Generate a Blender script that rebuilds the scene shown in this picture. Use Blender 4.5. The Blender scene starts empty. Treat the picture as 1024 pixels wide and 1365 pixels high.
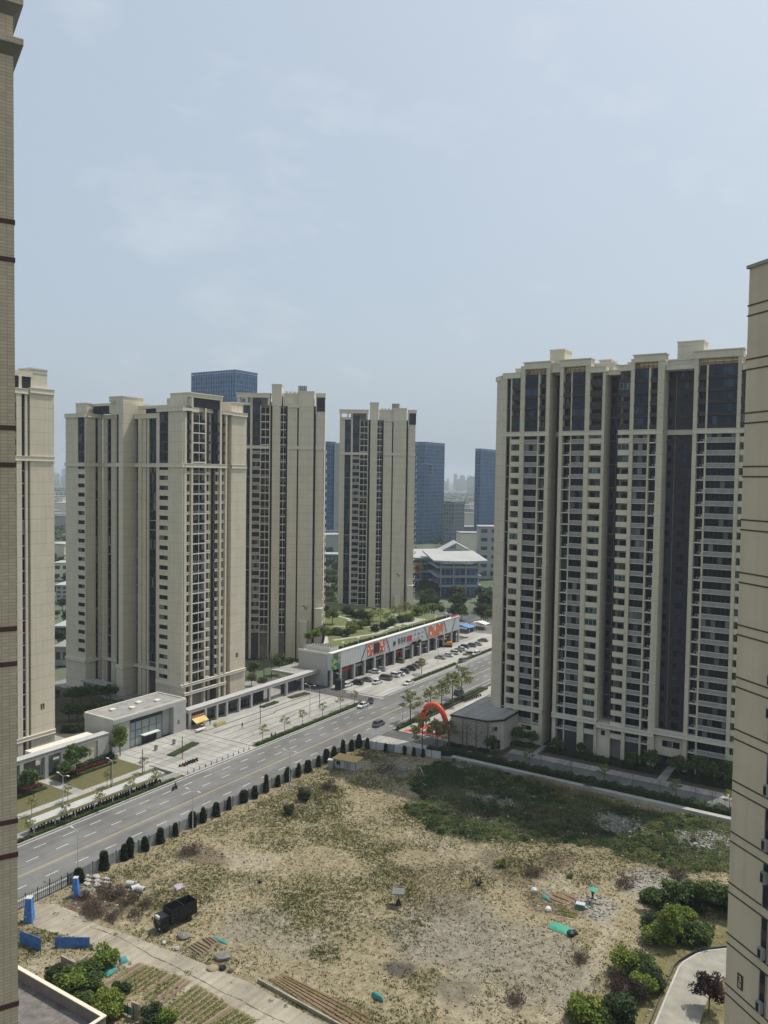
import bpy, bmesh, math, random
import numpy as np
from mathutils import Vector, Matrix

# ---------------------------------------------------------------- camera, sky, sun, exposure
SC = bpy.context.scene
COL = SC.collection
random.seed(7)
RNG = np.random.default_rng(7)
YAW, PITCH, ROLL, H, FPX = math.radians(32.7), math.radians(2.5), math.radians(0.85), 70.0, 1080.0
FW = Vector((-math.sin(YAW) * math.cos(PITCH), math.cos(YAW) * math.cos(PITCH), -math.sin(PITCH)))
_rt = Vector((math.cos(YAW), math.sin(YAW), 0))
_up = _rt.cross(FW)
RT = _rt * math.cos(ROLL) + _up * math.sin(ROLL)
UP = _up * math.cos(ROLL) - _rt * math.sin(ROLL)
cam = bpy.data.objects.new('camera', bpy.data.cameras.new('camera'))
COL.objects.link(cam)
cam.matrix_world = Matrix(((RT.x, UP.x, -FW.x, 0), (RT.y, UP.y, -FW.y, 0), (RT.z, UP.z, -FW.z, H), (0, 0, 0, 1)))
cam.data.sensor_fit = 'HORIZONTAL'
cam.data.sensor_width = 36
cam.data.lens = 36 * FPX / 1024
cam.data.clip_start = 0.5
cam.data.clip_end = 30000
SC.camera = cam

SUN = Vector((0.2, 0.5, 1.0)).normalized()
w = bpy.data.worlds.new('World')
SC.world = w
w.use_nodes = True
nt = w.node_tree
nt.nodes.clear()
o_ = nt.nodes.new('ShaderNodeOutputWorld')
bg = nt.nodes.new('ShaderNodeBackground')
sky = nt.nodes.new('ShaderNodeTexSky')
sky.sky_type = 'NISHITA'
sky.sun_disc = False
sky.sun_elevation = math.asin(SUN.z)
sky.sun_rotation = math.atan2(SUN.x, SUN.y)
sky.air_density = 1.0
sky.dust_density = 6.0
sky.ozone_density = 1.5
# thin high overcast: the clear sky seen through a pale veil, with a few faint wisps
veil = nt.nodes.new('ShaderNodeMix'); veil.data_type = 'RGBA'
veil.inputs[0].default_value = 0.72
veil.inputs[7].default_value = (3.35, 3.98, 4.55, 1)
tc = nt.nodes.new('ShaderNodeTexCoord')
cl = nt.nodes.new('ShaderNodeTexNoise')
cl.inputs['Scale'].default_value = 5.0
cl.inputs['Detail'].default_value = 6
cl.inputs['Roughness'].default_value = 0.62
mp = nt.nodes.new('ShaderNodeMapping')
mp.inputs['Scale'].default_value = (1, 1, 2.2)
rp = nt.nodes.new('ShaderNodeMapRange')
rp.inputs[1].default_value = 0.55
rp.inputs[2].default_value = 0.80
rp.inputs[3].default_value = 0.0
rp.inputs[4].default_value = 0.26
mixc = nt.nodes.new('ShaderNodeMix'); mixc.data_type = 'RGBA'
mixc.inputs[7].default_value = (5.9, 6.0, 6.2, 1)
L = nt.links.new
L(sky.outputs[0], veil.inputs[6])
L(tc.outputs['Generated'], mp.inputs[0]); L(mp.outputs[0], cl.inputs['Vector'])
L(cl.outputs['Fac'], rp.inputs[0]); L(rp.outputs[0], mixc.inputs[0])
L(veil.outputs[2], mixc.inputs[6]); L(mixc.outputs[2], bg.inputs[0])
bg.inputs[1].default_value = 0.10
L(bg.outputs[0], o_.inputs[0])

sun = bpy.data.objects.new('sun', bpy.data.lights.new('sun', 'SUN'))
COL.objects.link(sun)
sun.data.energy = 2.5
sun.data.angle = math.radians(0.6)
sun.data.color = (1.0, 0.95, 0.86)
sun.rotation_euler = SUN.to_track_quat('Z', 'Y').to_euler()
sun.location = (0, 0, 300)
SC.view_settings.view_transform = 'Standard'
SC.view_settings.look = 'None'
SC.view_settings.exposure = 0.66
SC.view_settings.gamma = 1.0
SC.render.engine = 'CYCLES'
SC.cycles.max_bounces = 6
SC.cycles.diffuse_bounces = 3
SC.cycles.glossy_bounces = 3
SC.cycles.transparent_max_bounces = 8
SC.cycles.volume_bounces = 0
SC.cycles.use_denoising = True
SC.cycles.sample_clamp_indirect = 6

# ---------------------------------------------------------------- helpers
def ray(px, py):
    return FW + RT * ((px - 512) / FPX) + UP * ((682.5 - py) / FPX)
def G(px, py, z=0.0):
    """ground point (at height z) seen at a place of the survey photograph"""
    d = ray(px, py); t = (z - H) / d.z
    return Vector((d.x * t, d.y * t, z))

def tag(o, label=None, cat=None, group=None, kind=None):
    if label: o['label'] = label
    if cat: o['category'] = cat
    if group: o['group'] = group
    if kind: o['kind'] = kind
    return o
def empty(name, loc=(0, 0, 0), rz=0.0, label=None, cat=None, group=None):
    o = bpy.data.objects.new(name, None); COL.objects.link(o)
    o.empty_display_size = 0.5
    o.location = loc; o.rotation_euler = (0, 0, rz)
    return tag(o, label, cat, group)
def copy_tree(o, parent=None):
    c = o.copy(); COL.objects.link(c)
    if parent is not None: c.parent = parent
    for ch in list(o.children): copy_tree(ch, c)
    return c

class MB:
    """collects faces and links them as ONE mesh object"""
    def __init__(s): s.v, s.f, s.mi, s.ms, s.sm = [], [], [], [], []
    def _m(s, m):
        if m not in s.ms: s.ms.append(m)
        return s.ms.index(m)
    def add(s, vs, fs, m, M=None, smooth=False):
        k = len(s.v)
        if M is not None: vs = [M @ Vector(q) for q in vs]
        s.v.extend([tuple(q) for q in vs]); i = s._m(m)
        for f in fs: s.f.append(tuple(k + j for j in f)); s.mi.append(i); s.sm.append(smooth)
        return s
    def box(s, x0, y0, z0, x1, y1, z1, m, M=None):
        if x1 < x0: x0, x1 = x1, x0
        if y1 < y0: y0, y1 = y1, y0
        if z1 < z0: z0, z1 = z1, z0
        v = [(x0, y0, z0), (x1, y0, z0), (x1, y1, z0), (x0, y1, z0), (x0, y0, z1), (x1, y0, z1), (x1, y1, z1), (x0, y1, z1)]
        return s.add(v, [(0, 3, 2, 1), (4, 5, 6, 7), (0, 1, 5, 4), (1, 2, 6, 5), (2, 3, 7, 6), (3, 0, 4, 7)], m, M)
    def quad(s, a, b, c, d, m, M=None): return s.add([a, b, c, d], [(0, 1, 2, 3)], m, M)
    def prism(s, poly, z0, z1, m, M=None):
        n = len(poly)
        v = [(p[0], p[1], z0) for p in poly] + [(p[0], p[1], z1) for p in poly]
        f = [tuple(range(n - 1, -1, -1)), tuple(range(n, 2 * n))] + [(i, (i + 1) % n, n + (i + 1) % n, n + i) for i in range(n)]
        return s.add(v, f, m, M)
    def tube(s, pts, rs, m, n=6, M=None, cap=True, smooth=True):
        vs, fs = [], []
        pts = [Vector(p) for p in pts]
        if not hasattr(rs, '__len__'): rs = [rs] * len(pts)
        for i, p in enumerate(pts):
            d = (pts[min(i + 1, len(pts) - 1)] - pts[max(i - 1, 0)])
            d = d.normalized() if d.length > 1e-9 else Vector((0, 0, 1))
            a = d.cross(Vector((0, 0, 1)) if abs(d.z) < 0.9 else Vector((1, 0, 0))).normalized()
            b = d.cross(a)
            for k in range(n):
                t = 2 * math.pi * k / n
                vs.append(p + (a * math.cos(t) + b * math.sin(t)) * rs[i])
        for i in range(len(pts) - 1):
            for k in range(n):
                fs.append((i * n + k, i * n + (k + 1) % n, (i + 1) * n + (k + 1) % n, (i + 1) * n + k))
        s.add(vs, fs, m, M, smooth)
        if cap:
            s.add(vs[:n], [tuple(range(n))], m, M); s.add(vs[-n:], [tuple(range(n - 1, -1, -1))], m, M)
        return s
    def mesh(s, name):
        me = bpy.data.meshes.new(name)
        me.from_pydata(s.v, [], s.f)
        for m in s.ms: me.materials.append(m)
        if s.mi:
            me.polygons.foreach_set('material_index', s.mi)
            me.polygons.foreach_set('use_smooth', s.sm)
        me.update()
        return me
    def build(s, name, parent=None, loc=(0, 0, 0), rz=0.0):
        o = bpy.data.objects.new(name, s.mesh(name)); COL.objects.link(o)
        o.location = loc; o.rotation_euler = (0, 0, rz)
        if parent is not None: o.parent = parent
        return o
def link(name, me, parent=None, loc=(0, 0, 0), rz=0.0):
    o = bpy.data.objects.new(name, me); COL.objects.link(o)
    o.location = loc; o.rotation_euler = (0, 0, rz)
    if parent is not None: o.parent = parent
    return o
def np_mesh(name, V, F, mats, mi=None, smooth=False):
    """mesh from numpy arrays, F all of one size"""
    me = bpy.data.meshes.new(name)
    V = np.asarray(V, np.float32); F = np.asarray(F, np.int32); k = F.shape[1]
    me.vertices.add(len(V)); me.vertices.foreach_set('co', V.ravel())
    me.loops.add(F.size); me.loops.foreach_set('vertex_index', F.ravel())
    me.polygons.add(len(F)); me.polygons.foreach_set('loop_start', np.arange(0, F.size, k, dtype=np.int32))
    for m in (mats if isinstance(mats, (list, tuple)) else [mats]): me.materials.append(m)
    if mi is not None: me.polygons.foreach_set('material_index', np.asarray(mi, np.int32))
    if smooth: me.polygons.foreach_set('use_smooth', np.ones(len(F), bool))
    me.update(calc_edges=True)
    return me

# ---------------------------------------------------------------- materials
def newmat(name):
    m = bpy.data.materials.new(name); m.use_nodes = True
    n = m.node_tree.nodes; b = n['Principled BSDF']
    return m, n, m.node_tree.links.new, b
def rgb(c): return (c[0], c[1], c[2], 1)
def mat(name, c, rough=0.8, var=0.12, scale=0.6, metal=0.0, c2=None, spec=0.3, det=5, bump=0.0, streak=0.0):
    """plain surface: base colour broken up by world-space noise (dirt), optional rain streaks"""
    m, n, L, b = newmat(name)
    geo = n.new('ShaderNodeNewGeometry'); no = n.new('ShaderNodeTexNoise')
    no.inputs['Scale'].default_value = scale; no.inputs['Detail'].default_value = det
    no.inputs['Roughness'].default_value = 0.65
    L(geo.outputs['Position'], no.inputs['Vector'])
    mx = n.new('ShaderNodeMix'); mx.data_type = 'RGBA'
    lo = c2 if c2 else tuple(x * (1 - var) for x in c)
    hi = c if c2 else tuple(min(1, x * (1 + var)) for x in c)
    mx.inputs[6].default_value = rgb(lo); mx.inputs[7].default_value = rgb(hi)
    mr = n.new('ShaderNodeMapRange'); mr.inputs[1].default_value = 0.3; mr.inputs[2].default_value = 0.7
    L(no.outputs['Fac'], mr.inputs[0]); L(mr.outputs[0], mx.inputs[0])
    out = mx.outputs[2]
    if streak:
        n2 = n.new('ShaderNodeTexNoise'); mp = n.new('ShaderNodeMapping')
        mp.inputs['Scale'].default_value = (1.6, 1.6, 0.06); n2.inputs['Scale'].default_value = 1.0; n2.inputs['Detail'].default_value = 4
        L(geo.outputs['Position'], mp.inputs[0]); L(mp.outputs[0], n2.inputs['Vector'])
        m2 = n.new('ShaderNodeMapRange'); m2.inputs[1].default_value = 0.35; m2.inputs[2].default_value = 0.75
        m2.inputs[3].default_value = 1 + streak * 0.3; m2.inputs[4].default_value = 1 - streak
        L(n2.outputs['Fac'], m2.inputs[0])
        mu = n.new('ShaderNodeMix'); mu.data_type = 'RGBA'; mu.blend_type = 'MULTIPLY'; mu.inputs[0].default_value = 1
        L(out, mu.inputs[6]); L(m2.outputs[0], mu.inputs[7]); out = mu.outputs[2]
    L(out, b.inputs['Base Color'])
    b.inputs['Roughness'].default_value = rough; b.inputs['Metallic'].default_value = metal
    b.inputs['Specular IOR Level'].default_value = spec
    if bump:
        bp = n.new('ShaderNodeBump'); bp.inputs['Strength'].default_value = bump; bp.inputs['Distance'].default_value = 0.05
        L(no.outputs['Fac'], bp.inputs['Height']); L(bp.outputs[0], b.inputs['Normal'])
    return m
def panel_mat(name, c, fl=2.95, z0=82.2, groove=0.72, var=0.06, usp=0.0):
    """painted wall with a fine groove at each storey, weathered by rain streaks"""
    m = mat(name, c, 0.75, var, 0.25, streak=0.10)
    n = m.node_tree.nodes; L = m.node_tree.links.new; b = n['Principled BSDF']
    src = b.inputs['Base Color'].links[0].from_socket
    geo = n.new('ShaderNodeNewGeometry'); sp = n.new('ShaderNodeSeparateXYZ'); L(geo.outputs['Position'], sp.inputs[0])
    a = n.new('ShaderNodeMath'); a.operation = 'SUBTRACT'; a.inputs[1].default_value = z0; L(sp.outputs[2], a.inputs[0])
    d = n.new('ShaderNodeMath'); d.operation = 'DIVIDE'; d.inputs[1].default_value = fl; L(a.outputs[0], d.inputs[0])
    fr = n.new('ShaderNodeMath'); fr.operation = 'FRACT'; L(d.outputs[0], fr.inputs[0])
    lt = n.new('ShaderNodeMath'); lt.operation = 'LESS_THAN'; lt.inputs[1].default_value = 0.035; L(fr.outputs[0], lt.inputs[0])
    mx = n.new('ShaderNodeMix'); mx.data_type = 'RGBA'; mx.blend_type = 'MULTIPLY'
    mx.inputs[7].default_value = (groove, groove, groove, 1)
    L(lt.outputs[0], mx.inputs[0]); L(src, mx.inputs[6]); L(mx.outputs[2], b.inputs['Base Color'])
    return m
def glass_mat(name, dark=(0.012, 0.016, 0.022), lightc=(0.16, 0.165, 0.16), share=0.25, rough=0.08, spec=0.5):
    """window glass over dim rooms; some panes show curtains"""
    m, n, L, b = newmat(name)
    geo = n.new('ShaderNodeNewGeometry'); oi = n.new('ShaderNodeObjectInfo')
    ad = n.new('ShaderNodeMath'); ad.operation = 'ADD'
    L(geo.outputs['Random Per Island'], ad.inputs[0]); L(oi.outputs['Random'], ad.inputs[1])
    fr = n.new('ShaderNodeMath'); fr.operation = 'FRACT'; L(ad.outputs[0], fr.inputs[0])
    mr = n.new('ShaderNodeMapRange'); mr.inputs[1].default_value = 1 - share; mr.inputs[2].default_value = 1.0
    L(fr.outputs[0], mr.inputs[0])
    mx = n.new('ShaderNodeMix'); mx.data_type = 'RGBA'
    mx.inputs[6].default_value = rgb(dark); mx.inputs[7].default_value = rgb(lightc)
    L(mr.outputs[0], mx.inputs[0]); L(mx.outputs[2], b.inputs['Base Color'])
    b.inputs['Roughness'].default_value = rough; b.inputs['Specular IOR Level'].default_value = spec
    return m
M = {}
M['beige'] = panel_mat('beige_wall_paint', (0.58, 0.52, 0.40))
M['beige_plain'] = mat('beige_trim_paint', (0.63, 0.57, 0.445), 0.75, 0.06, 0.3, streak=0.08)
M['pale_ledge'] = mat('pale_ledge_paint', (0.62, 0.59, 0.51), 0.7, 0.08, 0.5)
M['grey_panel'] = mat('grey_spandrel', (0.30, 0.29, 0.27), 0.8, 0.25, 0.8)
M['brown'] = panel_mat('dark_brown_cladding', (0.062, 0.050, 0.060), groove=0.6, var=0.15)
M['brown2'] = mat('brown_parapet', (0.055, 0.043, 0.045), 0.6, 0.15, 0.7)
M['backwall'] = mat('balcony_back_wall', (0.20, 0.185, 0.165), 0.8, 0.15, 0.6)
M['glass'] = glass_mat('dark_window_glass', (0.010, 0.012, 0.016), (0.20, 0.195, 0.185), 0.26, 0.08, 0.22)
M['blueglass'] = glass_mat('blue_window_glass', (0.010, 0.018, 0.040), (0.05, 0.08, 0.13), 0.5, 0.08, 0.3)
M['frame'] = mat('dark_window_frame', (0.05, 0.05, 0.055), 0.5, 0.1)
M['white'] = mat('white_paint', (0.62, 0.61, 0.58), 0.6, 0.05)
M['black'] = mat('black_panel', (0.018, 0.019, 0.025), 0.5, 0.2)
M['ac'] = mat('air_conditioner_casing', (0.46, 0.46, 0.44), 0.5, 0.1, 2)
M['rail'] = mat('dark_railing_metal', (0.03, 0.03, 0.033), 0.4, 0.1, metal=0.4)
M['roofgrey'] = mat('grey_roof_concrete', (0.26, 0.255, 0.24), 0.9, 0.25, 0.35, streak=0.0)
# ---------------------------------------------------------------- apartment towers
class Building:
    def __init__(s, name, loc, rz, label, cat='building', group=None):
        s.root = empty(name, loc, rz, label, cat, group)
        s.loc, s.rz = Vector(loc), rz
        s.wall, s.clad = MB(), MB()
        s.items = {}
    def M(s, o, ang):
        return Matrix.Translation((o[0], o[1], 0)) @ Matrix.Rotation(ang, 4, 'Z')
    def item(s, kind, key, fn, Mx, p, size):
        s.items.setdefault(kind, []).append((size, key, fn, Mx, p))
    def finish(s, cap=96):
        if s.wall.f: s.wall.build('wall', s.root)
        if s.clad.f: s.clad.build('cladding', s.root)
        cache = {}
        for kind, lst in s.items.items():
            lst = sorted(lst, key=lambda t: -t[0])
            many = len(lst) > cap + 4
            n = cap if many else len(lst)
            rest = MB()
            for i, (sz, key, fn, Mx, p) in enumerate(lst):
                if i < n:
                    key = (kind, key)
                    if key not in cache:
                        mb = MB(); fn(mb); cache[key] = mb.mesh(kind)
                    o = link(kind, cache[key], s.root)
                    o.matrix_local = Mx @ Matrix.Translation(p)
                else:
                    mb = MB(); fn(mb); T = Mx @ Matrix.Translation(p)
                    k = len(rest.v)
                    rest.v.extend([tuple(T @ Vector(q)) for q in mb.v])
                    rm = [rest._m(x) for x in mb.ms]
                    rest.f.extend([tuple(k + j for j in f) for f in mb.f]); rest.mi.extend([rm[j] for j in mb.mi]); rest.sm.extend(mb.sm)
            if rest.f: tag(rest.build(kind, s.root), kind='stuff')
        return s.root
    def box(s, name, x0, y0, z0, x1, y1, z1, m='beige'):
        return MB().box(x0, y0, z0, x1, y1, z1, M[m]).build(name, s.root)

def win_fn(w, h, nm, gl, fr='frame'):
    def fn(mb):
        t = 0.06
        xs = [0] + [w * (i + 1) / nm for i in range(nm)]
        for i in range(nm):
            a, b = xs[i] + t / 2, xs[i + 1] - t / 2
            mb.quad((a, -0.02, t), (b, -0.02, t), (b, -0.02, h - t), (a, -0.02, h - t), M[gl])
        for x in xs: mb.box(min(max(x - t / 2, 0), w - t), -0.07, 0, min(max(x - t / 2, 0), w - t) + t, 0, h, M[fr])
        mb.box(t, -0.07, 0, w - t, 0, t, M[fr]); mb.box(t, -0.07, h - t, w - t, 0, h, M[fr])
    return fn
def balcony_fn(w, d, hp, pm, solid=True):
    def fn(mb):
        mb.box(0, 0, -0.14, w, d, 0, M['pale_ledge'])
        if solid:
            mb.box(0, -0.12, -0.2, w, 0, hp, M[pm])
        else:
            mb.box(0, -0.1, -0.24, w, 0, 0.08, M['pale_ledge'])
            mb.box(0, -0.06, hp - 0.06, w, 0, hp, M['rail']); mb.box(w * 0.52, -0.08, 0.08, w * 0.52 + 0.14, 0, 2.7, M['pale_ledge'])
            n = max(2, int(w / 0.9))
            for i in range(n + 1):
                x = (w - 0.05) * i / n
                mb.box(x, -0.05, 0.05, x + 0.05, 0, hp - 0.06, M['rail'])
            mb.quad((0.02, -0.025, 0.1), (w - 0.02, -0.025, 0.1), (w - 0.02, -0.025, hp - 0.08), (0.02, -0.025, hp - 0.08), M['glass'])
    return fn
def ledge_fn(w, d):
    def fn(mb):
        mb.box(0, -0.12, -0.22, w, d, 0.02, M['pale_ledge'])
        for z in (0.45, 0.8): mb.box(0, -0.05, z, w * 0.45, 0, z + 0.05, M['rail'])
    return fn
def spandrel_fn(w, h, pm, lm):
    def fn(mb):
        mb.box(0, 0, 0, w, 0.28, h, M[pm])
        mb.box(0, -0.16, h - 0.12, w, 0, h, M[lm]); mb.box(0, -0.16, 0, w, 0, 0.10, M[lm])
    return fn
def ac_fn(mb):
    mb.box(0, 0, 0.05, 0.85, 0.34, 0.65, M['ac'])
    mb.box(0.08, -0.012, 0.11, 0.58, 0, 0.59, M['black'])
    mb.box(0.1, 0.05, 0, 0.18, 0.3, 0.05, M['rail']); mb.box(0.67, 0.05, 0, 0.75, 0.3, 0.05, M['rail'])

def facade(b, o, ang, cols, D=6.0, z0=0.0, pod=8.4, band=82.2, top=97.0, fl=2.95, up=5, bandm='beige_plain', rnd=None):
    """one face of a tower: columns (type, u0, u1, options) with real relief; o = corner, u runs along ang, inside is +v"""
    Mx = b.M(o, ang)
    rnd = rnd or random.Random(int(abs(o[0] * 13 + o[1] * 7)))
    lower = []
    z = band - fl
    while z > pod - 0.2: lower.append(z); z -= fl
    upper = [band + 0.5 + i * ((top - band - 0.9) / up) for i in range(up)]
    fu = (top - band - 0.9) / up
    zl = lower[-1] if lower else z0
    for c in cols:
        t, u0, u1 = c[0], c[1], c[2]; op = c[3] if len(c) > 3 else {}
        wd = u1 - u0
        tp = op.get('top', top); zb = op.get('z0', z0)
        if t == 'W':
            b.wall.box(u0, op.get('d', 0), zb, u1, D, tp, M[op.get('m', 'beige')], Mx)
        elif t == 'P':
            b.wall.box(u0, 0.3, zb, u1, D, tp, M['beige'], Mx)
            mb = MB().box(u0, op.get('d', -0.4), zb, u1, 0.3, tp, M['beige'], Mx); mb.build('pilaster', b.root)
        elif t == 'G':
            b.clad.box(u0, op.get('d', 1.2), zb, u1, D, tp, M[op.get('m', 'brown')], Mx)
        elif t == 'S':
            b.clad.box(u0, 0.4, zb, u1, D, tp, M['brown'], Mx)
            for z in lower + upper:
                g = 'blueglass' if z > band else op.get('g', 'glass')
                b.item('window', ('S', round(wd, 2), g), win_fn(wd - 0.04, fl - 0.32, max(1, round(wd / 0.9)), g), Mx, (u0 + 0.02, 0.39, z + 0.2), wd * 2)
                if z in lower and rnd.random() < op.get('ledge', 0.3):
                    b.wall.box(u0, 0.1, z + 0.02, u1, 0.4, z + 0.12, M['pale_ledge'], Mx)
        elif t == 'w':      # punched window in a plain wall
            hw = op.get('h', 1.35); s = op.get('sill', 0.95)
            b.clad.box(u0, 0.35, zb, u1, D, tp, M['brown'], Mx)
            last = zb
            for z in reversed(lower):
                b.wall.box(u0, 0, last, u1, 0.35, z + s, M['beige'], Mx)
                last = z + s + hw
                b.item('window', ('w', round(wd, 2), hw), win_fn(wd - 0.06, hw - 0.04, 2, 'glass'), Mx, (u0 + 0.03, 0.30, z + s + 0.02), wd * hw)
            b.wall.box(u0, 0, last, u1, 0.35, band, M['beige'], Mx)
            if op.get('uppm'):
                for z in upper:
                    b.item('window', ('wu', round(wd, 2)), win_fn(wd - 0.06, fu - 0.5, 2, 'glass'), Mx, (u0 + 0.03, 0.30, z + 0.3), wd * 2)
                    b.clad.box(u0, 0.18, z - 0.2, u1, 0.35, z + 0.28, M['brown2'], Mx)
            else:
                b.wall.box(u0, 0, band, u1, 0.35, tp, M['beige'], Mx)
        elif t == 'B':      # bay window with grey spandrel and pale ledges
            b.clad.box(u0, 0.3, zb, u1, D, tp, M['brown'], Mx)
            for z in lower + upper:
                u = z > band; f = fu if u else fl
                hs = 1.15 if not u else 0.75
                b.item('window', ('B', round(wd, 2), u), win_fn(wd - 0.04, f - hs - 0.06, max(2, round(wd / 1.1)), 'blueglass' if u else 'glass'), Mx, (u0 + 0.02, 0.27, z + hs - 0.2 + 0.03), wd * 1.7)
                b.item('spandrel', ('sp', round(wd, 2), u), spandrel_fn(wd, hs, 'brown2' if u else 'grey_panel', 'brown2' if u else 'pale_ledge'), Mx, (u0, 0.02, z - 0.2), wd * 1.1)
        elif t == 'A':      # balcony with solid parapet
            d = op.get('d', 1.5)
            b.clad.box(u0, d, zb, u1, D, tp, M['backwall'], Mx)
            for z in lower + upper:
                u = z > band
                r = rnd.random()
                ww = wd * 0.72
                b.item('window', ('A', round(wd, 2)), win_fn(ww, 2.15, 2, 'glass'), Mx, (u0 + (wd * 0.24 if not op.get('flip') else wd * 0.04), d, z + 0.05), wd * 1.2)
                b.item('balcony', ('A', round(wd, 2), u), balcony_fn(wd, d, 1.1, 'brown2' if u else 'beige_plain'), Mx, (u0, 0, z), wd * 1.3)
                if r < op.get('enc', 0.14):   # some balconies have been glazed in
                    b.item('window', ('Ae', round(wd, 2)), win_fn(wd - 0.02, 1.5, 3, 'greenglass', 'ac' if r < 0.06 else 'frame'), Mx, (u0 + 0.01, 0.02, z + 1.12), wd * 1.5)
        elif t in 'CR':     # open balcony with pale slab edge and metal rail; C also has an air conditioner
            d = op.get('d', 1.4)
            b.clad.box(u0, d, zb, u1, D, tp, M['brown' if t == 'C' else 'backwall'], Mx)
            for z in lower + upper:
                b.item('window', (t, round(wd, 2)), win_fn(wd * 0.86, 2.3, 2 if t == 'C' else 3, 'glass'), Mx, (u0 + wd * 0.07, d, z + 0.05), wd)
                if t == 'C':
                    up_ = z > band
                    b.item('balcony', ('C', round(wd, 2), up_), (balcony_fn(wd, d, 0.8, 'brown2', True) if up_ else ledge_fn(wd, d)), Mx, (u0, 0, z), wd * 0.6)
                    if not up_ and rnd.random() < 0.85:
                        b.item('air_conditioner', 'ac', ac_fn, Mx, (u0 + (wd - 1.0 if not op.get('flip') else 0.1), 0.3, z + 0.0), 0.7)
                else:
                    b.item('balcony', ('R', round(wd, 2)), balcony_fn(wd, d, 1.05, 'white', False), Mx, (u0, 0, z), wd)
        elif t == 'D':      # deep recess in dark cladding
            d = op.get('d', 3.5)
            b.clad.box(u0, d, zb, u1, max(D, d + 0.5), tp, M['brown'], Mx)
            for z in lower + upper:
                for (a, e) in op.get('win', [(0.2, 0.8)]):
                    ww = (e - a) * wd
                    b.item('window', ('D', round(ww, 2)), win_fn(ww, 1.55, max(1, round(ww / 0.8)), 'blueglass'), Mx, (u0 + a * wd, d, z + 0.85), ww * 1.4)
        elif t == 'F':      # pale framed window bay with pale spandrels
            b.clad.box(u0, 0.7, zb, u1, D, tp, M['brown'], Mx)
            for z in lower + upper:
                u = z > band; hs = 0.8
                b.item('window', ('F', round(wd, 2), u), win_fn(wd - 0.04, (fu if u else fl) - hs - 0.04, max(2, round(wd / 0.9)), 'blueglass' if u else 'glass', 'frame' if u else 'pale_ledge'), Mx, (u0 + 0.02, 0.66, z + hs - 0.2), wd * 1.7)
                b.item('spandrel', ('F', round(wd, 2), u), spandrel_fn(wd, hs, 'brown2' if u else 'beige_plain', 'brown2' if u else 'pale_ledge'), Mx, (u0, 0.02, z - 0.2), wd * 1.1)
    U0, U1 = cols[0][1], cols[-1][2]
    return Mx, U0, U1
def course(b, Mx, u0, u1, z, h=0.9, d=-0.55, d1=0.3, m='beige_plain', name='string_course'):
    mb = MB()
    mb.box(u0, d + 0.12, z, u1, d1, z + h, M[m], Mx)
    mb.box(u0 - 0.05, d, z + h, u1 + 0.05, d1, z + h + 0.14, M['pale_ledge'], Mx)
    mb.box(u0 - 0.05, d, z - 0.14, u1 + 0.05, d1, z, M['pale_ledge'], Mx)
    return mb.build(name, b.root)
def parapet_box(b, name, x0, y0, z0, x1, y1, z1, cap=0.18, m='beige_plain', Mx=None):
    """roof block with a projecting coping and a darker flat top"""
    mb = MB()
    mb.box(x0, y0, z0, x1, y1, z1, M[m], Mx)
    mb.box(x0 - cap, y0 - cap, z1, x1 + cap, y1 + cap, z1 + 0.28, M['pale_ledge'], Mx)
    mb.box(x0 - cap * 0.6, y0 - cap * 0.6, z1 - 0.9, x1 + cap * 0.6, y0, z1 - 0.75, M['pale_ledge'], Mx)
    return mb.build(name, b.root)
M['greenglass'] = glass_mat('green_balcony_glass', (0.012, 0.035, 0.03), (0.09, 0.16, 0.14), 0.5)

# --- right-hand tower, front at Y = 200
R = Building('apartment_tower', (-62, 200, 0), 0, 'wide beige apartment slab with two roof heads and stacked balconies, on the right', 'apartment tower')
X = lambda v: v + 62
colsR = [('P', X(-91.6), X(-89.9), dict(top=96.5)), ('S', X(-89.9), X(-89.5) + 0.6, dict(top=96.5, ledge=0.5)), ('P', X(-89.5) + 0.6, X(-89.5) + 1.0, dict(d=-0.1)),
         ('A', X(-88.5), X(-86.0)), ('P', X(-86.0), X(-84.8), dict(top=99.5)),
         ('B', X(-84.8), X(-81.2)), ('P', X(-81.2), X(-80.8), dict(d=-0.05)), ('C', X(-80.8), X(-78.9)), ('P', X(-78.9), X(-77.9), dict(top=99.5)),
         ('D', X(-77.9), X(-75.2), dict(win=[(0.25, 0.75)], d=5)), ('P', X(-75.2), X(-74.3), dict(top=99.5)),
         ('C', X(-74.3), X(-72.3)), ('P', X(-72.3), X(-72.1) + 0.1, dict(d=-0.05)), ('B', X(-72.0), X(-68.5)), ('P', X(-68.5), X(-67.3), dict(top=99.5)),
         ('A', X(-67.3), X(-64.1), dict(flip=True)), ('P', X(-64.1), X(-63.4)),
         ('D', X(-63.4), X(-60.0), dict(win=[(0.1, 0.3), (0.65, 0.85)], d=4.5)),
         ('A', X(-60.0), X(-57.2)), ('P', X(-57.2), X(-56.3), dict(top=99.5)), ('B', X(-56.3), X(-52.9)), ('P', X(-52.9), X(-52.5), dict(d=-0.05)),
         ('C', X(-52.5), X(-50.7)), ('P', X(-50.7), X(-49.2), dict(top=99.5)),
         ('D', X(-49.2), X(-42.4), dict(win=[(0.03, 0.17), (0.42, 0.7), (0.84, 0.95)], d=4)), ('P', X(-42.4), X(-41.5), dict(top=99.5)),
         ('C', X(-41.5), X(-39.7)), ('P', X(-39.7), X(-39.3), dict(d=-0.05)), ('B', X(-39.3), X(-32.9)), ('P', X(-32.9), X(-32.1), dict(top=99.5)),
         ('A', X(-32.1), X(-30.4), dict(d=1.0)), ('P', X(-30.4), X(-28.0))]
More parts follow.
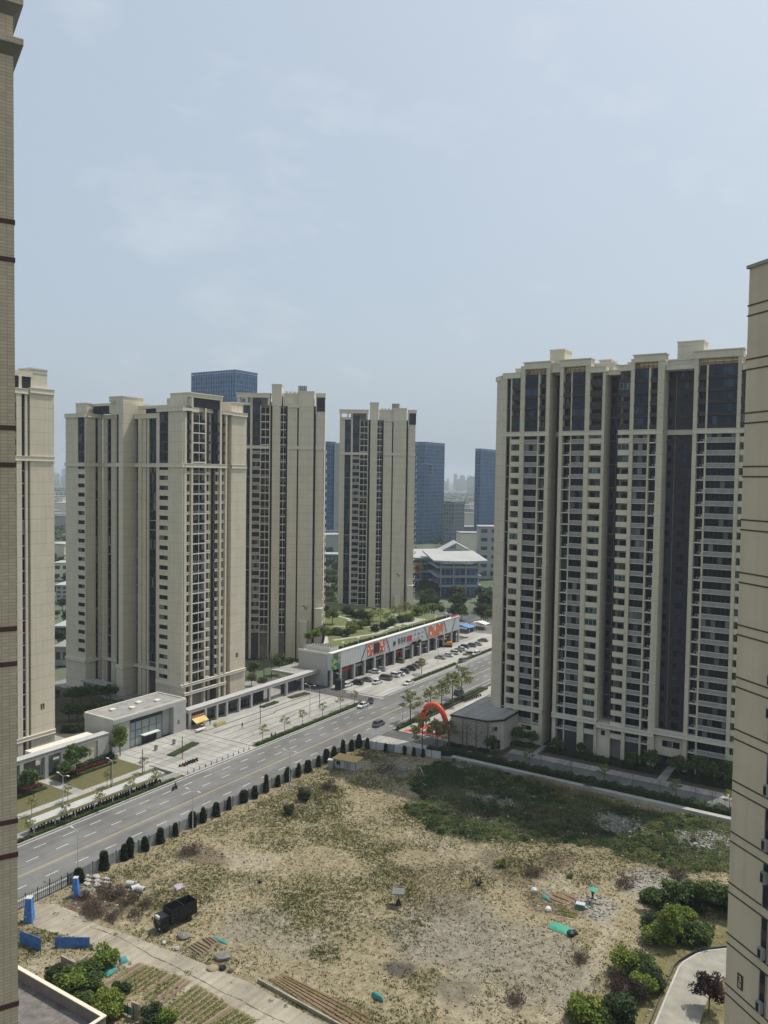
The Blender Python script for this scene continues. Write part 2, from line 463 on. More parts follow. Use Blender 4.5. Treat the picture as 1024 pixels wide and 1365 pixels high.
# every column stands on the lower storeys, so the facade starts above them
MR, u0, u1 = facade(R, (0, 0), 0, colsR, D=18, pod=5.0, top=97.2)
for a, e in ((-91.6, -78.0), (-75.2, -63.4), (-60.0, -49.2), (-42.4, -28.0)):
    course(R, MR, X(a), X(e), 81.3)
course(R, MR, X(-49.2), X(-42.4), 81.3, d=3.4, d1=4.0)
course(R, MR, X(-77.9), X(-75.2), 81.3, d=4.4, d1=5.0)
# chamfered left corner and end wall
mb = MB(); mb.prism([(X(-91.6), 0.0), (X(-91.6), 16), (X(-94.2), 16), (X(-94.2), 2.7)], 0, 96.2, M['beige']); mb.build('corner_wall', R.root)
mb = MB(); mb.prism([(X(-91.4), -0.6), (X(-91.4), 16), (X(-94.6), 16), (X(-94.6), 2.6)], 96.2, 97.4, M['beige_plain']); mb.build('cornice', R.root)
# cornices, gate-like crown frames, roof heads
course(R, MR, X(-91.2), X(-86.1), 96.6, h=1.2, d1=2.0, name='cornice')
for a, e, t in ((-84.9, -78.0, 99.6), (-75.1, -67.3, 99.6), (-56.4, -49.2, 99.6), (-42.4, -32.0, 99.6)):
    mb = MB(); mb.box(X(a) - 0.15, -0.55, t - 1.0, X(e) + 0.15, 2.2, t + 0.6, M['beige_plain']); mb.box(X(a) - 0.4, -0.8, t + 0.6, X(e) + 0.4, 2.4, t + 0.85, M['pale_ledge'])
    mb.box(X(a) - 0.1, 1.9, 97.2, X(a) + 0.6, 2.2, t - 1.0, M['beige_plain']); mb.box(X(e) - 0.6, 1.9, 97.2, X(e) + 0.1, 2.2, t - 1.0, M['beige_plain'])
    mb.build('crown_frame', R.root)
    mb = MB()
    for i in range(6): x = X(a) + 0.8 + (e - a - 1.6) * i / 5; mb.box(x, 1.0, 97.2, x + 0.08, 1.08, 98.3, M['rail'])
    mb.box(X(a) + 0.7, 1.0, 98.25, X(e) - 0.7, 1.08, 98.35, M['rail']); mb.build('roof_railing', R.root)
course(R, MR, X(-77.9), X(-75.2), 97.6, h=1.9, d=0.2, d1=6, name='cornice')
course(R, MR, X(-67.3), X(-63.3), 96.9, h=1.2, d1=2, name='cornice')
course(R, MR, X(-63.4), X(-60.0), 96.2, h=0.9, d=0.5, d1=5, name='cornice')
course(R, MR, X(-60.0), X(-56.4), 96.9, h=1.2, d1=2, name='cornice')
course(R, MR, X(-49.1), X(-42.5), 96.6, h=1.1, d=0.2, d1=5, name='cornice')
course(R, MR, X(-32.0), X(-28.0), 95.6, h=1.2, d1=2, name='cornice')
parapet_box(R, 'roof_block', X(-89), 3, 97.2, X(-62.5), 16, 99.2)
parapet_box(R, 'roof_block', X(-59), 3, 97.2, X(-30), 16, 99.0)
parapet_box(R, 'stair_head', X(-79.6), 3.5, 99.5, X(-75.6), 9, 103.6)
parapet_box(R, 'stair_head', X(-47.2), 3.2, 99.3, X(-41.2), 8, 103.2)
parapet_box(R, 'roof_block', X(-66.5), 4, 99.2, X(-63.5), 9, 100.2)
# drain pipes in the dark recesses
mb = MB()
for x, y in ((X(-61.7), 4.38), (X(-47.3), 3.9), (X(-76.2), 4.9)): mb.tube([(x, y, 6), (x, y, 96)], 0.07, M['grey_panel'], 5)
mb.build('drain_pipe', R.root)
for k in range(16):
    mb = MB().box(X(-63.4), 4.36, 9 + k * 5.9, X(-60.0), 4.48, 9.1 + k * 5.9, M['grey_panel']); mb.build('floor_line', R.root)
# lower storeys: heavier pilasters and cornice of the two-storey base
course(R, MR, X(-86.0), X(-77.9), 8.7, h=0.8, d=-0.9, name='base_cornice')
course(R, MR, X(-75.2), X(-63.4), 8.4, h=0.8, d=-0.9, name='base_cornice')
course(R, MR, X(-63.4), X(-49.2), 7.8, h=0.8, d=-0.9, d1=4.6, name='base_cornice')
course(R, MR, X(-49.2), X(-28.0), 8.7, h=0.8, d=-0.9, d1=1.0, name='base_cornice')
for q in ((-86, -0.5, 0, -78.9, 0.25, 5.0), (-68.2, -0.5, 0, -66.8, 0.2, 8.4), (-63.6, 0.3, 0, -60.2, 4.4, 7.8), (-49.4, 1.0, 3.2, -42.2, 3.9, 7.8)):
    MB().box(X(q[0]), q[1], q[2], X(q[3]), q[4], q[5], M['beige_plain']).build('base_wall', R.root)
for x0, x1, z0, z1, y in ((-83.6, -80.8, 1.2, 2.6, -0.5), (-83.6, -80.8, 3.6, 4.7, -0.5), (-47.5, -45.2, 5.4, 6.9, 1.0), (-45, -43.4, 5.4, 6.9, 1.0), (-62.4, -61.4, 5.6, 6.8, 0.3)):
    o = MB(); win_fn(x1 - x0, z1 - z0, 2, 'glass')(o); o.build('window', R.root, (X(x0), y - 0.001, z0))
mb = MB(); mb.box(X(-48.8), 3.6, 0.05, X(-42.8), 3.95, 3.1, M['blueglass'])
for i in range(5): mb.box(X(-48.8) + i * 1.46, 3.5, 0.05, X(-48.8) + i * 1.46 + 0.1, 3.6, 3.1, M['frame'])
mb.build('entrance_door', R.root)
R.finish()
# --- tall stepped tower on the left side of the road
Wt = Building('apartment_tower', (-175.8, 165.7, 0), 0, 'pale beige stepped apartment tower standing behind the gatehouse and the row of shops', 'apartment tower')
X = lambda v: v + 175.8
WB = dict(pod=5.4, band=73.0, top=88.2, up=5)
# street face (+X), u runs away from the camera
cols = [('P', 0, 0.9, dict(d=-0.15)), ('F', 0.9, 2.5), ('P', 2.5, 3.2, dict(top=92.3)), ('R', 3.2, 8.2, dict(top=90.5, d=1.1)), ('P', 8.2, 8.8, dict(d=-0.1, top=90)),
        ('F', 8.8, 10.5, dict(top=90)), ('G', 10.5, 12.7, dict(top=90, d=1.8, m='beige')), ('F', 12.7, 14.2, dict(top=90)), ('P', 14.2, 15.0, dict(top=92.3)), ('F', 15.0, 16.6), ('P', 16.6, 17.3, {}),
        ('G', 17.3, 18.0, dict(d=2.0)), ('G', 18.0, 18.6, dict(d=1.0, m='beige')), ('G', 18.6, 19.6, dict(d=2.5))]
MX, a, e = facade(Wt, (0, 0.62), math.pi / 2, cols, D=10, **WB)
Wt.wall.box(19.6, 0, 0, 26.4, 12, 88.2, M['beige'], MX)
course(Wt, MX, 0.05, 17.4, 72.0); course(Wt, MX, 19.6, 26.4, 72.0, d=-0.3)
course(Wt, MX, 0.05, 2.5, 88.2, h=1.0, d1=5, name='cornice'); course(Wt, MX, 19.6, 26.4, 88.25, h=0.9, d1=11, name='cornice')
course(Wt, MX, 15.0, 19.6, 88.4, h=0.9, d1=5, name='cornice')
course(Wt, MX, 0.05, 26.4, 7.6, h=0.5, d=-0.5, name='base_cornice')
course(Wt, MX, 0.05, 17.4, 5.0, h=0.5, d=-0.6, name='base_cornice')
# crown: frame with a dark louvred panel
mb = MB(); mb.box(2.0, -0.45, 92.3, 15.2, 1.0, 93.4, M['beige_plain'], MX); mb.box(1.8, -0.65, 93.4, 15.4, 8, 93.7, M['pale_ledge'], MX); mb.box(2.0, 1.02, 88.3, 15.2, 8, 93.38, M['beige_plain'], MX); mb.build('crown_frame', Wt.root)
mb = MB(); mb.box(3.2, -0.1, 89.6, 14.2, 0.98, 92.25, M['black'], MX)
for i in range(12): mb.box(3.2 + i * 0.95, -0.14, 89.6, 3.26 + i * 0.95, -0.1, 92.2, M['rail'], MX)
mb.build('louvre_panel', Wt.root)
parapet_box(Wt, 'roof_block', X(-183.5), 3.2, 88.4, X(-176.4), 12, 93.1)
parapet_box(Wt, 'roof_block', X(-182), 21.0, 89.2, X(-176.6), 26, 92.2)
# faces towards the camera (-Y): front wing
c2 = [('P', X(-186.4), X(-185.5), dict(d=-0.05)), ('w', X(-185.5), X(-181.8), dict(uppm=True, h=1.3)), ('W', X(-181.8), -0.02, dict(d=0))]
MF, a, e = facade(Wt, (0, 0), 0, c2, D=0.6, **WB)
course(Wt, MF, X(-186.4), 0.5, 72.0); course(Wt, MF, X(-186.4), 0.5, 88.2, h=1.0, d1=6, name='cornice'); course(Wt, MF, X(-186.4), 0.5, 7.6, h=0.5, d=-0.5, name='base_cornice')
Wt.box('core', X(-186.2), 0.62, 0, X(-185.9), 12, 88.1)
# recess between the front wing and the stair shaft
c3 = [('S', X(-202.8), X(-201.5), {}), ('W', X(-201.5), X(-199.9), dict(d=-0.4)), ('W', X(-199.9), X(-198.3), dict(d=0)), ('G', X(-198.3), X(-197.6), {}), ('P', X(-197.6), X(-196.8), dict(d=-0.2)), ('S', X(-196.8), X(-193.5), dict(ledge=0.15)), ('P', X(-193.5), X(-192.8), dict(d=-0.2)), ('W', X(-192.8), X(-186.5), dict(d=0.1))]
MF3, a, e = facade(Wt, (0, 6.1), 0, c3, D=7, **dict(WB, top=87.6, pod=9.6))
course(Wt, MF3, X(-203.4), X(-186.6), 72.0); course(Wt, MF3, X(-203.4), X(-186.6), 87.0, h=1.2, d1=5, name='cornice'); course(Wt, MF3, X(-203.4), X(-186.6), 9.0, h=0.6, name='base_cornice')
parapet_box(Wt, 'roof_block', X(-202), 10, 88.4, X(-187), 15, 90.6)
mb = MB(); mb.box(X(-200), 7.5, 88.4, X(-191), 9.9, 90.0, M['black']); mb.box(X(-203), 7.0, 90.0, X(-187), 9.95, 90.9, M['beige_plain']); mb.box(X(-191), 7.2, 88.4, X(-187), 9.9, 90.0, M['beige_plain']); mb.build('roof_block', Wt.root)
c4 = [('W', X(-219.3), X(-217.2), dict(d=0)), ('S', X(-217.2), X(-215.1), dict(ledge=0.1)), ('W', X(-215.1), X(-212.9), dict(d=-0.2)), ('S', X(-212.9), X(-211.6), {}), ('W', X(-211.6), X(-206.8), dict(d=0))]
MF4, a, e = facade(Wt, (0, 6.6), 0, c4, D=7, **dict(WB, top=88, pod=9.6))
course(Wt, MF4, X(-219.2), X(-206.8), 72.0); course(Wt, MF4, X(-219.2), X(-206.8), 87.4, h=1, d1=5, name='cornice'); course(Wt, MF4, X(-219.2), X(-206.8), 9.0, h=0.6, name='base_cornice')
# stair shaft
Wt.wall.box(X(-206.7), 1.6, 0, X(-203.5), 12, 92.0, M['beige'])
mb = MB(); mb.box(X(-206.3), 1.5, 10, X(-205.6), 1.59, 88, M['black']); mb.build('window_slot', Wt.root)
parapet_box(Wt, 'stair_head', X(-210), 1.6, 92.01, X(-203.5), 9.5, 93.4)
Wt.box('stair_head_wall', X(-210), 2.2, 88, X(-206.72), 9.5, 92.0)
course(Wt, Wt.M((0, 1.6), 0), X(-206.7), X(-203.3), 72.0, d=-0.3); course(Wt, Wt.M((0, 1.6), 0), X(-206.7), X(-203.3), 9.0, h=0.6, d=-0.3, name='base_cornice')
course(Wt, Wt.M((X(-203.5), 1.9), math.pi / 2), 0, 4.1, 72.0, d=-0.3); course(Wt, Wt.M((X(-203.5), 1.9), math.pi / 2), 0, 4.1, 9.0, h=0.6, d=-0.3, name='base_cornice')
# rear wing
c6 = [('W', X(-229.5), X(-223.3), dict(d=0)), ('w', X(-223.3), X(-219.9), dict(uppm=True, h=1.3)), ('W', X(-219.9), X(-219.52), dict(d=0))]
MF6, a, e = facade(Wt, (0, 0), 0, c6, D=0.6, **dict(WB, pod=9.5))
course(Wt, MF6, X(-229.5), X(-219.4), 72.0); course(Wt, MF6, X(-229.5), X(-219.4), 87.6, h=1.0, d1=5, name='cornice'); course(Wt, MF6, X(-229.5), X(-219.4), 9.0, h=0.6, name='base_cornice')
c7 = [('W', 0, 3.2, dict(d=0)), ('S', 3.2, 4.3, dict(ledge=0.1)), ('W', 4.3, 5.9, dict(d=-0.1))]
MF7, a, e = facade(Wt, (X(-219.5), 0.62), math.pi / 2, c7, D=9.9, **dict(WB, pod=9.5))
course(Wt, MF7, 0.05, 5.9, 72.0); course(Wt, MF7, 0.05, 5.9, 87.6, h=1.0, d1=5, name='cornice'); course(Wt, MF7, 0.05, 5.9, 9.0, h=0.6, name='base_cornice')
parapet_box(Wt, 'roof_block', X(-227), 2, 88.8, X(-221.6), 8, 92.0)
mb = MB(); mb.box(X(-221.3), 4, 91.2, X(-210.2), 8, 92.0, M['beige_plain']); mb.box(X(-221.3), 4.4, 88.9, X(-213), 7.8, 91.2, M['black']); mb.box(X(-213), 4, 88.9, X(-210.5), 8, 91.2, M['beige_plain']); mb.build('roof_block', Wt.root)
# dark entrance porch
mb = MB(); mb.box(X(-218.5), -2.6, 3.4, X(-206.5), 1.5, 3.8, M['grey_panel'])
for x in (-217.6, -212.5, -207.1): mb.box(X(x) - 0.3, -2.3, 0, X(x) + 0.3, -1.7, 3.4, M['grey_panel'])
mb.build('entrance_porch', Wt.root)
def block_mark(b, Mx, u, z, glyphs, s=1.0, dy=-0.03):
    """block number on a gable: strokes of dark metal"""
    mb = MB()
    for x0, z0, x1, z1 in glyphs: mb.box(u + x0 * s, dy - 0.05, z + z0 * s, u + x1 * s, dy, z + z1 * s, M['rail'], Mx)
    mb.build('block_number', b.root)
ELEVEN = [(0, 0, 0.35, 1.7), (0.75, 0, 1.1, 1.7), (-0.22, 1.3, 0, 1.55), (0.53, 1.3, 0.75, 1.55)]
SEVEN = [(0, 1.4, 0.7, 1.7), (0.75, 0.6, 1.0, 1.5), (1.1, 0.2, 1.3, 0.8), (1.25, 0.9, 1.75, 1.1)]
block_mark(Wt, MX, 22.2, 12.3, ELEVEN, 0.8)
Wt.finish()

# --- tower at the left edge (gable, dark glazed strips)
N = Building('apartment_tower', (-174, 115.9, 0), 0, 'narrow beige apartment gable with dark glazed strips next to the left picture edge', 'apartment tower')
cN = [('A', -6.5, -3.6, dict(d=1.2)), ('P', -3.6, -2.3, {}), ('S', -2.3, -1.2, dict(ledge=1.0)), ('P', -1.2, -0.6, dict(d=-0.1)), ('G', -0.6, 0.0, dict(d=1.5))]
MN, a, e = facade(N, (0, 0), math.pi / 2, cN, D=9, **dict(WB, pod=6.5))
N.wall.box(0, -0.2, 0, 6.4, 12, 88.6, M['beige'], MN)
course(N, MN, -6.5, 0, 72.6); course(N, MN, 0, 6.4, 72.6, d=-0.5)
course(N, MN, -6.5, -0.6, 88.2, h=1, d1=6, name='cornice'); course(N, MN, 0, 6.4, 88.6, h=1.0, d=-0.5, d1=11, name='cornice'); course(N, MN, -6.5, 6.4, 6.0, h=0.7, name='base_cornice')
mb = MB(); mb.box(-6, 0.2, 92.2, 1.0, 4, 93.4, M['beige_plain'], MN); mb.box(-5.4, 0.4, 89.2, 0.6, 3.8, 92.2, M['black'], MN); mb.box(-2.6, 0.1, 89.2, -1.9, 0.4, 92.2, M['beige_plain'], MN); mb.build('crown_frame', N.root)
parapet_box(N, 'roof_block', 0.6, 0.4, 89.6, 5.0, 5, 94.2, Mx=MN)
block_mark(N, MN, 2.6, 12.5, ELEVEN, 0.8, -0.23)
N.finish()

# --- two towers farther up the road, turned towards the camera
def far_tower(loc, rz, k, label, mark, base):
    b = Building('apartment_tower', loc, rz, label, 'apartment tower')
    z = dict(pod=base, band=81.0, top=96.2, up=5)
    q = lambda v: v * k
    cols = [('W', q(0), q(1.4), dict(d=0)), ('P', q(1.4), q(2.4), dict(d=-0.05)), ('S', q(2.4), q(5.2), dict(g='blueglass', ledge=0.3)), ('P', q(5.2), q(6.1), dict(top=100)),
            ('B', q(6.1), q(9.2), dict(top=98)), ('P', q(9.2), q(9.5), dict(d=-0.05)), ('R', q(9.5), q(12.9), dict(top=98)), ('P', q(12.9), q(13.3), {}), ('G', q(13.3), q(14.2), {}),
            ('W', q(14.2), q(17.4), dict(d=-1.0, top=99.5)), ('R', q(17.4), q(19.6), dict(d=0.8)), ('G', q(19.6), q(20.3), {}), ('W', q(20.3), q(24.2), dict(d=-0.8)), ('G', q(24.2), q(24.8), dict(d=0.4)), ('W', q(24.8), q(30.8), dict(d=-0.8)),
            ('G', q(30.8), q(31.7), {}), ('P', q(31.7), q(32.2), dict(d=-0.1)), ('W', q(32.2), q(35.0), dict(d=-0.3))]
    Mx, a, e = facade(b, (0, 0), 0, cols, D=16, **z)
    course(b, Mx, 0, q(13.3), 80.0); course(b, Mx, q(20.3), q(30.8), 80.0, d=-1.2); course(b, Mx, q(31.7), q(35.2), 80.0, d=-0.7)
    # right-hand balconies seen edge on
    MS = b.M((q(35.0), 0), math.pi / 2)
    for i in range(25):
        zz = base + 1.2 + i * 2.95
        if zz < 79: b.item('balcony', ('side',), balcony_fn(3.2, 0.8, 1.1, 'pale_ledge'), MS, (0.6, -0.85, zz), 1.0)
    b.clad.box(0.4, -0.06, base, 4.2, 0.0, 96, M['black'], MS)
    # crown
    mb = MB(); mb.box(-0.2, -0.5, 99.0, q(13.2), 3, 100.4, M['beige_plain'], Mx); mb.box(-0.4, -0.7, 100.4, q(13.4), 3.2, 100.7, M['pale_ledge'], Mx)
    for u in (0, 3.3, 5.1, 12.2): mb.box(q(u), -0.4, 96.2, q(u) + 0.8, 2.6, 99.0, M['beige_plain'], Mx)
    mb.build('crown_frame', b.root)
    course(b, Mx, 0, q(5.2), 96.2, h=0.8, d1=5, name='cornice')
    mb = MB(); mb.box(q(6.1), 2, 96.2, q(12.2), 6, 99.0, M['grey_panel'], Mx); mb.build('roof_block', b.root)
    parapet_box(b, 'stair_head', q(13.9), -1.1, 96, q(17.8), 6, 103.8, Mx=Mx)
    parapet_box(b, 'roof_block', q(18.4), 0.5, 96, q(27.5), 8, 100.6, Mx=Mx)
    parapet_box(b, 'roof_block', q(24.8), -0.9, 96, q(30.8), 8, 101.4, Mx=Mx)
    course(b, Mx, q(20.3), q(24.9), 95.6, h=0.9, d=-1.3, d1=4, name='cornice')
    mb = MB(); mb.box(q(32.0), -0.5, 94.2, q(35.2), 4, 99.4, M['black'], Mx); mb.box(q(31.6), -0.7, 99.4, q(35.5), 5, 101.0, M['beige_plain'], Mx); mb.box(q(31.6), -0.6, 93.0, q(32.0), 4, 99.4, M['beige_plain'], Mx); mb.build('crown_frame', b.root)
    mb = MB()
    for i in range(4): mb.box(q(19 + 1.6 * i), 2, 100.8, q(19 + 1.6 * i) + 1.0, 3, 101.7, M['ac'], Mx)
    mb.box(q(24.2), 3, 101.6, q(27.6), 5, 104.0, M['grey_panel'], Mx)
    for i in range(5): mb.box(q(24.2 + i * 0.8), 2.9, 101.6, q(24.2 + i * 0.8) + 0.12, 3, 104.2, M['rail'], Mx)
    mb.build('roof_machinery', b.root)
    parapet_box(b, 'service_shaft', q(26.4), -3.0, 0, q(29.0), -0.8, base + 5, Mx=Mx); parapet_box(b, 'service_shaft', q(32.2), -2.4, 0, q(35), -0.3, base + 10, Mx=Mx)
    block_mark(b, Mx, q(27.0), base + 13.5 if k > 0.95 else base + 9, mark, 1.2, -0.83)
    b.finish()
    return b
# place by the survey: left front corner, facing back down the sight line
def face_on(px, w_, turn=0.0):
    d = ray(px, 650); p = d * w_
    return (p.x, p.y, 0), YAW + turn
l3, r3 = face_on(316, 306, math.radians(2))
far_tower(l3, r3, 0.93, 'beige apartment tower between the stepped tower and the rooftop garden, facing the camera', SEVEN, 9.5)
l4, r4 = face_on(452, 375, math.radians(2))
far_tower(l4, r4, 1.0, 'beige apartment tower standing alone behind the rooftop garden', SEVEN, 9.5)

# --- the photographer's own block: tiled corner fin at the left edge
M['tile'] = mat('beige_mosaic_tile', (0.57, 0.45, 0.32), 0.55, 0.1, 1.2)
def tile_up(m, w_=0.10, h_=0.05):
    n = m.node_tree.nodes; L = m.node_tree.links.new; b = n['Principled BSDF']
    src = b.inputs['Base Color'].links[0].from_socket
    g = n.new('ShaderNodeTexCoord'); br = n.new('ShaderNodeTexBrick')
    sp = n.new('ShaderNodeSeparateXYZ'); cb = n.new('ShaderNodeCombineXYZ')
    L(g.outputs['Object'], sp.inputs[0]); L(sp.outputs[0], cb.inputs[0]); L(sp.outputs[2], cb.inputs[1]); L(cb.outputs[0], br.inputs['Vector'])
    br.inputs['Scale'].default_value = 1.0; br.inputs['Brick Width'].default_value = w_; br.inputs['Row Height'].default_value = h_
    br.inputs['Mortar Size'].default_value = 0.004; br.offset = 0.0
    br.inputs['Color1'].default_value = (1, 1, 1, 1); br.inputs['Color2'].default_value = (0.86, 0.86, 0.86, 1); br.inputs['Mortar'].default_value = (0.62, 0.62, 0.62, 1)
    mx = n.new('ShaderNodeMix'); mx.data_type = 'RGBA'; mx.blend_type = 'MULTIPLY'; mx.inputs[0].default_value = 1
    L(src, mx.inputs[6]); L(br.outputs['Color'], mx.inputs[7]); L(mx.outputs[2], b.inputs['Base Color'])
tile_up(M['tile'])
M['bandbrown'] = mat('brown_band_tile', (0.085, 0.042, 0.036), 0.6, 0.15, 2)
e0 = ray(20.6, 640) * 12.0
az = math.radians(24.8)
ow = empty('tiled_building', (e0.x, e0.y, 0), 0, 'beige tiled wall with dark brown bands rising along the left picture edge', 'building')
# local x runs from the corner back towards the camera side, local y is inside
ang = math.atan2(-math.cos(az), -math.sin(az))
ow.rotation_euler = (0, 0, ang)
MB().box(0, -7, 0, 7, 0, 92, M['tile']).build('wall', ow)
fl_px = 0.5448
def zat(py): return H + (ray(20, py) * 12.0).z
mb = MB(); bands = []
for y0, y1 in ((298, 304), (347, 353), (567.5, 574), (616.5, 623), (836, 842.5), (883.5, 890), (1099, 1105.5), (1145.5, 1152.5), (1354, 1361), (1402, 1409)):
    o = MB().box(-0.012, -7.012, zat(y1), 7.0, 0.012, zat(y0), M['bandbrown']).build('brown_band', ow)
for y0, y1 in ((17, 24), (67, 75)):
    zt, zb = zat(y0), zat(y1)
    mb = MB(); mb.box(-0.12, -7.1, zb, 7, 0.12, zt, M['tile'])
    a = [(-0.12, 0.12), (-0.12, -7.0), (7, -7.0), (7, 0.12)]
    c = [(0.0, 0.0), (0.0, -7.0), (7, -7.0), (7, 0.0)]
    vs = [(x, y, zb) for x, y in a] + [(x, y, zb - 0.14) for x, y in c]
    mb.add(vs, [(0, 1, 5, 4), (1, 2, 6, 5), (2, 3, 7, 6), (3, 0, 4, 7)], M['backwall'])
    mb.build('ledge', ow)

# --- neighbouring block at the right edge
M['rb'] = mat('tan_wall_paint', (0.59, 0.485, 0.36), 0.8, 0.06, 0.35, streak=0.10)
M['groove'] = mat('dark_groove', (0.085, 0.07, 0.045), 0.9, 0.1)
e1 = ray(988, 700) * 45.5
azr = math.radians(-48.4)
rbt = empty('tan_building', (e1.x, e1.y, 0), 0, 'tan apartment wall with paired dark grooves along the right picture edge', 'building')
rbt.rotation_euler = (0, 0, math.atan2(-math.cos(azr), -math.sin(azr)))
# local x: from the far corner towards the camera, inside is -y... the seen face is +y or -y
Zt = 81.8
RBS = 1
mbw = MB(); mbw.box(0, 0, 0, 26, RBS * 14, Zt, M['rb']); mbw.build('wall', rbt)
mb = MB(); mb.box(-0.12, -0.12, Zt, 26, 14.3, Zt + 0.18, M['grey_panel']); mb.build('roof_edge', rbt)
z = 70.9
zs = []
while z > 1: zs.append(z); z -= 2.95
zs = [z + 2.95 * 3 for z in reversed(zs[-0:])]
def zr(py): return H + (ray(988, py) * 45.5).z
gz = [zr(563) + 2.95 * k for k in range(4)] ; g0 = zr(622)
step = (zr(622) - zr(1257)) / 9.0
levels = [zr(622) - step * k for k in range(-3, 24)]
for zz in levels:
    for dz in (0.0, -0.56):
        if 0.3 < zz + dz < Zt - 0.2:
            MB().box(-0.05, -0.03, zz + dz - 0.04, 26, 0.05, zz + dz + 0.04, M['groove']).build('groove', rbt)
rbac = MB(); rbac.box(0, 0, 0.05, 0.85, 0.34, 0.65, M['grey_panel']); rbac.box(0.08, -0.012, 0.11, 0.58, 0, 0.59, M['black']); rbac = rbac.mesh('air_conditioner')
for i, zz in enumerate(levels):
    if not (0.5 < zz - 0.6 < 66): continue
    u = 2.72
    mb = MB(); mb.box(u, -0.02, zz - step + 0.06, u + 0.42, 0.0, zz - 0.62, M['black']); mb.box(u - 0.05, -0.06, zz - step + 0.02, u, 0.0, zz - 0.6, M['grey_panel']); mb.box(u + 0.42, -0.06, zz - step + 0.02, u + 0.47, 0.0, zz - 0.6, M['grey_panel']); mb.build('window_slot', rbt)
    o = link('air_conditioner', rbac, rbt, (u + 0.02, -0.3, zz - step + 0.15 + (1.2 if i % 3 == 1 else 0))); o.scale = (0.42, 0.7, 1.0)
    MB().box(u + 0.04, -0.05, zz - 1.75, u + 0.38, -0.02, zz - 1.2, M['bandbrown']).build('shutter', rbt)
# window slot wall strip beyond: recess edge
zp = zr(1314) + 0.25
pl_ = MB().box(1.0, -0.05, zp - 0.42, 1.42, 0.0, zp + 0.42, M['bandbrown']).build('number_plate', rbt)
mb = MB()      # figure 3 over a small square character
for q in ((-.08, .28, .08, .32), (-.06, .14, .08, .18), (-.08, 0, .08, .04), (.05, 0, .09, .32)): mb.box(1.21 + q[0], -0.07, zp + q[1], 1.21 + q[2], -0.05, zp + q[3], M['pale_ledge'])
for q in ((-.09, -.12, .09, -.09), (-.09, -.3, .09, -.27), (-.09, -.27, -.06, -.12), (.06, -.27, .09, -.12), (-.06, -.2, .06, -.18)): mb.box(1.21 + q[0], -0.07, zp + q[1], 1.21 + q[2], -0.05, zp + q[3], M['pale_ledge'])
mb.build('plate_lettering', pl_).matrix_parent_inverse = Matrix.Identity(4)
# ---------------------------------------------------------------- ground, road, paving
def structure(o): o['kind'] = 'structure'; return o
M['plain'] = mat('distant_plain', (0.13, 0.145, 0.10), 0.95, 0.3, 0.02, c2=(0.06, 0.085, 0.045))
M['asphalt'] = mat('asphalt', (0.158, 0.156, 0.148), 0.9, 0.16, 0.25, det=8)
M['asphalt2'] = mat('dark_asphalt', (0.10, 0.10, 0.098), 0.9, 0.16, 0.4, det=8)
M['paint'] = mat('road_paint', (0.60, 0.60, 0.57), 0.8, 0.25, 1.5)
M['yellow'] = mat('yellow_road_paint', (0.42, 0.34, 0.15), 0.8, 0.25, 1.5)
M['paving'] = mat('pale_paving', (0.345, 0.335, 0.305), 0.85, 0.14, 0.5, det=8)
M['paving2'] = mat('grey_paving', (0.27, 0.265, 0.245), 0.85, 0.14, 0.6, det=8)
M['concrete'] = mat('concrete_slab', (0.31, 0.275, 0.21), 0.9, 0.18, 0.45, det=9)
M['darkline'] = mat('dark_paving_joint', (0.085, 0.083, 0.08), 0.9, 0.2, 1)
M['kerb'] = mat('kerb_stone', (0.40, 0.39, 0.365), 0.85, 0.15, 1)
M['lawn'] = mat('dry_lawn', (0.135, 0.115, 0.055), 0.95, 0.3, 0.8, c2=(0.085, 0.09, 0.035), det=8)
M['soil'] = mat('dark_soil', (0.085, 0.07, 0.045), 0.95, 0.3, 1.5)
M['turf'] = mat('green_turf', (0.085, 0.12, 0.035), 0.95, 0.3, 1.0, c2=(0.05, 0.075, 0.02), det=8)
def wear(m):
    n = m.node_tree.nodes; L = m.node_tree.links.new; b = n['Principled BSDF']; src = b.inputs['Base Color'].links[0].from_socket
    g = n.new('ShaderNodeNewGeometry'); last = src
    for sc, lo, hi, a, e in (((1.3, .012, 1), .80, 1.08, .35, .65), ((.16, .05, 1), .84, 1.10, .40, .60)):
        mp = n.new('ShaderNodeMapping'); mp.inputs['Scale'].default_value = sc; no = n.new('ShaderNodeTexNoise'); no.inputs['Scale'].default_value = 1; no.inputs['Detail'].default_value = 5
        L(g.outputs['Position'], mp.inputs[0]); L(mp.outputs[0], no.inputs['Vector']); mr = n.new('ShaderNodeMapRange'); mr.inputs[1].default_value = a; mr.inputs[2].default_value = e; mr.inputs[3].default_value = lo; mr.inputs[4].default_value = hi; L(no.outputs['Fac'], mr.inputs[0])
        mx = n.new('ShaderNodeMix'); mx.data_type = 'RGBA'; mx.blend_type = 'MULTIPLY'; mx.inputs[0].default_value = 1; L(last, mx.inputs[6]); L(mr.outputs[0], mx.inputs[7]); last = mx.outputs[2]
    L(last, b.inputs['Base Color'])
for q in ('asphalt', 'asphalt2', 'concrete', 'paving', 'paving2'): wear(M[q])
structure(MB().box(-9000, -3000, -1, 9000, 12000, -0.55, M['plain']).build('ground'))
def sheet(name, poly, z, m, th=0.8):
    return structure(MB().prism(poly, z - th, z, M[m] if isinstance(m, str) else m).build(name))
def rect(x0, y0, x1, y1): return [(x0, y0), (x1, y0), (x1, y1), (x0, y1)]
RX0, RX1 = -137.3, -117.0
sheet('road', rect(RX0, -60, RX1, 900), 0.0, 'asphalt')
sheet('side_road', rect(-182, 206.0, RX0 - 0.01, 214.0), 0.0, 'asphalt2')
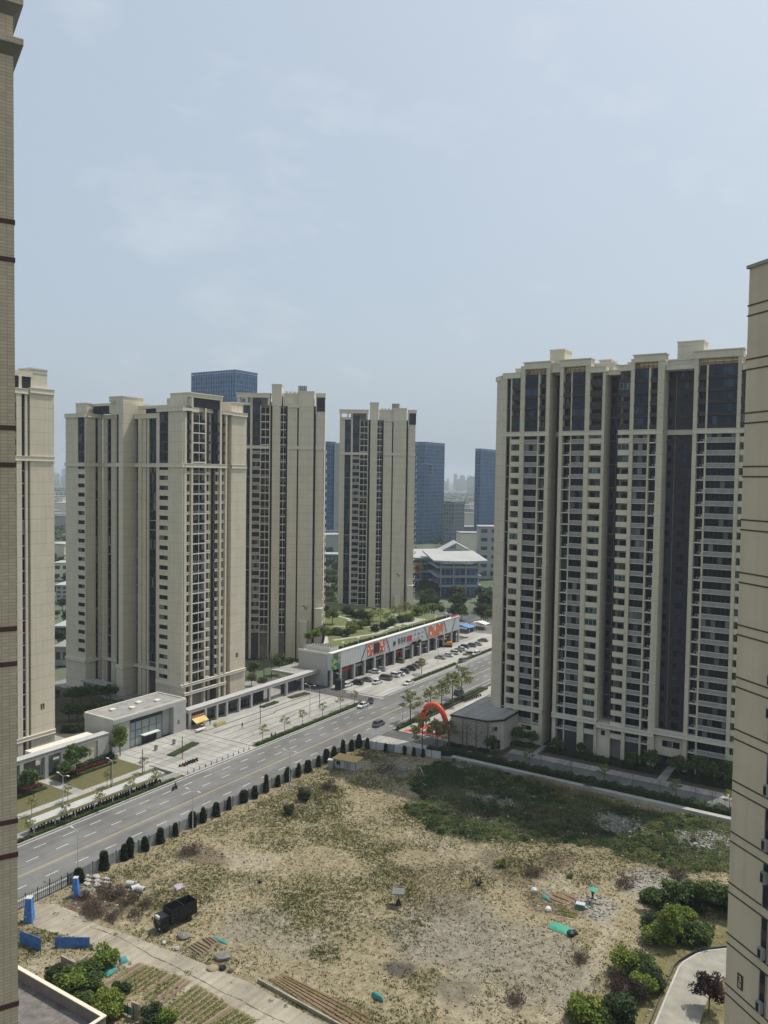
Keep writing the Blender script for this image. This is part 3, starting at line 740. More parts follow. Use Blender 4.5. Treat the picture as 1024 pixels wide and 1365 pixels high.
sheet('side_road', rect(RX1 + 0.01, 182.0, -99, 188.0), 0.0, 'asphalt2')
sheet('cross_road', rect(-420, 330, RX0 - 0.01, 350), 0.0, 'asphalt'); sheet('cross_road', rect(RX1 + 0.01, 330, 60, 350), 0.0, 'asphalt')
mb = MB()
y = 40.0
while y < 420:
    for x, ph in ((-133.8, 0.0), (-130.2, 2.2), (-122.7, 1.0)):
        if not (204 < y + ph < 214): mb.box(x - 0.075, y + ph, -0.05, x + 0.075, y + ph + 2.6, 0.004, M['paint'])
    y += 6.2
mb.box(-136.75, 40, -0.05, -136.6, 203, 0.004, M['paint']); mb.box(-136.75, 217, -0.05, -136.6, 420, 0.004, M['paint'])
mb.box(-119.2, 40, -0.05, -119.05, 178, 0.004, M['paint']); mb.box(-119.2, 190, -0.05, -119.05, 420, 0.004, M['paint'])
for i in range(11):      # hollow squares of the crossing on the side road
    x = -150.2 + i * 1.3
    for a, b, c, d in ((0, 0, 1, .18), (0, .82, 1, 1), (0, .18, .18, .82), (.82, .18, 1, .82)):
        mb.box(x + a, 212.6 + b * 1.1, -0.05, x + c, 212.6 + d * 1.1, 0.004, M['paint'])
for i in range(14):      # wide bars near the far junction
    mb.box(-137 + i * 1.4, 318, -0.05, -136.4 + i * 1.4, 322, 0.004, M['paint'])
structure(mb.build('road_marking'))
mb = MB(); mb.box(-126.62, 40, -0.05, -126.5, 330, 0.004, M['yellow']); mb.box(-126.28, 40, -0.05, -126.16, 330, 0.004, M['yellow'])
structure(mb.build('yellow_centre_line'))
mb = MB()
for y0, y1 in ((40, 205.5), (214.5, 330)): mb.box(RX0 - 0.3, y0, -0.3, RX0, y1, 0.14, M['kerb'])
for y0, y1 in ((40, 181.5), (188.5, 330)): mb.box(RX1, y0, -0.3, RX1 + 0.3, y1, 0.14, M['kerb'])
for x, y in ((RX0 - 0.3, 206),): mb.box(-175, 205.5, -0.3, x, 205.8, 0.14, M['kerb'])
structure(mb.build('kerb'))
# west side, near part: verge, bike parking, lawn, paths
sheet('verge', rect(-138.9, 40, RX0 - 0.31, 130.5), 0.12, 'turf')
sheet('bike_parking_pavement', rect(-141.6, 40, -138.91, 131), 0.12, 'paving2')
sheet('verge', rect(-147.6, 40, -141.61, 128.5), 0.12, 'lawn')
sheet('footpath', rect(-149.7, 40, -147.61, 130.6), 0.13, 'paving')
sheet('verge', rect(-163.0, 40, -149.71, 109.8), 0.12, 'lawn'); sheet('verge', rect(-163.0, 112.2, -149.71, 129.6), 0.12, 'lawn')
sheet('footpath', rect(-163.0, 109.81, -149.71, 112.19), 0.13, 'paving')
sheet('plaza', rect(-163.0, 131.01, RX0 - 0.31, 155.6), 0.13, 'paving')
sheet('plaza', rect(-163.0, 129.61, -149.71, 131.0), 0.13, 'paving')
sheet('forecourt', rect(-166.5, 155.61, -139.6, 205.4), 0.13, 'paving')
sheet('verge', rect(-139.59, 155.61, RX0 - 0.31, 205.4), 0.12, 'turf')
sheet('courtyard', rect(-236, 60, -166.6, 205.4), 0.10, 'paving2'); sheet('courtyard_lawn', rect(-232, 100, -178, 128), 0.12, 'turf'); sheet('courtyard_lawn', rect(-240, 132, -182, 163), 0.12, 'soil')
mb = MB()
rj = random.Random(3)
for i in range(8):
    y0 = 132.5 + i * 2.9; mb.box(-162.4, y0, 0.0, RX0 - 0.4, y0 + 0.14, 0.134, M['darkline'])
mb.box(-162.9, 155.3, 0.0, RX0 - 0.4, 155.6, 0.134, M['darkline'])
for x0, wd in ((-157.6, 0.5), (-154.4, 0.45), (-150.6, 0.22), (-147.3, 0.24), (-144.6, 0.22), (-142.2, 0.16)):
    pts = []; y0 = 157.0; x = x0          # long joints with the odd jog
    while y0 < 204.5:
        y1 = min(204.5, y0 + rj.uniform(9, 22)); jx = x + (rj.choice((-0.9, 0.9, 0)) if y1 < 200 else 0)
        mb.box(x - wd / 2, y0, 0.0, x + wd / 2, y1, 0.134, M['darkline'])
        if jx != x and y1 < 203:
            a = math.atan2(2.2, jx - x); mb.prism([(x - wd / 2, y1), (x + wd / 2, y1), (jx + wd / 2, y1 + 2.2), (jx - wd / 2, y1 + 2.2)], 0.0, 0.134, M['darkline']); y1 += 2.2
        x, y0 = jx, y1
structure(mb.build('paving_joint'))
# parking in front of the shopping hall
sheet('car_park', rect(-158.5, 214.01, -140.2, 318), 0.10, 'paving'); sheet('verge', rect(-140.19, 230, -138.6, 322), 0.12, 'turf')
sheet('car_park', rect(-140.19, 214.01, RX0 - 0.31, 229.99), 0.10, 'paving'); sheet('car_park', rect(-138.59, 230, RX0 - 0.31, 322), 0.10, 'paving2')
sheet('car_park', rect(-195, 318.01, -138.61, 329.5), 0.09, 'paving')
mb = MB(); mb.box(-152.9, 216, 0, -152.75, 316, 0.104, M['darkline']); mb.box(-156.2, 216, 0, -156.05, 316, 0.104, M['darkline'])
structure(mb.build('paving_joint'))
# east corner: plaza of the arch, lane and lawn in front of the right tower
sheet('verge', rect(RX1 + 0.31, 189, -115.0, 330), 0.13, 'soil')
sheet('plaza', rect(-114.99, 188.01, -98.6, 330), 0.12, 'paving')
sheet('pavement', rect(-120.0 + 3.4, 176.6, -93.0, 181.9), 0.12, 'paving')
sheet('lane', [(-82.9, 184.4), (-20, 184.4), (-20, 189.2), (-82.9, 189.2)], 0.10, 'asphalt'); sheet('footpath', rect(-82.9, 189.21, -20, 192.4), 0.13, 'paving'); sheet('footpath', rect(-92.9, 182.6, -20, 184.39), 0.13, 'paving')
sheet('garden_bed', rect(-98.5, 192.41, -20, 199.0), 0.14, 'soil'); sheet('garden_bed', rect(-98.5, 182.0, -92.91, 184.4), 0.14, 'soil'); sheet('garden_bed', rect(-98.5, 184.41, -82.91, 192.4), 0.14, 'soil')
sheet('footpath', [(-77.6, 192.3), (-76.2, 192.3), (-76.2, 200), (-77.6, 200)], 0.15, 'paving'); sheet('footpath', [(-46.4, 192.3), (-44.4, 192.3), (-44.4, 203), (-46.4, 203)], 0.15, 'paving')
M['retain'] = mat('retaining_wall', (0.34, 0.33, 0.30), 0.9, 0.18, 0.5)
o = MB().box(-92.5, 176.4, -0.5, -16, 177.9, 0.75, M['retain']).build('retaining_wall'); tag(o, 'long low pale concrete wall behind the overgrown part of the lot, below the dark hedge', 'wall')
sheet('garden_bed', rect(-92.5, 177.91, -16, 182.59), 0.3, 'soil')
M['carpet'] = mat('red_carpet', (0.50, 0.075, 0.045), 0.9, 0.15, 1.2)
o = MB().prism([(-113.8, 188.6), (-100.5, 190.2), (-100.5, 191.6), (-113.8, 190.4)], 0.1, 0.135, M['carpet']).build('red_carpet'); tag(o, 'long red carpet strip nearest the road mouth in front of the inflatable arch', 'carpet')
o = MB().prism([(-111.5, 193.2), (-101.2, 196.0), (-101.0, 200.5), (-110.6, 197.0)], 0.1, 0.137, M['carpet']).build('red_carpet'); tag(o, 'broad red carpet laid on the paving under the inflatable arch', 'carpet')
# ---------------------------------------------------------------- vegetation
def leaf_mat(name, c, var=0.45, dry=None, trans=0.25):
    m, n, L, b = newmat(name)
    g = n.new('ShaderNodeNewGeometry')
    hsv = n.new('ShaderNodeHueSaturation'); hsv.inputs['Color'].default_value = rgb(c)
    mr = n.new('ShaderNodeMapRange'); mr.inputs[3].default_value = 1 - var; mr.inputs[4].default_value = 1 + var
    L(g.outputs['Random Per Island'], mr.inputs[0]); L(mr.outputs[0], hsv.inputs['Value'])
    no = n.new('ShaderNodeTexNoise'); no.inputs['Scale'].default_value = 0.55; L(g.outputs['Position'], no.inputs['Vector'])
    mh = n.new('ShaderNodeMapRange'); mh.inputs[1].default_value = 0.3; mh.inputs[2].default_value = 0.7; mh.inputs[3].default_value = 0.465; mh.inputs[4].default_value = 0.53
    L(no.outputs['Fac'], mh.inputs[0]); L(mh.outputs[0], hsv.inputs['Hue'])
    L(hsv.outputs[0], b.inputs['Base Color']); b.inputs['Roughness'].default_value = 0.7; b.inputs['Specular IOR Level'].default_value = 0.2
    tr = n.new('ShaderNodeBsdfTranslucent'); L(hsv.outputs[0], tr.inputs[0])
    mx = n.new('ShaderNodeMixShader'); mx.inputs[0].default_value = trans
    out = n['Material Output']; L(b.outputs[0], mx.inputs[1]); L(tr.outputs[0], mx.inputs[2]); L(mx.outputs[0], out.inputs[0])
    return m
M['bark'] = mat('bark', (0.11, 0.09, 0.07), 0.95, 0.3, 3)
M['lf_young'] = leaf_mat('young_leaf', (0.20, 0.22, 0.07))
M['lf_mid'] = leaf_mat('mid_green_leaf', (0.085, 0.125, 0.035))
M['lf_dark'] = leaf_mat('dark_green_leaf', (0.040, 0.065, 0.024))
M['lf_bright'] = leaf_mat('bright_green_leaf', (0.15, 0.20, 0.035))
M['lf_purple'] = leaf_mat('purple_leaf', (0.045, 0.022, 0.022))
M['lf_red'] = leaf_mat('red_leaf', (0.13, 0.022, 0.035))
M['lf_dry'] = leaf_mat('dry_leaf', (0.15, 0.11, 0.075))
M['lf_brown'] = leaf_mat('brown_twig', (0.10, 0.07, 0.052))
M['stake'] = mat('grey_stake', (0.25, 0.22, 0.18), 0.9)

def leaf_cloud(rng, pts, size, up=0.5, flat=1.0):
    """one quad per point, random lie"""
    n = len(pts)
    nrm = rng.normal(size=(n, 3)); nrm[:, 2] = np.abs(nrm[:, 2]) + up
    nrm /= np.linalg.norm(nrm, axis=1, keepdims=True)
    t = rng.normal(size=(n, 3)); a = np.cross(nrm, t); a /= np.linalg.norm(a, axis=1, keepdims=True) + 1e-9
    b = np.cross(nrm, a)
    s = size * rng.uniform(0.55, 1.35, size=(n, 1)); s2 = s * rng.uniform(0.5, 0.95, size=(n, 1))
    V = np.stack([pts - a * s, pts - b * s2, pts + a * s, pts + b * s2], 1).reshape(-1, 3)
    F = np.arange(4 * n).reshape(n, 4)
    return V, F
def blob_points(rng, blobs, n):
    w_ = np.array([max(0.05, b[3] * b[4] * b[5]) ** 0.67 for b in blobs]); w_ /= w_.sum()
    k = rng.choice(len(blobs), n, p=w_)
    B = np.array(blobs)[k]
    d = rng.normal(size=(n, 3)); d /= np.linalg.norm(d, axis=1, keepdims=True)
    r = rng.uniform(0.25, 1.0, size=(n, 1)) ** 0.5
    return B[:, :3] + d * r * B[:, 3:6]
TREES = {}
def tree_kind(kind, seed):
    key = (kind, seed)
    if key in TREES: return TREES[key]
    rng = np.random.default_rng(seed * 101 + len(kind) * 7); r = random.Random(seed * 31 + len(kind))
    tr = MB(); blobs = []; bark = M['bark']
    def limb(p, d, l, rad, n=3):
        pts = [Vector(p)]; q = Vector(p); dd = Vector(d).normalized()
        for i in range(n):
            dd = (dd + Vector((r.uniform(-.25, .25), r.uniform(-.25, .25), r.uniform(-.05, .25)))).normalized()
            q = q + dd * (l / n); pts.append(q.copy())
        tr.tube(pts, [rad * (1 - 0.8 * i / n) for i in range(n + 1)], bark, 5)
        return pts
    def spread(h0, h1, n, l0, l1, rad, rise, br=(0.8, 0.8, 0.5), sub=2):
        for i in range(n):
            z = h0 + (h1 - h0) * i / max(1, n - 1); a = i * 2.4 + r.uniform(-.4, .4); l = l0 + (l1 - l0) * i / max(1, n - 1)
            pts = limb((0, 0, z), (math.cos(a), math.sin(a), rise + r.uniform(-.1, .2)), l * r.uniform(.8, 1.15), rad)
            for j in range(sub):
                b = pts[-1 - j % 2]; s = r.uniform(.7, 1.2)
                aa = a + r.uniform(-1, 1)
                e = limb(b, (math.cos(aa), math.sin(aa), .4), l * 0.35, rad * 0.4, 2)[-1]
                blobs.append((e.x, e.y, e.z, br[0] * s, br[1] * s, br[2] * s))
    if kind == 'sapling':
        tr.tube([(0, 0, 0), (.03, 0, 1.6), (0, .03, 3.4)], [.06, .05, .03], bark, 5)
        spread(1.7, 3.3, 7, 0.9, 0.5, .025, .35, (.45, .45, .25)); n, sz, lm = 260, .13, 'lf_young'
    elif kind == 'street':
        tr.tube([(0, 0, 0), (.05, 0, 3), (0, .08, 7.2)], [.16, .12, .05], bark, 7)
        spread(2.8, 7.0, 13, 2.5, 0.9, .06, .32, (.85, .85, .35)); n, sz, lm = 1500, .17, 'lf_young'
    elif kind == 'bare':
        tr.tube([(0, 0, 0), (.05, 0, 3), (0, .08, 6.6)], [.13, .1, .03], bark, 6)
        spread(2.0, 6.2, 20, 2.1, 0.7, .045, .45, (.6, .6, .3), 3); n, sz, lm = 160, .1, 'lf_dry'
    elif kind == 'round':
        tr.tube([(0, 0, 0), (.05, 0, 1.4), (0, 0, 3.2)], [.13, .11, .06], bark, 7)
        spread(1.4, 3.6, 9, 1.5, 0.9, .06, .5, (.9, .9, .65)); n, sz, lm = 1500, .19, 'lf_mid'
    elif kind == 'dense':
        tr.tube([(0, 0, 0), (.1, 0, 3), (0, .1, 6)], [.24, .2, .1], bark, 7)
        spread(2.6, 7.5, 13, 3.0, 1.6, .09, .45, (1.6, 1.6, 1.05)); n, sz, lm = 2300, .30, 'lf_dark'
    elif kind == 'dense_light':
        tr.tube([(0, 0, 0), (.1, 0, 3), (0, .1, 6)], [.2, .17, .08], bark, 7)
        spread(2.2, 6.5, 12, 2.6, 1.3, .08, .45, (1.4, 1.4, .9)); n, sz, lm = 2000, .27, 'lf_mid'
    elif kind == 'purple':
        tr.tube([(0, 0, 0), (.03, 0, 1.2), (0, 0, 2.6)], [.09, .08, .05], bark, 7)
        spread(1.3, 3.2, 10, 1.25, .7, .05, .5, (.75, .75, .55)); n, sz, lm = 2600, .12, 'lf_purple'
    elif kind == 'golden':
        tr.tube([(0, 0, 0), (.03, 0, 1.6), (0, 0, 4.6)], [.12, .1, .05], bark, 7)
        spread(1.6, 4.8, 12, 1.2, .8, .05, .7, (.8, .8, .7)); n, sz, lm = 2400, .16, 'lf_bright'
    elif kind == 'bush':
        for i in range(6): limb((r.uniform(-.3, .3), r.uniform(-.3, .3), 0), (r.uniform(-1, 1), r.uniform(-1, 1), 1.2), 1.4, .04)
        for i in range(9):
            a = i * 2.4; q = r.uniform(.2, 1.2); blobs.append((math.cos(a) * q, math.sin(a) * q, r.uniform(.5, 1.5), .7, .7, .55))
        n, sz, lm = 2200, .13, 'lf_mid'
    elif kind == 'bush_bright':
        for i in range(6): limb((r.uniform(-.3, .3), r.uniform(-.3, .3), 0), (r.uniform(-1, 1), r.uniform(-1, 1), 1.2), 1.5, .04)
        for i in range(10):
            a = i * 2.4; q = r.uniform(.2, 1.3); blobs.append((math.cos(a) * q, math.sin(a) * q, r.uniform(.5, 1.9), .75, .75, .6))
        n, sz, lm = 2600, .13, 'lf_bright'
    elif kind == 'bush_dark':
        for i in range(6): limb((r.uniform(-.3, .3), r.uniform(-.3, .3), 0), (r.uniform(-1, 1), r.uniform(-1, 1), 1.2), 1.4, .04)
        for i in range(10):
            a = i * 2.4; q = r.uniform(.2, 1.3); blobs.append((math.cos(a) * q, math.sin(a) * q, r.uniform(.5, 1.7), .7, .7, .6))
        n, sz, lm = 2400, .13, 'lf_dark'
    elif kind == 'scrub':      # leafless brown thicket
        for i in range(60):
            limb((r.uniform(-.8, .8), r.uniform(-.8, .8), 0), (r.uniform(-1, 1), r.uniform(-1, 1), r.uniform(.5, 1.4)), r.uniform(.8, 1.7), .022, 3)
        for i in range(8): blobs.append((r.uniform(-.9, .9), r.uniform(-.9, .9), r.uniform(.4, 1.0), .5, .5, .4))
        n, sz, lm = 700, .07, 'lf_brown'
    elif kind == 'scrub_purple':
        for i in range(70):
            limb((r.uniform(-.9, .9), r.uniform(-.9, .9), 0), (r.uniform(-.7, .7), r.uniform(-.7, .7), r.uniform(.9, 1.6)), r.uniform(1.0, 2.0), .02, 3)
        for i in range(8): blobs.append((r.uniform(-.9, .9), r.uniform(-.9, .9), r.uniform(.5, 1.5), .5, .5, .4))
        n, sz, lm = 1100, .07, 'lf_purple'
    P_ = blob_points(rng, blobs, n)
    P_[:, 2] = np.maximum(P_[:, 2], 0.12)
    V, F = leaf_cloud(rng, P_, sz)
    crown = np_mesh(kind + '_crown', V, F, M[lm]); trunk = tr.mesh(kind + '_trunk')
    TREES[key] = (trunk, crown); return TREES[key]
def tree(kind, pos, label, name=None, cat='tree', s=1.0, rz=None, group=None, seed=None, z=None):
    seed = seed if seed is not None else (int(abs(pos[0] * 7 + pos[1] * 3)) % 3)
    t, c = tree_kind(kind, seed)
    nm = name or {'bush': 'bush', 'bush_bright': 'bush', 'bush_dark': 'bush', 'scrub': 'dry_bush', 'scrub_purple': 'dry_bush'}.get(kind, 'tree')
    o = empty(nm, (pos[0], pos[1], pos[2] if len(pos) > 2 else 0.1), rz if rz is not None else (pos[0] * 3.1 + pos[1]) % 6.28, label, cat, group)
    o.scale = (s, s, s) if not hasattr(s, '__len__') else s
    bushy = nm in ('bush', 'dry_bush')
    link('stems' if bushy else 'trunk', t, o); link('foliage' if bushy else 'crown', c, o)
    return o
def hedge(name, pts, wd, h, n, m, label, size=0.12, z0=0.12, cat='hedge', seed=1, core='lf_dark'):
    """clipped hedge along a line: woody core hidden in a cloud of leaves"""
    rng = np.random.default_rng(seed)
    root = empty(name, (pts[0][0], pts[0][1], z0), 0, label, cat)
    P0 = np.array([[p[0] - pts[0][0], p[1] - pts[0][1]] for p in pts], float)
    seg = np.linalg.norm(np.diff(P0, axis=0), axis=1); k = rng.choice(len(seg), n, p=seg / seg.sum()); t = rng.uniform(size=(n, 1))
    c = P0[k] * (1 - t) + P0[k + 1] * t
    d = (P0[k + 1] - P0[k]) / seg[k][:, None]; nn = np.stack([-d[:, 1], d[:, 0]], 1)
    lump = 0.82 + 0.22 * np.sin(c[:, 0] * 1.7 + c[:, 1] * 1.1) * np.sin(c[:, 0] * 0.6 - c[:, 1] * 0.9 + 1)
    side = rng.uniform(-1, 1, n); zz = rng.uniform(0.1, 1, n)
    edge = rng.uniform(size=n) < 0.65
    top = rng.uniform(size=n) < 0.6
    side = np.where(edge & ~top, np.sign(side) * rng.uniform(.85, 1.05, n), side); zz = np.where(edge & top, rng.uniform(.88, 1.08, n), zz)
    p = np.concatenate([c + nn * (side * wd / 2)[:, None], (zz * h * lump)[:, None]], 1)
    V, F = leaf_cloud(rng, p, size)
    link('foliage', np_mesh(name + '_foliage', V, F, M[m]), root)
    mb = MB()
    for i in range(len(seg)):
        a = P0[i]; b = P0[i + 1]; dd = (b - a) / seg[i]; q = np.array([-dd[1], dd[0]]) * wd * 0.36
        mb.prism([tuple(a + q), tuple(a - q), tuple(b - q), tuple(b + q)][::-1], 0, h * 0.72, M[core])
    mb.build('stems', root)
    return root

# street saplings in the forecourt hedge and by the bike shed
hedge('hedge', [(-138.5, 156.5), (-138.4, 204.5)], 1.1, 0.75, 5200, 'lf_mid', 'long low clipped hedge between the paved forecourt and the road')
hedge('hedge', [(-139.4, 232), (-139.4, 268)], 1.1, 0.8, 3000, 'lf_mid', 'low clipped hedge between the car park and the road, nearer the side street', seed=2)
hedge('hedge', [(-139.6, 276), (-139.6, 321)], 1.1, 0.8, 3200, 'lf_mid', 'low clipped hedge between the car park and the road, farther up the road', seed=3)
hedge('hedge', [(-138.1, 60), (-138.1, 128)], 0.9, 0.55, 6000, 'lf_mid', 'low grassy hedge between the road and the row of scooters', 0.11, seed=4)
hedge('hedge', [(-159.6, 88), (-159.4, 108.6)], 1.7, 0.7, 2600, 'lf_red', 'dark red flowering hedge under the left end of the long wall', 0.13, seed=5, core='lf_purple')
hedge('hedge', [(-159.6, 114), (-159.6, 126.5)], 1.3, 0.7, 1700, 'lf_red', 'dark red flowering hedge beside the entrance plaza', 0.13, seed=6, core='lf_purple')
hedge('hedge', [(-157.6, 88), (-157.4, 108.4)], 1.6, 0.55, 2600, 'lf_mid', 'low green hedge in front of the left red hedge', 0.12, seed=7)
hedge('hedge', [(-157.9, 113.5), (-157.8, 127.5)], 1.2, 0.5, 1500, 'lf_mid', 'low green hedge in front of the red hedge beside the plaza', 0.12, seed=8)
hedge('hedge', [(-161.0, 92), (-161.0, 108)], 1.2, 1.5, 2400, 'lf_dark', 'tall dark green hedge against the left end of the long wall', 0.14, seed=9)
hedge('hedge', [(-161.2, 119.5), (-161.3, 129.6)], 1.6, 1.3, 1900, 'lf_dark', 'dark green hedge against the wall beside the plaza', 0.14, seed=10)
hedge('hedge', [(-116.0, 189.5), (-116.0, 243)], 1.5, 0.7, 4000, 'lf_mid', 'low hedge strip along the road beside the inflatable arch', 0.13, seed=11)
hedge('hedge', [(-114.2, 200), (-114.3, 243)], 0.8, 0.6, 2200, 'lf_dry', 'narrow reddish brown hedge beside the plaza of the arch', 0.12, seed=12)
hedge('hedge', [(-99.5, 176.6), (-92, 179.4), (-60, 179.6), (-18, 179.8)], 2.2, 1.7, 15000, 'lf_dark', 'long dark hedge above the low concrete wall in front of the right tower', 0.16, seed=13, z0=0.3)
hedge('hedge', [(-92, 194.0), (-79, 196.8)], 2.6, 0.9, 2500, 'lf_mid', 'green shrub bed in front of the left corner of the right tower', 0.15, seed=14)
hedge('hedge', [(-75.4, 196.3), (-47, 196.4)], 3.4, 1.2, 6000, 'lf_dark', 'dark shrub bed along the foot of the right tower', 0.16, seed=15)
hedge('hedge', [(-43.8, 196.2), (-20, 196.4)], 3.4, 1.5, 5000, 'lf_dark', 'dark shrub bed right of the tower entrance path', 0.16, seed=16)
hedge('hedge', [(-98.0, 185.2), (-86.6, 186.2)], 1.6, 0.8, 1900, 'lf_dark', 'dark shrub bed at the foot of the grey flat-roofed annex', 0.15, seed=17)
hedge('shrub_bed', [(-150.4, 138.2), (-152.6, 148.8)], 2.4, 0.35, 1500, 'lf_mid', 'low green planting bed in the entrance plaza', 0.11, cat='planting bed', seed=18)
hedge('shrub_bed', [(-160.2, 183), (-160.4, 190.4)], 2.0, 0.3, 1100, 'lf_mid', 'small green planting bed by the open arcade, nearer the shops', 0.11, cat='planting bed', seed=19)
hedge('shrub_bed', [(-160.0, 196), (-159.0, 204)], 2.4, 0.3, 1300, 'lf_mid', 'small green planting bed by the open arcade, nearer the side street', 0.11, cat='planting bed', seed=20)
sap = 'slender young tree with thin pale leaves, one of the row in the forecourt hedge'
for y in (159.4, 168.3, 176.1, 185.3, 194.0, 201.5):
    tree('sapling', (-139.0, y, 0.1), sap, 'young_tree', group='young trees in the forecourt hedge', s=1.25)
for y in (91.5, 99.5, 107.5, 115.5, 122.5):
    tree('sapling', (-137.9, y, 0.1), 'thin young tree in the verge between the road and the scooter shed', 'young_tree', group='young trees by the scooter shed', s=1.1)
for y in (98, 106.5, 116.5, 127):
    tree('sapling', (-147.0, y, 0.1), 'thin young tree beside the footpath behind the scooter shed', 'young_tree', group='young trees along the footpath', s=1.05)
ks = [('round', (-157.6, 104.5), 1.15, 'leafy green tree by the left pillar of the long wall'), ('round', (-158.2, 117.0), 1.5, 'broad bright green tree in front of the long wall panel'),
      ('round', (-157.2, 113.2), 0.95, 'short round green tree right of the cross path'), ('golden', (-160.6, 131.2), 1.3, 'tall yellow green tree at the corner of the glass gatehouse')]
for k, p, s, l in ks: tree(k, (p[0], p[1], 0.1), l, s=s)
tree('street', (-116.6, 197.2, 0.1), 'pale green layered tree beside the lamp post left of the inflatable arch', s=1.15, seed=0)
tree('street', (-116.4, 208.5, 0.1), 'sparse layered street tree just behind the inflatable arch', s=1.0, seed=1)
tree('street', (-116.2, 215.0, 0.1), 'layered street tree second behind the inflatable arch', s=1.05, seed=2)
tree('street', (-114.9, 219.5, 0.1), 'tall pale green street tree nearer the parked scooters', s=1.3, seed=1)
tree('street', (-116.4, 228.5, 0.1), 'tall pale green street tree beside the dark parked car', s=1.3, seed=0)
tree('street', (-142.0, 247.5, 0.1), 'small layered tree among the cars of the car park', s=0.75, seed=2)
for i, (p, s) in enumerate((((-100.6, 176.4), 1.15), ((-98.4, 179.3), 1.0), ((-99.6, 182.5), 0.9))):
    tree('street', (p[0], p[1], 0.1), ['green layered tree at the left end of the dark hedge by the white pavement', 'green layered tree close beside the left corner of the grey annex', 'small green tree in front of the red carpet'][i], s=s, seed=i)
for i, p in enumerate(((-95.8, 182.0), (-90.6, 181.3), (-87.2, 186.4))):
    tree('bare', (p[0], p[1], 0.2), ['bare grey tree in front of the blank annex wall, leftmost', 'bare grey tree standing in the dark hedge before the annex', 'bare grey tree near the corner of the annex'][i], s=1.2, seed=i)
for i, (x, y, s_, k) in enumerate(((-93.2, 184.2, 1.25, 'bare'), (-89.0, 183.4, 1.35, 'bare'), (-97.2, 184.0, .9, 'street'), (-85.6, 185.0, 1.0, 'round'))):
    tree(k, (x, y, 0.2), ['tall bare tree close to the middle of the annex wall', 'tall bare tree right of the middle of the annex wall', 'small leafy street tree at the left corner of the annex', 'dark round tree at the right corner of the annex'][i], s=s_, seed=(i + 1) % 3)
for i, x in enumerate((-74.5, -71.5, -64, -56, -49.5, -43.5, -40, -36, -32.5, -29)):
    tree('bare' if i % 3 else 'street', (x, 183.2, 0.1), 'thin leafless staked tree along the lane in front of the right tower' if i % 3 else 'thin young tree with a few leaves along the lane in front of the right tower', 'young_tree', s=0.55, seed=i % 3, group='thin trees along the lane')
for i, (x, s) in enumerate(((-83, 1.0), (-79.5, .9), (-72, .9), (-66, .8), (-53, .9), (-49, 1.1), (-42.5, 1.1), (-38, 1.25), (-34.5, 1.2), (-31.5, 1.3))):
    tree('round', (x, 195.5 + (i % 2), 0.2), 'dark green garden tree at the foot of the right tower', s=s, seed=i % 3, group='garden trees at the foot of the right tower')
# courtyard trees between the towers and behind the arcade
for i, (px, py, s, k) in enumerate(((340, 905, 1.3, 'round'), (352, 902, 1.4, 'bare'), (362, 905, 1.35, 'bare'), (372, 898, 1.7, 'dense_light'), (385, 893, 1.0, 'round'), (335, 915, .9, 'round'), (350, 918, .8, 'round'))):
    p = G(px, py); tree(k, (p.x, p.y, 0.1), ['bushy green tree behind the arcade next to the stepped tower', 'thin bare courtyard tree behind the arcade, left one', 'thin bare courtyard tree behind the arcade, right one', 'largest leafy green tree behind the open arcade', 'small dark tree against the end wall of the shopping hall', 'low green tree over the shop roofs', 'low green tree behind the arcade roof'][i], s=s if k != 'dense_light' else 0.85)
for i in range(44):
    x, y = -178 - (i * 7.3) % 47, 131 + (i * 5.9) % 31
    if x > -181 and y < 158: continue
    tree('bush_dark' if i % 2 else 'round', (x, y, 0.1), 'dark courtyard bush between the tower and the gatehouse' if i % 2 else 'small dark courtyard tree between the tower and the gatehouse', s=1.1, group='planting in the shaded courtyard')
for i in range(8):
    tree('bush', (-186 - i * 5.1 % 30, 108 + (i * 4.7) % 19, 0.1), 'rounded green bush on the courtyard lawn left of the gatehouse', s=1.0, group='bushes on the courtyard lawn')
# ---------------------------------------------------------------- low buildings
M['greywhite'] = mat('grey_white_render', (0.40, 0.395, 0.375), 0.8, 0.08, 0.4, streak=0.1)
M['metalclad'] = mat('pale_ribbed_cladding', (0.50, 0.51, 0.51), 0.45, 0.05, 0.5)
M['storefront'] = glass_mat('storefront_glass', (0.02, 0.022, 0.025), (0.12, 0.11, 0.10), 0.3)
M['paleglass'] = glass_mat('pale_gatehouse_glass', (0.16, 0.20, 0.20), (0.26, 0.31, 0.30), 0.6, 0.12)
M['awning'] = mat('yellow_awning', (0.55, 0.43, 0.16), 0.8)
M['red'] = mat('red_sign', (0.42, 0.04, 0.03), 0.6, 0.2, 3)
M['green'] = mat('green_sign', (0.03, 0.16, 0.12), 0.6, 0.2, 3)
M['orange'] = mat('orange_paint', (0.55, 0.22, 0.03), 0.5, 0.1)
M['blue'] = mat('blue_sheet', (0.07, 0.19, 0.47), 0.55, 0.35, 1.6)
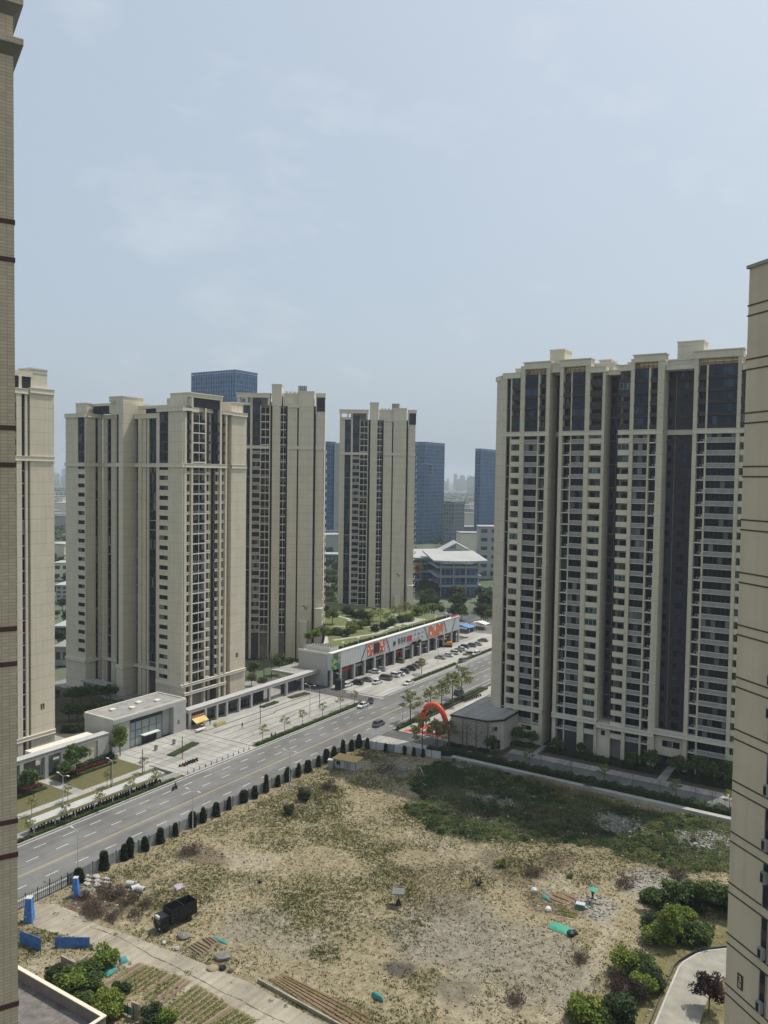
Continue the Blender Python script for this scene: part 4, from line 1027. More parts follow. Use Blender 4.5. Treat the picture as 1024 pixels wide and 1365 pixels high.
def poster_mat(name, base, cs, scale, th):
    m, n, L, b = newmat(name)
    g = n.new('ShaderNodeNewGeometry'); prev = None
    for i, c in enumerate(cs):
        vo = n.new('ShaderNodeTexVoronoi' if i % 2 == 0 else 'ShaderNodeTexNoise'); vo.inputs['Scale'].default_value = scale * (1 + 0.5 * i)
        mp = n.new('ShaderNodeMapping'); mp.inputs['Location'].default_value = (i * 3.7, i * 1.3, i * 2.1); L(g.outputs['Position'], mp.inputs[0]); L(mp.outputs[0], vo.inputs['Vector'])
        lt = n.new('ShaderNodeMath'); lt.operation = 'LESS_THAN'; lt.inputs[1].default_value = th if i % 2 == 0 else 0.42; L(vo.outputs[0], lt.inputs[0])
        mx = n.new('ShaderNodeMix'); mx.data_type = 'RGBA'; mx.inputs[7].default_value = rgb(c); L(lt.outputs[0], mx.inputs[0])
        if prev is None: mx.inputs[6].default_value = rgb(base)
        else: L(prev, mx.inputs[6])
        prev = mx.outputs[2]
    L(prev, b.inputs['Base Color']); b.inputs['Roughness'].default_value = 0.5
    return m
M['poster_red'] = poster_mat('red_poster_print', (0.50, 0.06, 0.03), [(0.55, 0.22, 0.08), (0.05, 0.02, 0.02), (0.6, 0.5, 0.42)], 0.38, 0.36)
M['poster_green'] = poster_mat('green_poster_print', (0.02, 0.12, 0.08), [(0.5, 0.25, 0.06), (0.25, 0.4, 0.12)], 0.55, 0.36)
M['poster_mix'] = poster_mat('mixed_poster_print', (0.5, 0.09, 0.05), [(0.55, 0.5, 0.4), (0.3, 0.36, 0.08)], 0.42, 0.34)
# shopping hall with the garden roof
mall = empty('shopping_hall', (-157.5, 214.5, 0), 0, 'long low shopping hall with ribbed pale cladding, posters and a planted roof', 'shopping hall')
mx_, my_ = -157.5, 214.5
poly = [(-1.6, 0), (-1.6, 91.5), (-80, 91.5), (-80, 50), (-29, 36), (-13.8, 14), (-13.8, 0)]
MB().prism(poly, 0, 10.6, M['greywhite']).build('wall', mall)
MB().box(-1.55, 0, 10.6, -14, 0.3, 11.2, M['pale_ledge']).build('parapet', mall)
mb = MB(); mb.box(-1.58, 0.02, 5.5, 0, 91.5, 11.1, M['metalclad'])
for i in range(92): mb.box(0, i + 0.05, 5.5, 0.07, i + 0.17, 11.1, M['metalclad'])
mb.box(-1.7, -0.02, 11.1, 0.12, 91.6, 11.3, M['white']); mb.build('cladding', mall)
MB().box(-1.58, 0.4, 0.0, -1.35, 91.3, 5.4, M['storefront']).build('storefront_glass', mall)
cols = [0.15, 5.2, 13.2, 19.6, 26.0, 32.5, 39.5, 46.0, 52.5, 58.5, 65.0, 71.5, 78.0, 84.5, 91.0]
for y in cols: MB().box(-0.75, y, 0, 0.0, y + 0.75, 5.5, M['greywhite']).build('column', mall)
for i in range(len(cols) - 1):
    y0, y1 = cols[i] + 0.9, cols[i + 1] - 0.1; mb = MB(); mb.box(-1.3, y0, 3.7, -1.05, y1, 4.5, [M['black'], M['grey_panel'], M['backwall'], M['red'], M['black']][(i * 3) % 5])
    mb.build('shop_sign', mall)
    mb = MB()
    for k in range(5): yy = y0 + (y1 - y0) * k / 4; mb.box(-1.35, yy - 0.04, 0, -1.28, yy + 0.04, 3.7, M['frame'])
    mb.build('shop_frame', mall)
def on_front(y0, y1, z0, z1, m, name, d=0.1): return MB().box(d, y0, z0, d + 0.08, y1, z1, M[m]).build(name, mall)
on_front(0.2, 5.0, 5.6, 10.9, 'poster_green', 'green_poster'); on_front(21.2, 32.5, 6.3, 10.7, 'poster_red', 'red_poster'); on_front(65, 76.5, 6.0, 10.6, 'poster_mix', 'mixed_poster')
on_front(25.0, 28.6, 6.8, 10.3, 'black', 'poster_inset', 0.19); 
for y0, z0, y1, z1 in ((17.2, 5.6, 20.6, 11), (33.4, 11, 36.0, 5.8), (61.4, 11, 64.2, 6), (77.4, 11, 79.6, 6), (84.6, 5.6, 87.4, 11)):
    if z0 > z1: y0, z0, y1, z1 = y1, z1, y0, z0
    MB().add([(0.1, y0, z0), (0.1, y0 + 0.4, z0), (0.1, y1 + 0.4, z1), (0.1, y1, z1), (0.16, y0, z0), (0.16, y0 + 0.4, z0), (0.16, y1 + 0.4, z1), (0.16, y1, z1)], [(4, 5, 6, 7), (0, 1, 5, 4), (2, 3, 7, 6), (1, 2, 6, 5), (3, 0, 4, 7)], M['frame']).build('slanted_strip', mall)
# blurred shop name: a disc, three dark strokes groups and a red tablet
mb = MB(); mb.tube([(0.1, 39.2, 8.2), (0.2, 39.2, 8.2)], 0.9, M['frame'], 12)
for i in range(3):
    y = 41.8 + i * 2.0
    for a, b, c, d in ((0, .9, 1.5, 1.15), (.2, -.8, .45, 1.4), (.9, -.9, 1.15, 1.2), (0, -.1, 1.5, .15)): mb.box(0.1, y + a, 8.2 + b, 0.16, y + c, 8.2 + d, M['frame'])
mb.build('name_lettering', mall)
on_front(48.2, 51.8, 7.3, 9.4, 'red', 'name_tablet', 0.1)
mb = MB()
for i, y in enumerate((51.5, 53.5, 56.2, 58.0)): mb.add([(0.1, y - 3.4, 5.6), (0.1, y + 3.4, 5.6), (0.1, y + .6, 7.4 - (i % 2) * .7), (0.1, y - .8, 7.2 - (i % 2) * .7)], [(0, 1, 2, 3)], M['grey_panel'])
mb.build('grey_hill_motif', mall)
mb = MB()
for i in range(14): y = 53.5 + (i * 2.9) % 8.4; z = 7.2 + (i * 1.7) % 3.4; mb.box(0.1, y, z, 0.15, y + 0.3, z + 0.5, M['frame'])
mb.build('dark_dots_motif', mall)
for i in range(4):
    mb = MB()
    y = 84.5 + i * 1.5
    for a, b, c, d in ((0, 1.0, 1.2, 1.3), (0, 0, .25, 1.3), (.95, 0, 1.2, 1.3), (.25, .5, .95, .75)): mb.box(-0.4, y + a, 11.3 + b, -0.2, y + c, 11.3 + d, M['red'])
    mb.build('roof_letter', mall)
# roof garden
M['rooflawn'] = mat('roof_lawn', (0.15, 0.15, 0.06), 0.95, 0.3, 0.5, c2=(0.08, 0.11, 0.03), det=8)
MB().prism([(-4, 4), (-4, 90.5), (-79, 90.5), (-79, 52), (-32, 40), (-13, 16), (-13, 4)], 10.6, 10.72, M['rooflawn']).build('roof_lawn', mall)
mb = MB()
for a in (((-4.6, 3), (-4.6, 90)), ((-30, 42), (-22, 47)), ((-22, 47), (-11, 56)), ((-11, 56), (-12, 74)), ((-12, 74), (-26, 80)), ((-22, 47), (-36, 60)), ((-36, 60), (-60, 66)), ((-11, 56), (-8, 40)), ((-8, 40), (-14, 20))):
    (x0, y0), (x1, y1) = a; d = Vector((x1 - x0, y1 - y0, 0)).normalized(); q = Vector((-d.y, d.x, 0)) * 0.9
    mb.prism([(x0 + q.x, y0 + q.y), (x0 - q.x, y0 - q.y), (x1 - q.x, y1 - q.y), (x1 + q.x, y1 + q.y)][::-1], 10.6, 10.76 + 0.01 * (x0 % 3), M['paving'])
mb.build('roof_path', mall)
MB().prism([(-14, 62), (-8, 62), (-8, 78), (-14, 78)], 10.6, 10.81, M['paving']).build('roof_terrace', mall)
for i in range(9):
    y = 10 + i * 9.3
    mb = MB(); mb.box(-2.6, y, 10.6, -2.5, y + 0.1, 13.0, M['white']); mb.box(-2.9, y - 0.4, 13.0, -2.2, y + 0.5, 13.15, M['white']); mb.build('roof_lamp', mall)
plant = empty('cooling_plant', (mx_ - 12.8, my_ + 1.5, 10.6), 0, 'white lattice enclosure full of fan coolers on the near end of the hall roof', 'cooling plant')
mb = MB()
for i in range(10):
    for j in range(3):
        x, y = 0.5 + i * 1.05, 0.6 + j * 1.5; mb.box(x, y, 0, x + 0.85, y + 1.2, 1.7, M['ac']); mb.tube([(x + .42, y + .6, 1.7), (x + .42, y + .6, 1.85)], 0.36, M['black'], 8)
mb.build('fan_cooler', plant)
mb = MB()
for i in range(23): mb.box(i * 0.5, -0.05, 0, i * 0.5 + 0.08, 0, 2.2, M['white'])
for z in (0.6, 1.3, 2.1): mb.box(0, -0.08, z, 11.1, -0.05, z + 0.08, M['white'])
for j in range(10): mb.box(11.1, j * 0.5, 0, 11.18, j * 0.5 + 0.08, 2.2, M['white'])
mb.build('lattice_screen', plant)
hedge('hedge', [(-161.0, 224), (-161.0, 303)], 1.6, 0.9, 7000, 'lf_dark', 'dark hedge running along the front edge of the planted hall roof', 0.17, z0=10.7, seed=31)
ro = random.Random(5)
rl = {'bush': 'rounded green bush on the planted roof of the shopping hall', 'bush_bright': 'yellow green bush on the planted roof of the shopping hall', 'bush_dark': 'dark green bush on the planted roof of the shopping hall', 'street': 'sparse pale tree on the planted roof of the shopping hall', 'round': 'round green tree on the planted roof of the shopping hall', 'dense_light': 'leafy tree at the back of the planted hall roof'}
for k, px, py, s in (('round', 443, 832, 1.3), ('bush', 430, 842, 1.5), ('bush_bright', 437, 846, 1.3), ('bush', 450, 846, 1.6), ('bush_bright', 470, 843, 1.7), ('bush', 478, 838, 1.8), ('bush_dark', 462, 848, 1.3), ('bush', 488, 834, 1.5), ('bush_dark', 500, 841, 1.2),
                     ('street', 497, 832, .75), ('street', 507, 828, .7), ('street', 517, 834, .7), ('street', 525, 826, .75), ('street', 533, 824, .7), ('street', 541, 820, .75), ('street', 548, 822, .65), ('bush_dark', 512, 838, 1.4), ('bush', 522, 834, 1.5), ('bush_dark', 535, 830, 1.4), ('bush_bright', 545, 828, 1.6), ('bush_bright', 556, 820, 1.8), ('bush_bright', 566, 817, 1.7), ('bush_bright', 577, 815, 1.6), ('bush', 588, 816, 1.4), ('bush_bright', 420, 850, 1.4), ('bush_bright', 412, 852, 1.1), ('bush_dark', 470, 822, 1.6), ('bush_dark', 462, 818, 1.5), ('bush_dark', 480, 824, 1.7), ('bush_dark', 490, 825, 1.5), ('bush_dark', 433, 818, 1.6), ('round', 428, 826, .9)):
    p = G(px, py, 10.7); tree(k, (p.x, p.y, 10.7), rl[k], s=s, group='planting on the roof of the shopping hall', seed=ro.randrange(3))
# gatehouse
g = empty('gatehouse', (-162.8, 130.9, 0), 0, 'grey flat-roofed gatehouse with a tall gridded glass front on the entrance plaza', 'gatehouse')
mb = MB(); mb.box(-11.4, 0, 7.5, 0, 24.4, 8.5, M['greywhite']); mb.box(-11.0, 0.4, 8.5, -0.4, 24, 8.55, M['roofgrey']); mb.build('roof', g)
mb = MB()
for x0, y0, x1, y1 in ((-11.3, 0.1, -11.0, 24.3), (-0.4, 0.1, -0.1, 24.3), (-11.0, 0.1, -0.4, 0.4), (-11.0, 24.0, -0.4, 24.3)): mb.box(x0, y0, 8.5, x1, y1, 8.85, M['pale_ledge'])
mb.build('parapet', g)
for i in range(4): MB().box(-8 + (i % 2) * 2.5, 5 + i * 4.2, 8.55, -6.6 + (i % 2) * 2.5, 6.5 + i * 4.2, 9.0, M['pale_ledge']).build('roof_hatch', g)
mb = MB(); mb.box(-11.2, 0.1, 0, -0.4, 5.4, 7.5, M['greywhite']); mb.build('wall', g)
mb = MB(); mb.box(-11.2, 16.4, 0, -1.6, 19.6, 7.5, M['greywhite']); mb.build('wall', g)
mb = MB(); mb.box(-11.2, 19.7, 0, 0.02, 24.2, 7.5, M['greywhite']); mb.build('wall', g)
mb = MB(); mb.box(-10, 5.6, 0, -1.4, 16.2, 7.4, M['backwall']); mb.build('interior_wall', g)
mb = MB()
xs = [5.6, 7.3, 9.4, 11.8, 14.2, 16.2]; zs_ = [0.1, 2.3, 4.4, 6.4]
for i in range(5):
    for j in range(3):
        if i in (2, 3) and j == 0: continue
        mb.quad((-0.55, xs[i] + .05, zs_[j] + .05), (-0.55, xs[i + 1] - .05, zs_[j] + .05), (-0.55, xs[i + 1] - .05, zs_[j + 1] - .05), (-0.55, xs[i] + .05, zs_[j + 1] - .05), M['paleglass'])
mb.build('glass_front', g)
mb = MB()
for x in xs: mb.box(-0.62, x - .06, 0, -0.48, x + .06, 7.4, M['frame'])
for z in (2.3, 4.4, 6.4): mb.box(-0.60, 5.6, z - .05, -0.5, 16.2, z + .05, M['frame'])
mb.box(-0.64, 5.6, 6.46, -0.5, 16.2, 7.45, M['black']); mb.build('glass_frame', g)
mb = MB(); mb.box(-0.9, 9.5, 0.05, -0.7, 14.1, 2.25, M['black']); mb.build('door', g); mb = MB(); mb.box(-0.5, 8.9, 2.5, 0.9, 14.4, 2.7, M['white']); mb.build('door_canopy', g)
MB().box(0.02, 21.0, 2.4, 0.06, 22.0, 3.5, M['backwall']).build('wall_plaque', g)
# row of shops and open arcade
ar = empty('shop_arcade', (-162.5, 155.8, 0), 0, 'pale arcade with small shops at one end and open bays at the other', 'arcade')
mb = MB(); mb.box(-2.5, 0, 4.35, 0, 61.2, 5.2, M['greywhite']); mb.box(-2.6, -0.05, 5.2, 0.12, 61.25, 5.33, M['greywhite']); mb.box(-13, 49.5, 4.35, -2.51, 61.2, 5.1, M['roofgrey']); mb.box(-13, 49.3, 5.1, -2.61, 49.6, 5.4, M['white']); mb.box(-13, 60.9, 5.1, -2.61, 61.2, 5.4, M['white']); mb.build('roof', ar)
cy = [0.3, 6.2, 10.7, 14.7, 19.9, 25.2, 33.4, 41.7, 49.8, 60.4]
for y in cy: MB().box(-0.75, y, 0, -0.03, y + 0.7, 4.35, M['greywhite']).build('column', ar)
MB().box(-2.49, 0.1, 0, -2.4, 26, 4.35, M['storefront']).build('shop_glass', ar); MB().box(-2.45, 26.1, 0, -2.3, 33.4, 4.3, M['black']).build('gate_screen', ar)
mb = MB()
for i in range(18): mb.box(-0.5, 26.2 + i * 0.42, 0, -0.42, 26.26 + i * 0.42, 4.2, M['rail'])
mb.build('railing_screen', ar)
MB().box(-2.5, 41.8, 0, -2.3, 49.6, 4.3, M['brown']).build('dark_wall', ar)
for i in range(5):
    y0, y1 = cy[i] + 0.75, cy[i + 1] - 0.02
    MB().box(-0.6, y0, 3.3, -0.35, y1, 4.2, M['brown2' if i != 1 else 'brown']).build('sign_board', ar)
    mb = MB()
    for k in range(4): yy = y0 + (y1 - y0) * k / 3; mb.box(-2.38, yy - .05, 0, -2.3, yy + .05, 3.2, M['frame'])
    mb.box(-2.38, y0, 2.6, -2.3, y1, 2.7, M['frame']); mb.build('shop_frame', ar)
MB().box(-0.3, 1.1, 2.75, -0.1, 6.1, 3.35, M['red']).build('red_sign', ar)
mb = MB(); rr_ = random.Random(2)
for i in range(5):
    y = 1.5 + i * 0.9
    for a, b, c, d in ((0, .3, .6, .4), (.08, .05, .16, .5), (.42, .05, .5, .5), (0, .05, .6, .13)): mb.box(-0.1, y + a, 2.8 + b, -0.07, y + c, 2.8 + d, M['pale_ledge'])
mb.build('sign_lettering', ar)
mb = MB(); mb.add([(0, 1.1, 2.7), (0, 5.9, 2.7), (1.7, 5.9, 1.75), (1.7, 1.1, 1.75), (0, 1.1, 2.65), (0, 5.9, 2.65), (1.7, 5.9, 1.7), (1.7, 1.1, 1.7)], [(0, 1, 2, 3)[::-1], (4, 5, 6, 7), (3, 2, 6, 7)], M['awning'])
mb.box(1.66, 1.1, 1.5, 1.7, 5.9, 1.72, M['awning']); mb.build('awning', ar)
MB().box(-2.25, 7.2, 1.6, -1.9, 10.6, 3.2, M['green']).build('green_sign', ar); MB().box(-2.25, 11.6, 1.8, -1.9, 14.6, 3.2, M['green']).build('green_sign', ar)
# long garden wall, left
lw = empty('garden_wall', (-162, 60, 0), 0, 'long beige garden wall with open bays and a flat roof, left of the gatehouse', 'wall')
mb = MB(); mb.box(-2.2, 0, 5.3, 0, 69.0, 6.15, M['greywhite']); mb.box(-2.3, -0.05, 6.15, 0.12, 69.05, 6.28, M['greywhite']); mb.build('roof', lw)
mb = MB(); mb.box(-8.5, 52.0, 3.6, -2.21, 69, 4.9, M['pale_ledge']); mb.build('low_roof', lw)
for y in (0.2, 12, 24, 36, 45.2, 51.4, 55.6): MB().box(-0.8, y, 0, -0.02, y + 0.9, 5.3, M['greywhite']).build('column', lw)
MB().box(-0.7, 56.5, 0, -0.3, 65.6, 5.3, M['beige_plain']).build('wall_panel', lw); MB().box(-1.2, 65.7, 0, 0.02, 69.0, 5.3, M['greywhite']).build('wall_panel', lw)
MB().box(-3.2, 52.4, 0, -2.9, 55.5, 5.3, M['greywhite']).build('wall_panel', lw); MB().box(-2.2, 0.5, 0, -2.0, 50.4, 5.3, M['backwall']).build('back_wall', lw)
# podium terrace of the left tower
MB().box(-6.0, 0, 0, 0.5, 8.5, 1, M['greywhite'])
# grey annex at the corner of the right tower
an = empty('flat_roofed_annex', (-98, 186.5, 0), 0, 'blank grey flat-roofed annex at the left foot of the right tower', 'annex')
poly = [(0, 0), (10.4, 0.6), (13.4, 4.2), (13.4, 13.0), (4.2, 16.5), (4.2, 26), (0, 26)]
M['annexwall'] = panel_mat('annex_wall', (0.42, 0.385, 0.32), 3.6, 0.0, 0.8)
MB().prism(poly, 0, 7.6, M['annexwall']).build('wall', an)
po = [(-0.2, -0.2), (10.6, 0.4), (13.6, 4.1), (13.6, 13.0), (4.4, 16.6), (4.4, 26.2), (-0.2, 26.2)]
MB().prism(po, 7.6, 7.95, M['rail']).build('roof_edge', an)
MB().prism([(0.25, 0.2), (10.2, 0.85), (13.15, 4.4), (13.15, 12.8), (3.95, 16.3), (3.95, 25.8), (0.25, 25.8)], 7.95, 8.0, M['paving']).build('roof', an)
an_a = math.atan2(3.6, 3.0)
o = MB(); win_fn(1.3, 1.0, 2, 'glass')(o); o.build('window', an, (11.3, 1.65, 5.2), an_a)
o = MB(); win_fn(2.6, 2.4, 3, 'glass')(o); o.build('window', an, (11.0, 1.3, 0.3), an_a)
# flat roof with parapet at the lower left corner
lr = empty('flat_roofed_house', (-95, 55, 0), 0, 'low flat roof with a brown parapet in the lower left corner', 'building')
M['parapetbrown'] = mat('brown_parapet_render', (0.21, 0.165, 0.135), 0.9, 0.15, 0.8, streak=0.1)
M['roofslab'] = mat('stained_roof_slab', (0.20, 0.18, 0.165), 0.9, 0.35, 0.9, c2=(0.085, 0.075, 0.068), det=12)
zr_ = 3.0
pc = G(141, 1354, zr_ + 1.6); pl = G(22, 1290, zr_ + 1.6)
lr.location = (pc.x, pc.y, 0)
MB().box(-40, -24, 0, -0.3, -0.3, zr_, M['roofslab']).build('roof', lr)
MB().box(-40, -0.28, 0, 0, 0, zr_ + 1.5, M['parapetbrown']).build('parapet', lr); MB().box(-0.28, -24, 0, 0, -0.29, zr_ + 1.5, M['parapetbrown']).build('parapet', lr)
mb = MB(); mb.box(-40, -0.42, zr_ + 1.5, 0.1, 0.1, zr_ + 1.62, M['beige_plain']); mb.box(-0.4, -24, zr_ + 1.5, 0.1, -0.43, zr_ + 1.62, M['beige_plain']); mb.build('coping', lr)
mb = MB()
for y in (-5, -11): mb.box(-40, y, zr_, -0.3, y + 0.06, zr_ + 0.02, M['roofgrey'])
for x in (-6, -13): mb.box(x, -24, zr_, x + 0.06, -0.3, zr_ + 0.024, M['roofgrey'])
mb.build('roof_joint', lr)
mb = MB(); mb.tube([(-8.6, -7.4, zr_), (-8.6, -7.4, zr_ + 0.5)], [0.45, 0.3], M['ac'], 10); mb.build('roof_vent', lr)
# ---------------------------------------------------------------- the vacant lot
GX0, GX1, GY0, GY1, GS = -116.6, -12.0, 56.0, 176.4, 0.4
nx, ny = int((GX1 - GX0) / GS) + 1, int((GY1 - GY0) / GS) + 1
gx = np.linspace(GX0, GX1, nx); gy = np.linspace(GY0, GY1, ny)
XX, YY = np.meshgrid(gx, gy)
def vnoise(X_, Y_, s, seed):
    r = np.random.default_rng(seed); T = r.uniform(size=(256, 256))
    x, y = X_ / s + 40, Y_ / s + 40; i, j = np.floor(x).astype(int), np.floor(y).astype(int); fx, fy = x - i, y - j
    fx, fy = fx * fx * (3 - 2 * fx), fy * fy * (3 - 2 * fy)
    g_ = lambda a, b: T[a % 256, b % 256]
    return (g_(i, j) * (1 - fx) + g_(i + 1, j) * fx) * (1 - fy) + (g_(i, j + 1) * (1 - fx) + g_(i + 1, j + 1) * fx) * fy
def fbm(X_, Y_, s, seed, o=4):
    return sum(vnoise(X_, Y_, s / 2 ** k, seed + k) / 2 ** k for k in range(o)) / sum(1 / 2 ** k for k in range(o))
def inpoly(X_, Y_, P):
    ins = np.zeros(X_.shape, bool); n = len(P)
    for i in range(n):
        (x0, y0), (x1, y1) = P[i], P[(i + 1) % n]
        c = ((y0 > Y_) != (y1 > Y_)) & (X_ < (x1 - x0) * (Y_ - y0) / (y1 - y0 + 1e-12) + x0); ins ^= c
    return ins
def gp(*pts): return [tuple(G(x, y)[:2]) for x, y in pts]
def polymask(X_, Y_, P, w=2.0, seed=50, s=4.0):
    ox = (fbm(X_, Y_, s, seed) - .5) * 2 * w; oy = (fbm(X_, Y_, s, seed + 9) - .5) * 2 * w
    m = np.zeros(X_.shape)
    for a, b in ((0, 0), (.6, 0), (-.6, 0), (0, .6), (0, -.6)): m += inpoly(X_ + ox + a, Y_ + oy + b, P)
    return m / 5
def blobmask(X_, Y_, px, py, r, seed=80, q=1.0):
    c = G(px, py); d = np.hypot(X_ - c.x, (Y_ - c.y) / q) / r + (fbm(X_, Y_, r * .9, seed) - .5) * 1.1
    return np.clip((1.05 - d) * 2.5, 0, 1)
GREEN = gp((560, 1022), (600, 1008), (660, 1022), (760, 1062), (985, 1098), (985, 1168), (900, 1162), (830, 1140), (760, 1128), (640, 1122), (590, 1118), (548, 1085))
LAWN = gp((985, 1225), (925, 1240), (880, 1275), (850, 1310), (800, 1370), (1000, 1370))
def masks(X_, Y_):
    m = {}
    m['green'] = polymask(X_, Y_, GREEN, 3.2, 50, 5)
    m['lawn'] = polymask(X_, Y_, LAWN, 1.2, 60, 4)
    ash = np.maximum.reduce([blobmask(X_, Y_, 525, 1022, 6.5, 81), 0.75 * blobmask(X_, Y_, 650, 1265, 9, 82), 0.6 * blobmask(X_, Y_, 730, 1300, 7, 83), .8 * blobmask(X_, Y_, 600, 1245, 11, 84), .5 * blobmask(X_, Y_, 400, 1260, 6, 85), .6 * blobmask(X_, Y_, 340, 1235, 6, 86), .7 * blobmask(X_, Y_, 700, 1270, 8, 75)])
    m['ash'] = ash
    m['dark'] = np.maximum.reduce([blobmask(X_, Y_, 528, 1292, 2.7, 87), .8 * blobmask(X_, Y_, 520, 1028, 3.5, 88), .6 * blobmask(X_, Y_, 600, 1320, 4, 89), .5 * blobmask(X_, Y_, 660, 1150, 4, 90)])
    m['brown'] = np.maximum.reduce([blobmask(X_, Y_, 135, 1205, 6.0, 91), .8 * blobmask(X_, Y_, 265, 1140, 7, 92, .5), blobmask(X_, Y_, 740, 1152, 3.4, 93), .7 * blobmask(X_, Y_, 420, 1060, 7, 94, .6), .7 * blobmask(X_, Y_, 700, 1165, 5, 95), .8 * blobmask(X_, Y_, 735, 1205, 5, 96), .5 * blobmask(X_, Y_, 600, 1180, 9, 97), .7 * blobmask(X_, Y_, 690, 1100, 11, 71, .6), .6 * blobmask(X_, Y_, 890, 1140, 6, 72), .95 * blobmask(X_, Y_, 700, 1083, 9, 73, .5), .7 * blobmask(X_, Y_, 600, 1095, 7, 74)])
    m['pale'] = np.maximum.reduce([blobmask(X_, Y_, 330, 1150, 5.5, 98), polymask(X_, Y_, gp((805, 1215), (820, 1245), (800, 1290), (745, 1368), (700, 1368), (780, 1290), (800, 1245), (790, 1220)), 1.0, 61, 3), .8 * blobmask(X_, Y_, 850, 1190, 5, 99), .8 * blobmask(X_, Y_, 470, 1020, 6, 100), .8 * blobmask(X_, Y_, 740, 1180, 4.5, 101), .7 * blobmask(X_, Y_, 60, 1285, 5, 102), .6 * blobmask(X_, Y_, 600, 1130, 10, 103, .5), .7 * blobmask(X_, Y_, 640, 1340, 7, 104)])
    m['rub'] = np.maximum.reduce([blobmask(X_, Y_, 605, 1017, 4.5, 105, .6), .9 * blobmask(X_, Y_, 655, 1066, 6, 106, .5), blobmask(X_, Y_, 815, 1100, 6.2, 107), .8 * blobmask(X_, Y_, 940, 1122, 6, 108), .8 * blobmask(X_, Y_, 880, 1175, 5.5, 109), .8 * blobmask(X_, Y_, 135, 1180, 3, 110), .6 * blobmask(X_, Y_, 800, 1210, 4, 111)])
    tuft = fbm(X_, Y_, 9, 130, 5); edge = np.clip((fbm(X_, Y_, 22, 140, 4) - .36) * 4, 0, 1)
    m['veg'] = np.clip((tuft - .38) * 3.2, 0, 1) * (0.45 + .55 * edge)
    strip = np.clip(1 - np.abs(X_ - (-111.0)) / 5.0, 0, 1) * (Y_ > 92) * (Y_ < 160)
    m['veg'] = np.maximum(m['veg'], np.maximum.reduce([.9 * strip * np.clip((fbm(X_, Y_, 5, 150) - .3) * 3, 0, 1), blobmask(X_, Y_, 430, 1055, 7, 151, .6), .9 * blobmask(X_, Y_, 560, 1080, 9, 152), .9 * blobmask(X_, Y_, 690, 1160, 4, 153), .9 * blobmask(X_, Y_, 570, 1310, 3.4, 154), .8 * blobmask(X_, Y_, 430, 1270, 3, 155), .8 * blobmask(X_, Y_, 110, 1255, 4, 156), blobmask(X_, Y_, 60, 1260, 5, 157, .6)]))
    m['veg'] *= np.clip(1 - m['pale'] * .85 - m['dark'] - m['ash'] * .35, 0, 1)
    return m
m_ = masks(XX, YY)
base = np.array([0.262, 0.222, 0.140]) * (0.82 + .38 * fbm(XX, YY, 12, 200, 5))[..., None]
def blend(c, col, k):
    k = np.clip(k, 0, 1)[..., None]; return c * (1 - k) + np.array(col) * k
fine = fbm(XX, YY, 1.6, 210, 3)
c_ = blend(base, (0.315, 0.275, 0.20), m_['pale'] * .8)
c_ = blend(c_, (0.205, 0.193, 0.172), m_['ash'] * .8); c_ = blend(c_, (0.115, 0.085, 0.058), m_['brown'] * (.5 + .6 * fine))
c_ = blend(c_, (0.135, 0.132, 0.055), m_['veg'] * np.clip((fine - .3) * 2.6, 0, 1) * .75)
c_ = blend(c_, (0.088, 0.082, 0.042), m_['green'] * .85); c_ = blend(c_, (0.15, 0.135, 0.055), m_['lawn'] * .95 * (1 - .3 * fine))
c_ = blend(c_, (0.30, 0.295, 0.28), m_['rub'] * (.35 + .7 * fine)); c_ = blend(c_, (0.060, 0.056, 0.053), m_['dark'] * .85)
for rut in (((215, 1240), (300, 1190), (420, 1150), (520, 1120), (600, 1060), (560, 1030)), ((250, 1222), (350, 1205), (480, 1215), (620, 1240), (720, 1262)), ((300, 1290), (420, 1255), (520, 1205), (640, 1150))):
    R_ = gp(*rut)
    for sd in (-.9, .9):
        D_ = np.full(XX.shape, 9.0)
        for (x0, y0), (x1, y1) in zip(R_[:-1], R_[1:]):
            dx, dy = x1 - x0, y1 - y0; l2 = dx * dx + dy * dy; t = np.clip(((XX - x0) * dx + (YY - y0) * dy) / l2, 0, 1); q_ = ((XX - x0) * dy - (YY - y0) * dx) / l2 ** .5
            D_ = np.minimum(D_, np.where((t > 0) & (t < 1), np.abs(q_ + (fbm(XX, YY, 9, 260, 2) - .5) * 3 - sd), 9))
        c_ = blend(c_, (0.32, 0.28, 0.205), np.clip(1 - D_ / .55, 0, 1) * .55 * (fbm(XX, YY, 6, 270) > .38))
zt = (fbm(XX, YY, 7, 220, 5) - .5) * .7 + (fine - .5) * .12 + .05
def bump(px, py, h, r): c = G(px, py); return h * np.exp(-((XX - c.x) ** 2 + (YY - c.y) ** 2) / (r * r))
zt += bump(740, 1150, .5, 3.2) + bump(690, 1160, .6, 3) + bump(600, 1040, .8, 6) + bump(700, 1050, .5, 6) + bump(420, 1060, .5, 5) + bump(590, 1180, .3, 6)
c = G(166, 1217); pit = (np.abs((XX - c.x) * .8 + (YY - c.y) * .6) < 1.5) & (np.abs(-(XX - c.x) * .6 + (YY - c.y) * .8) < 1.1)
zt = np.where(pit, -0.5, np.maximum(zt, -0.3))
ROADP = gp((40, 1207), (70, 1204), (108, 1219), (135, 1235), (170, 1246), (212, 1262), (245, 1274), (285, 1291), (330, 1309), (345, 1318), (400, 1347), (440, 1368), (315, 1368), (285, 1345), (250, 1325), (205, 1303), (168, 1290), (130, 1272), (118, 1255), (70, 1243), (45, 1236))
flat = polymask(XX, YY, ROADP, .05, 60, 4)
zt = zt * (1 - flat) - .06 * flat
rim = np.clip(np.minimum.reduce([(XX - GX0) / 2, (GX1 - XX) / 2, (YY - GY0) / 2, (GY1 - YY) / 2]), 0, 1); zt *= rim
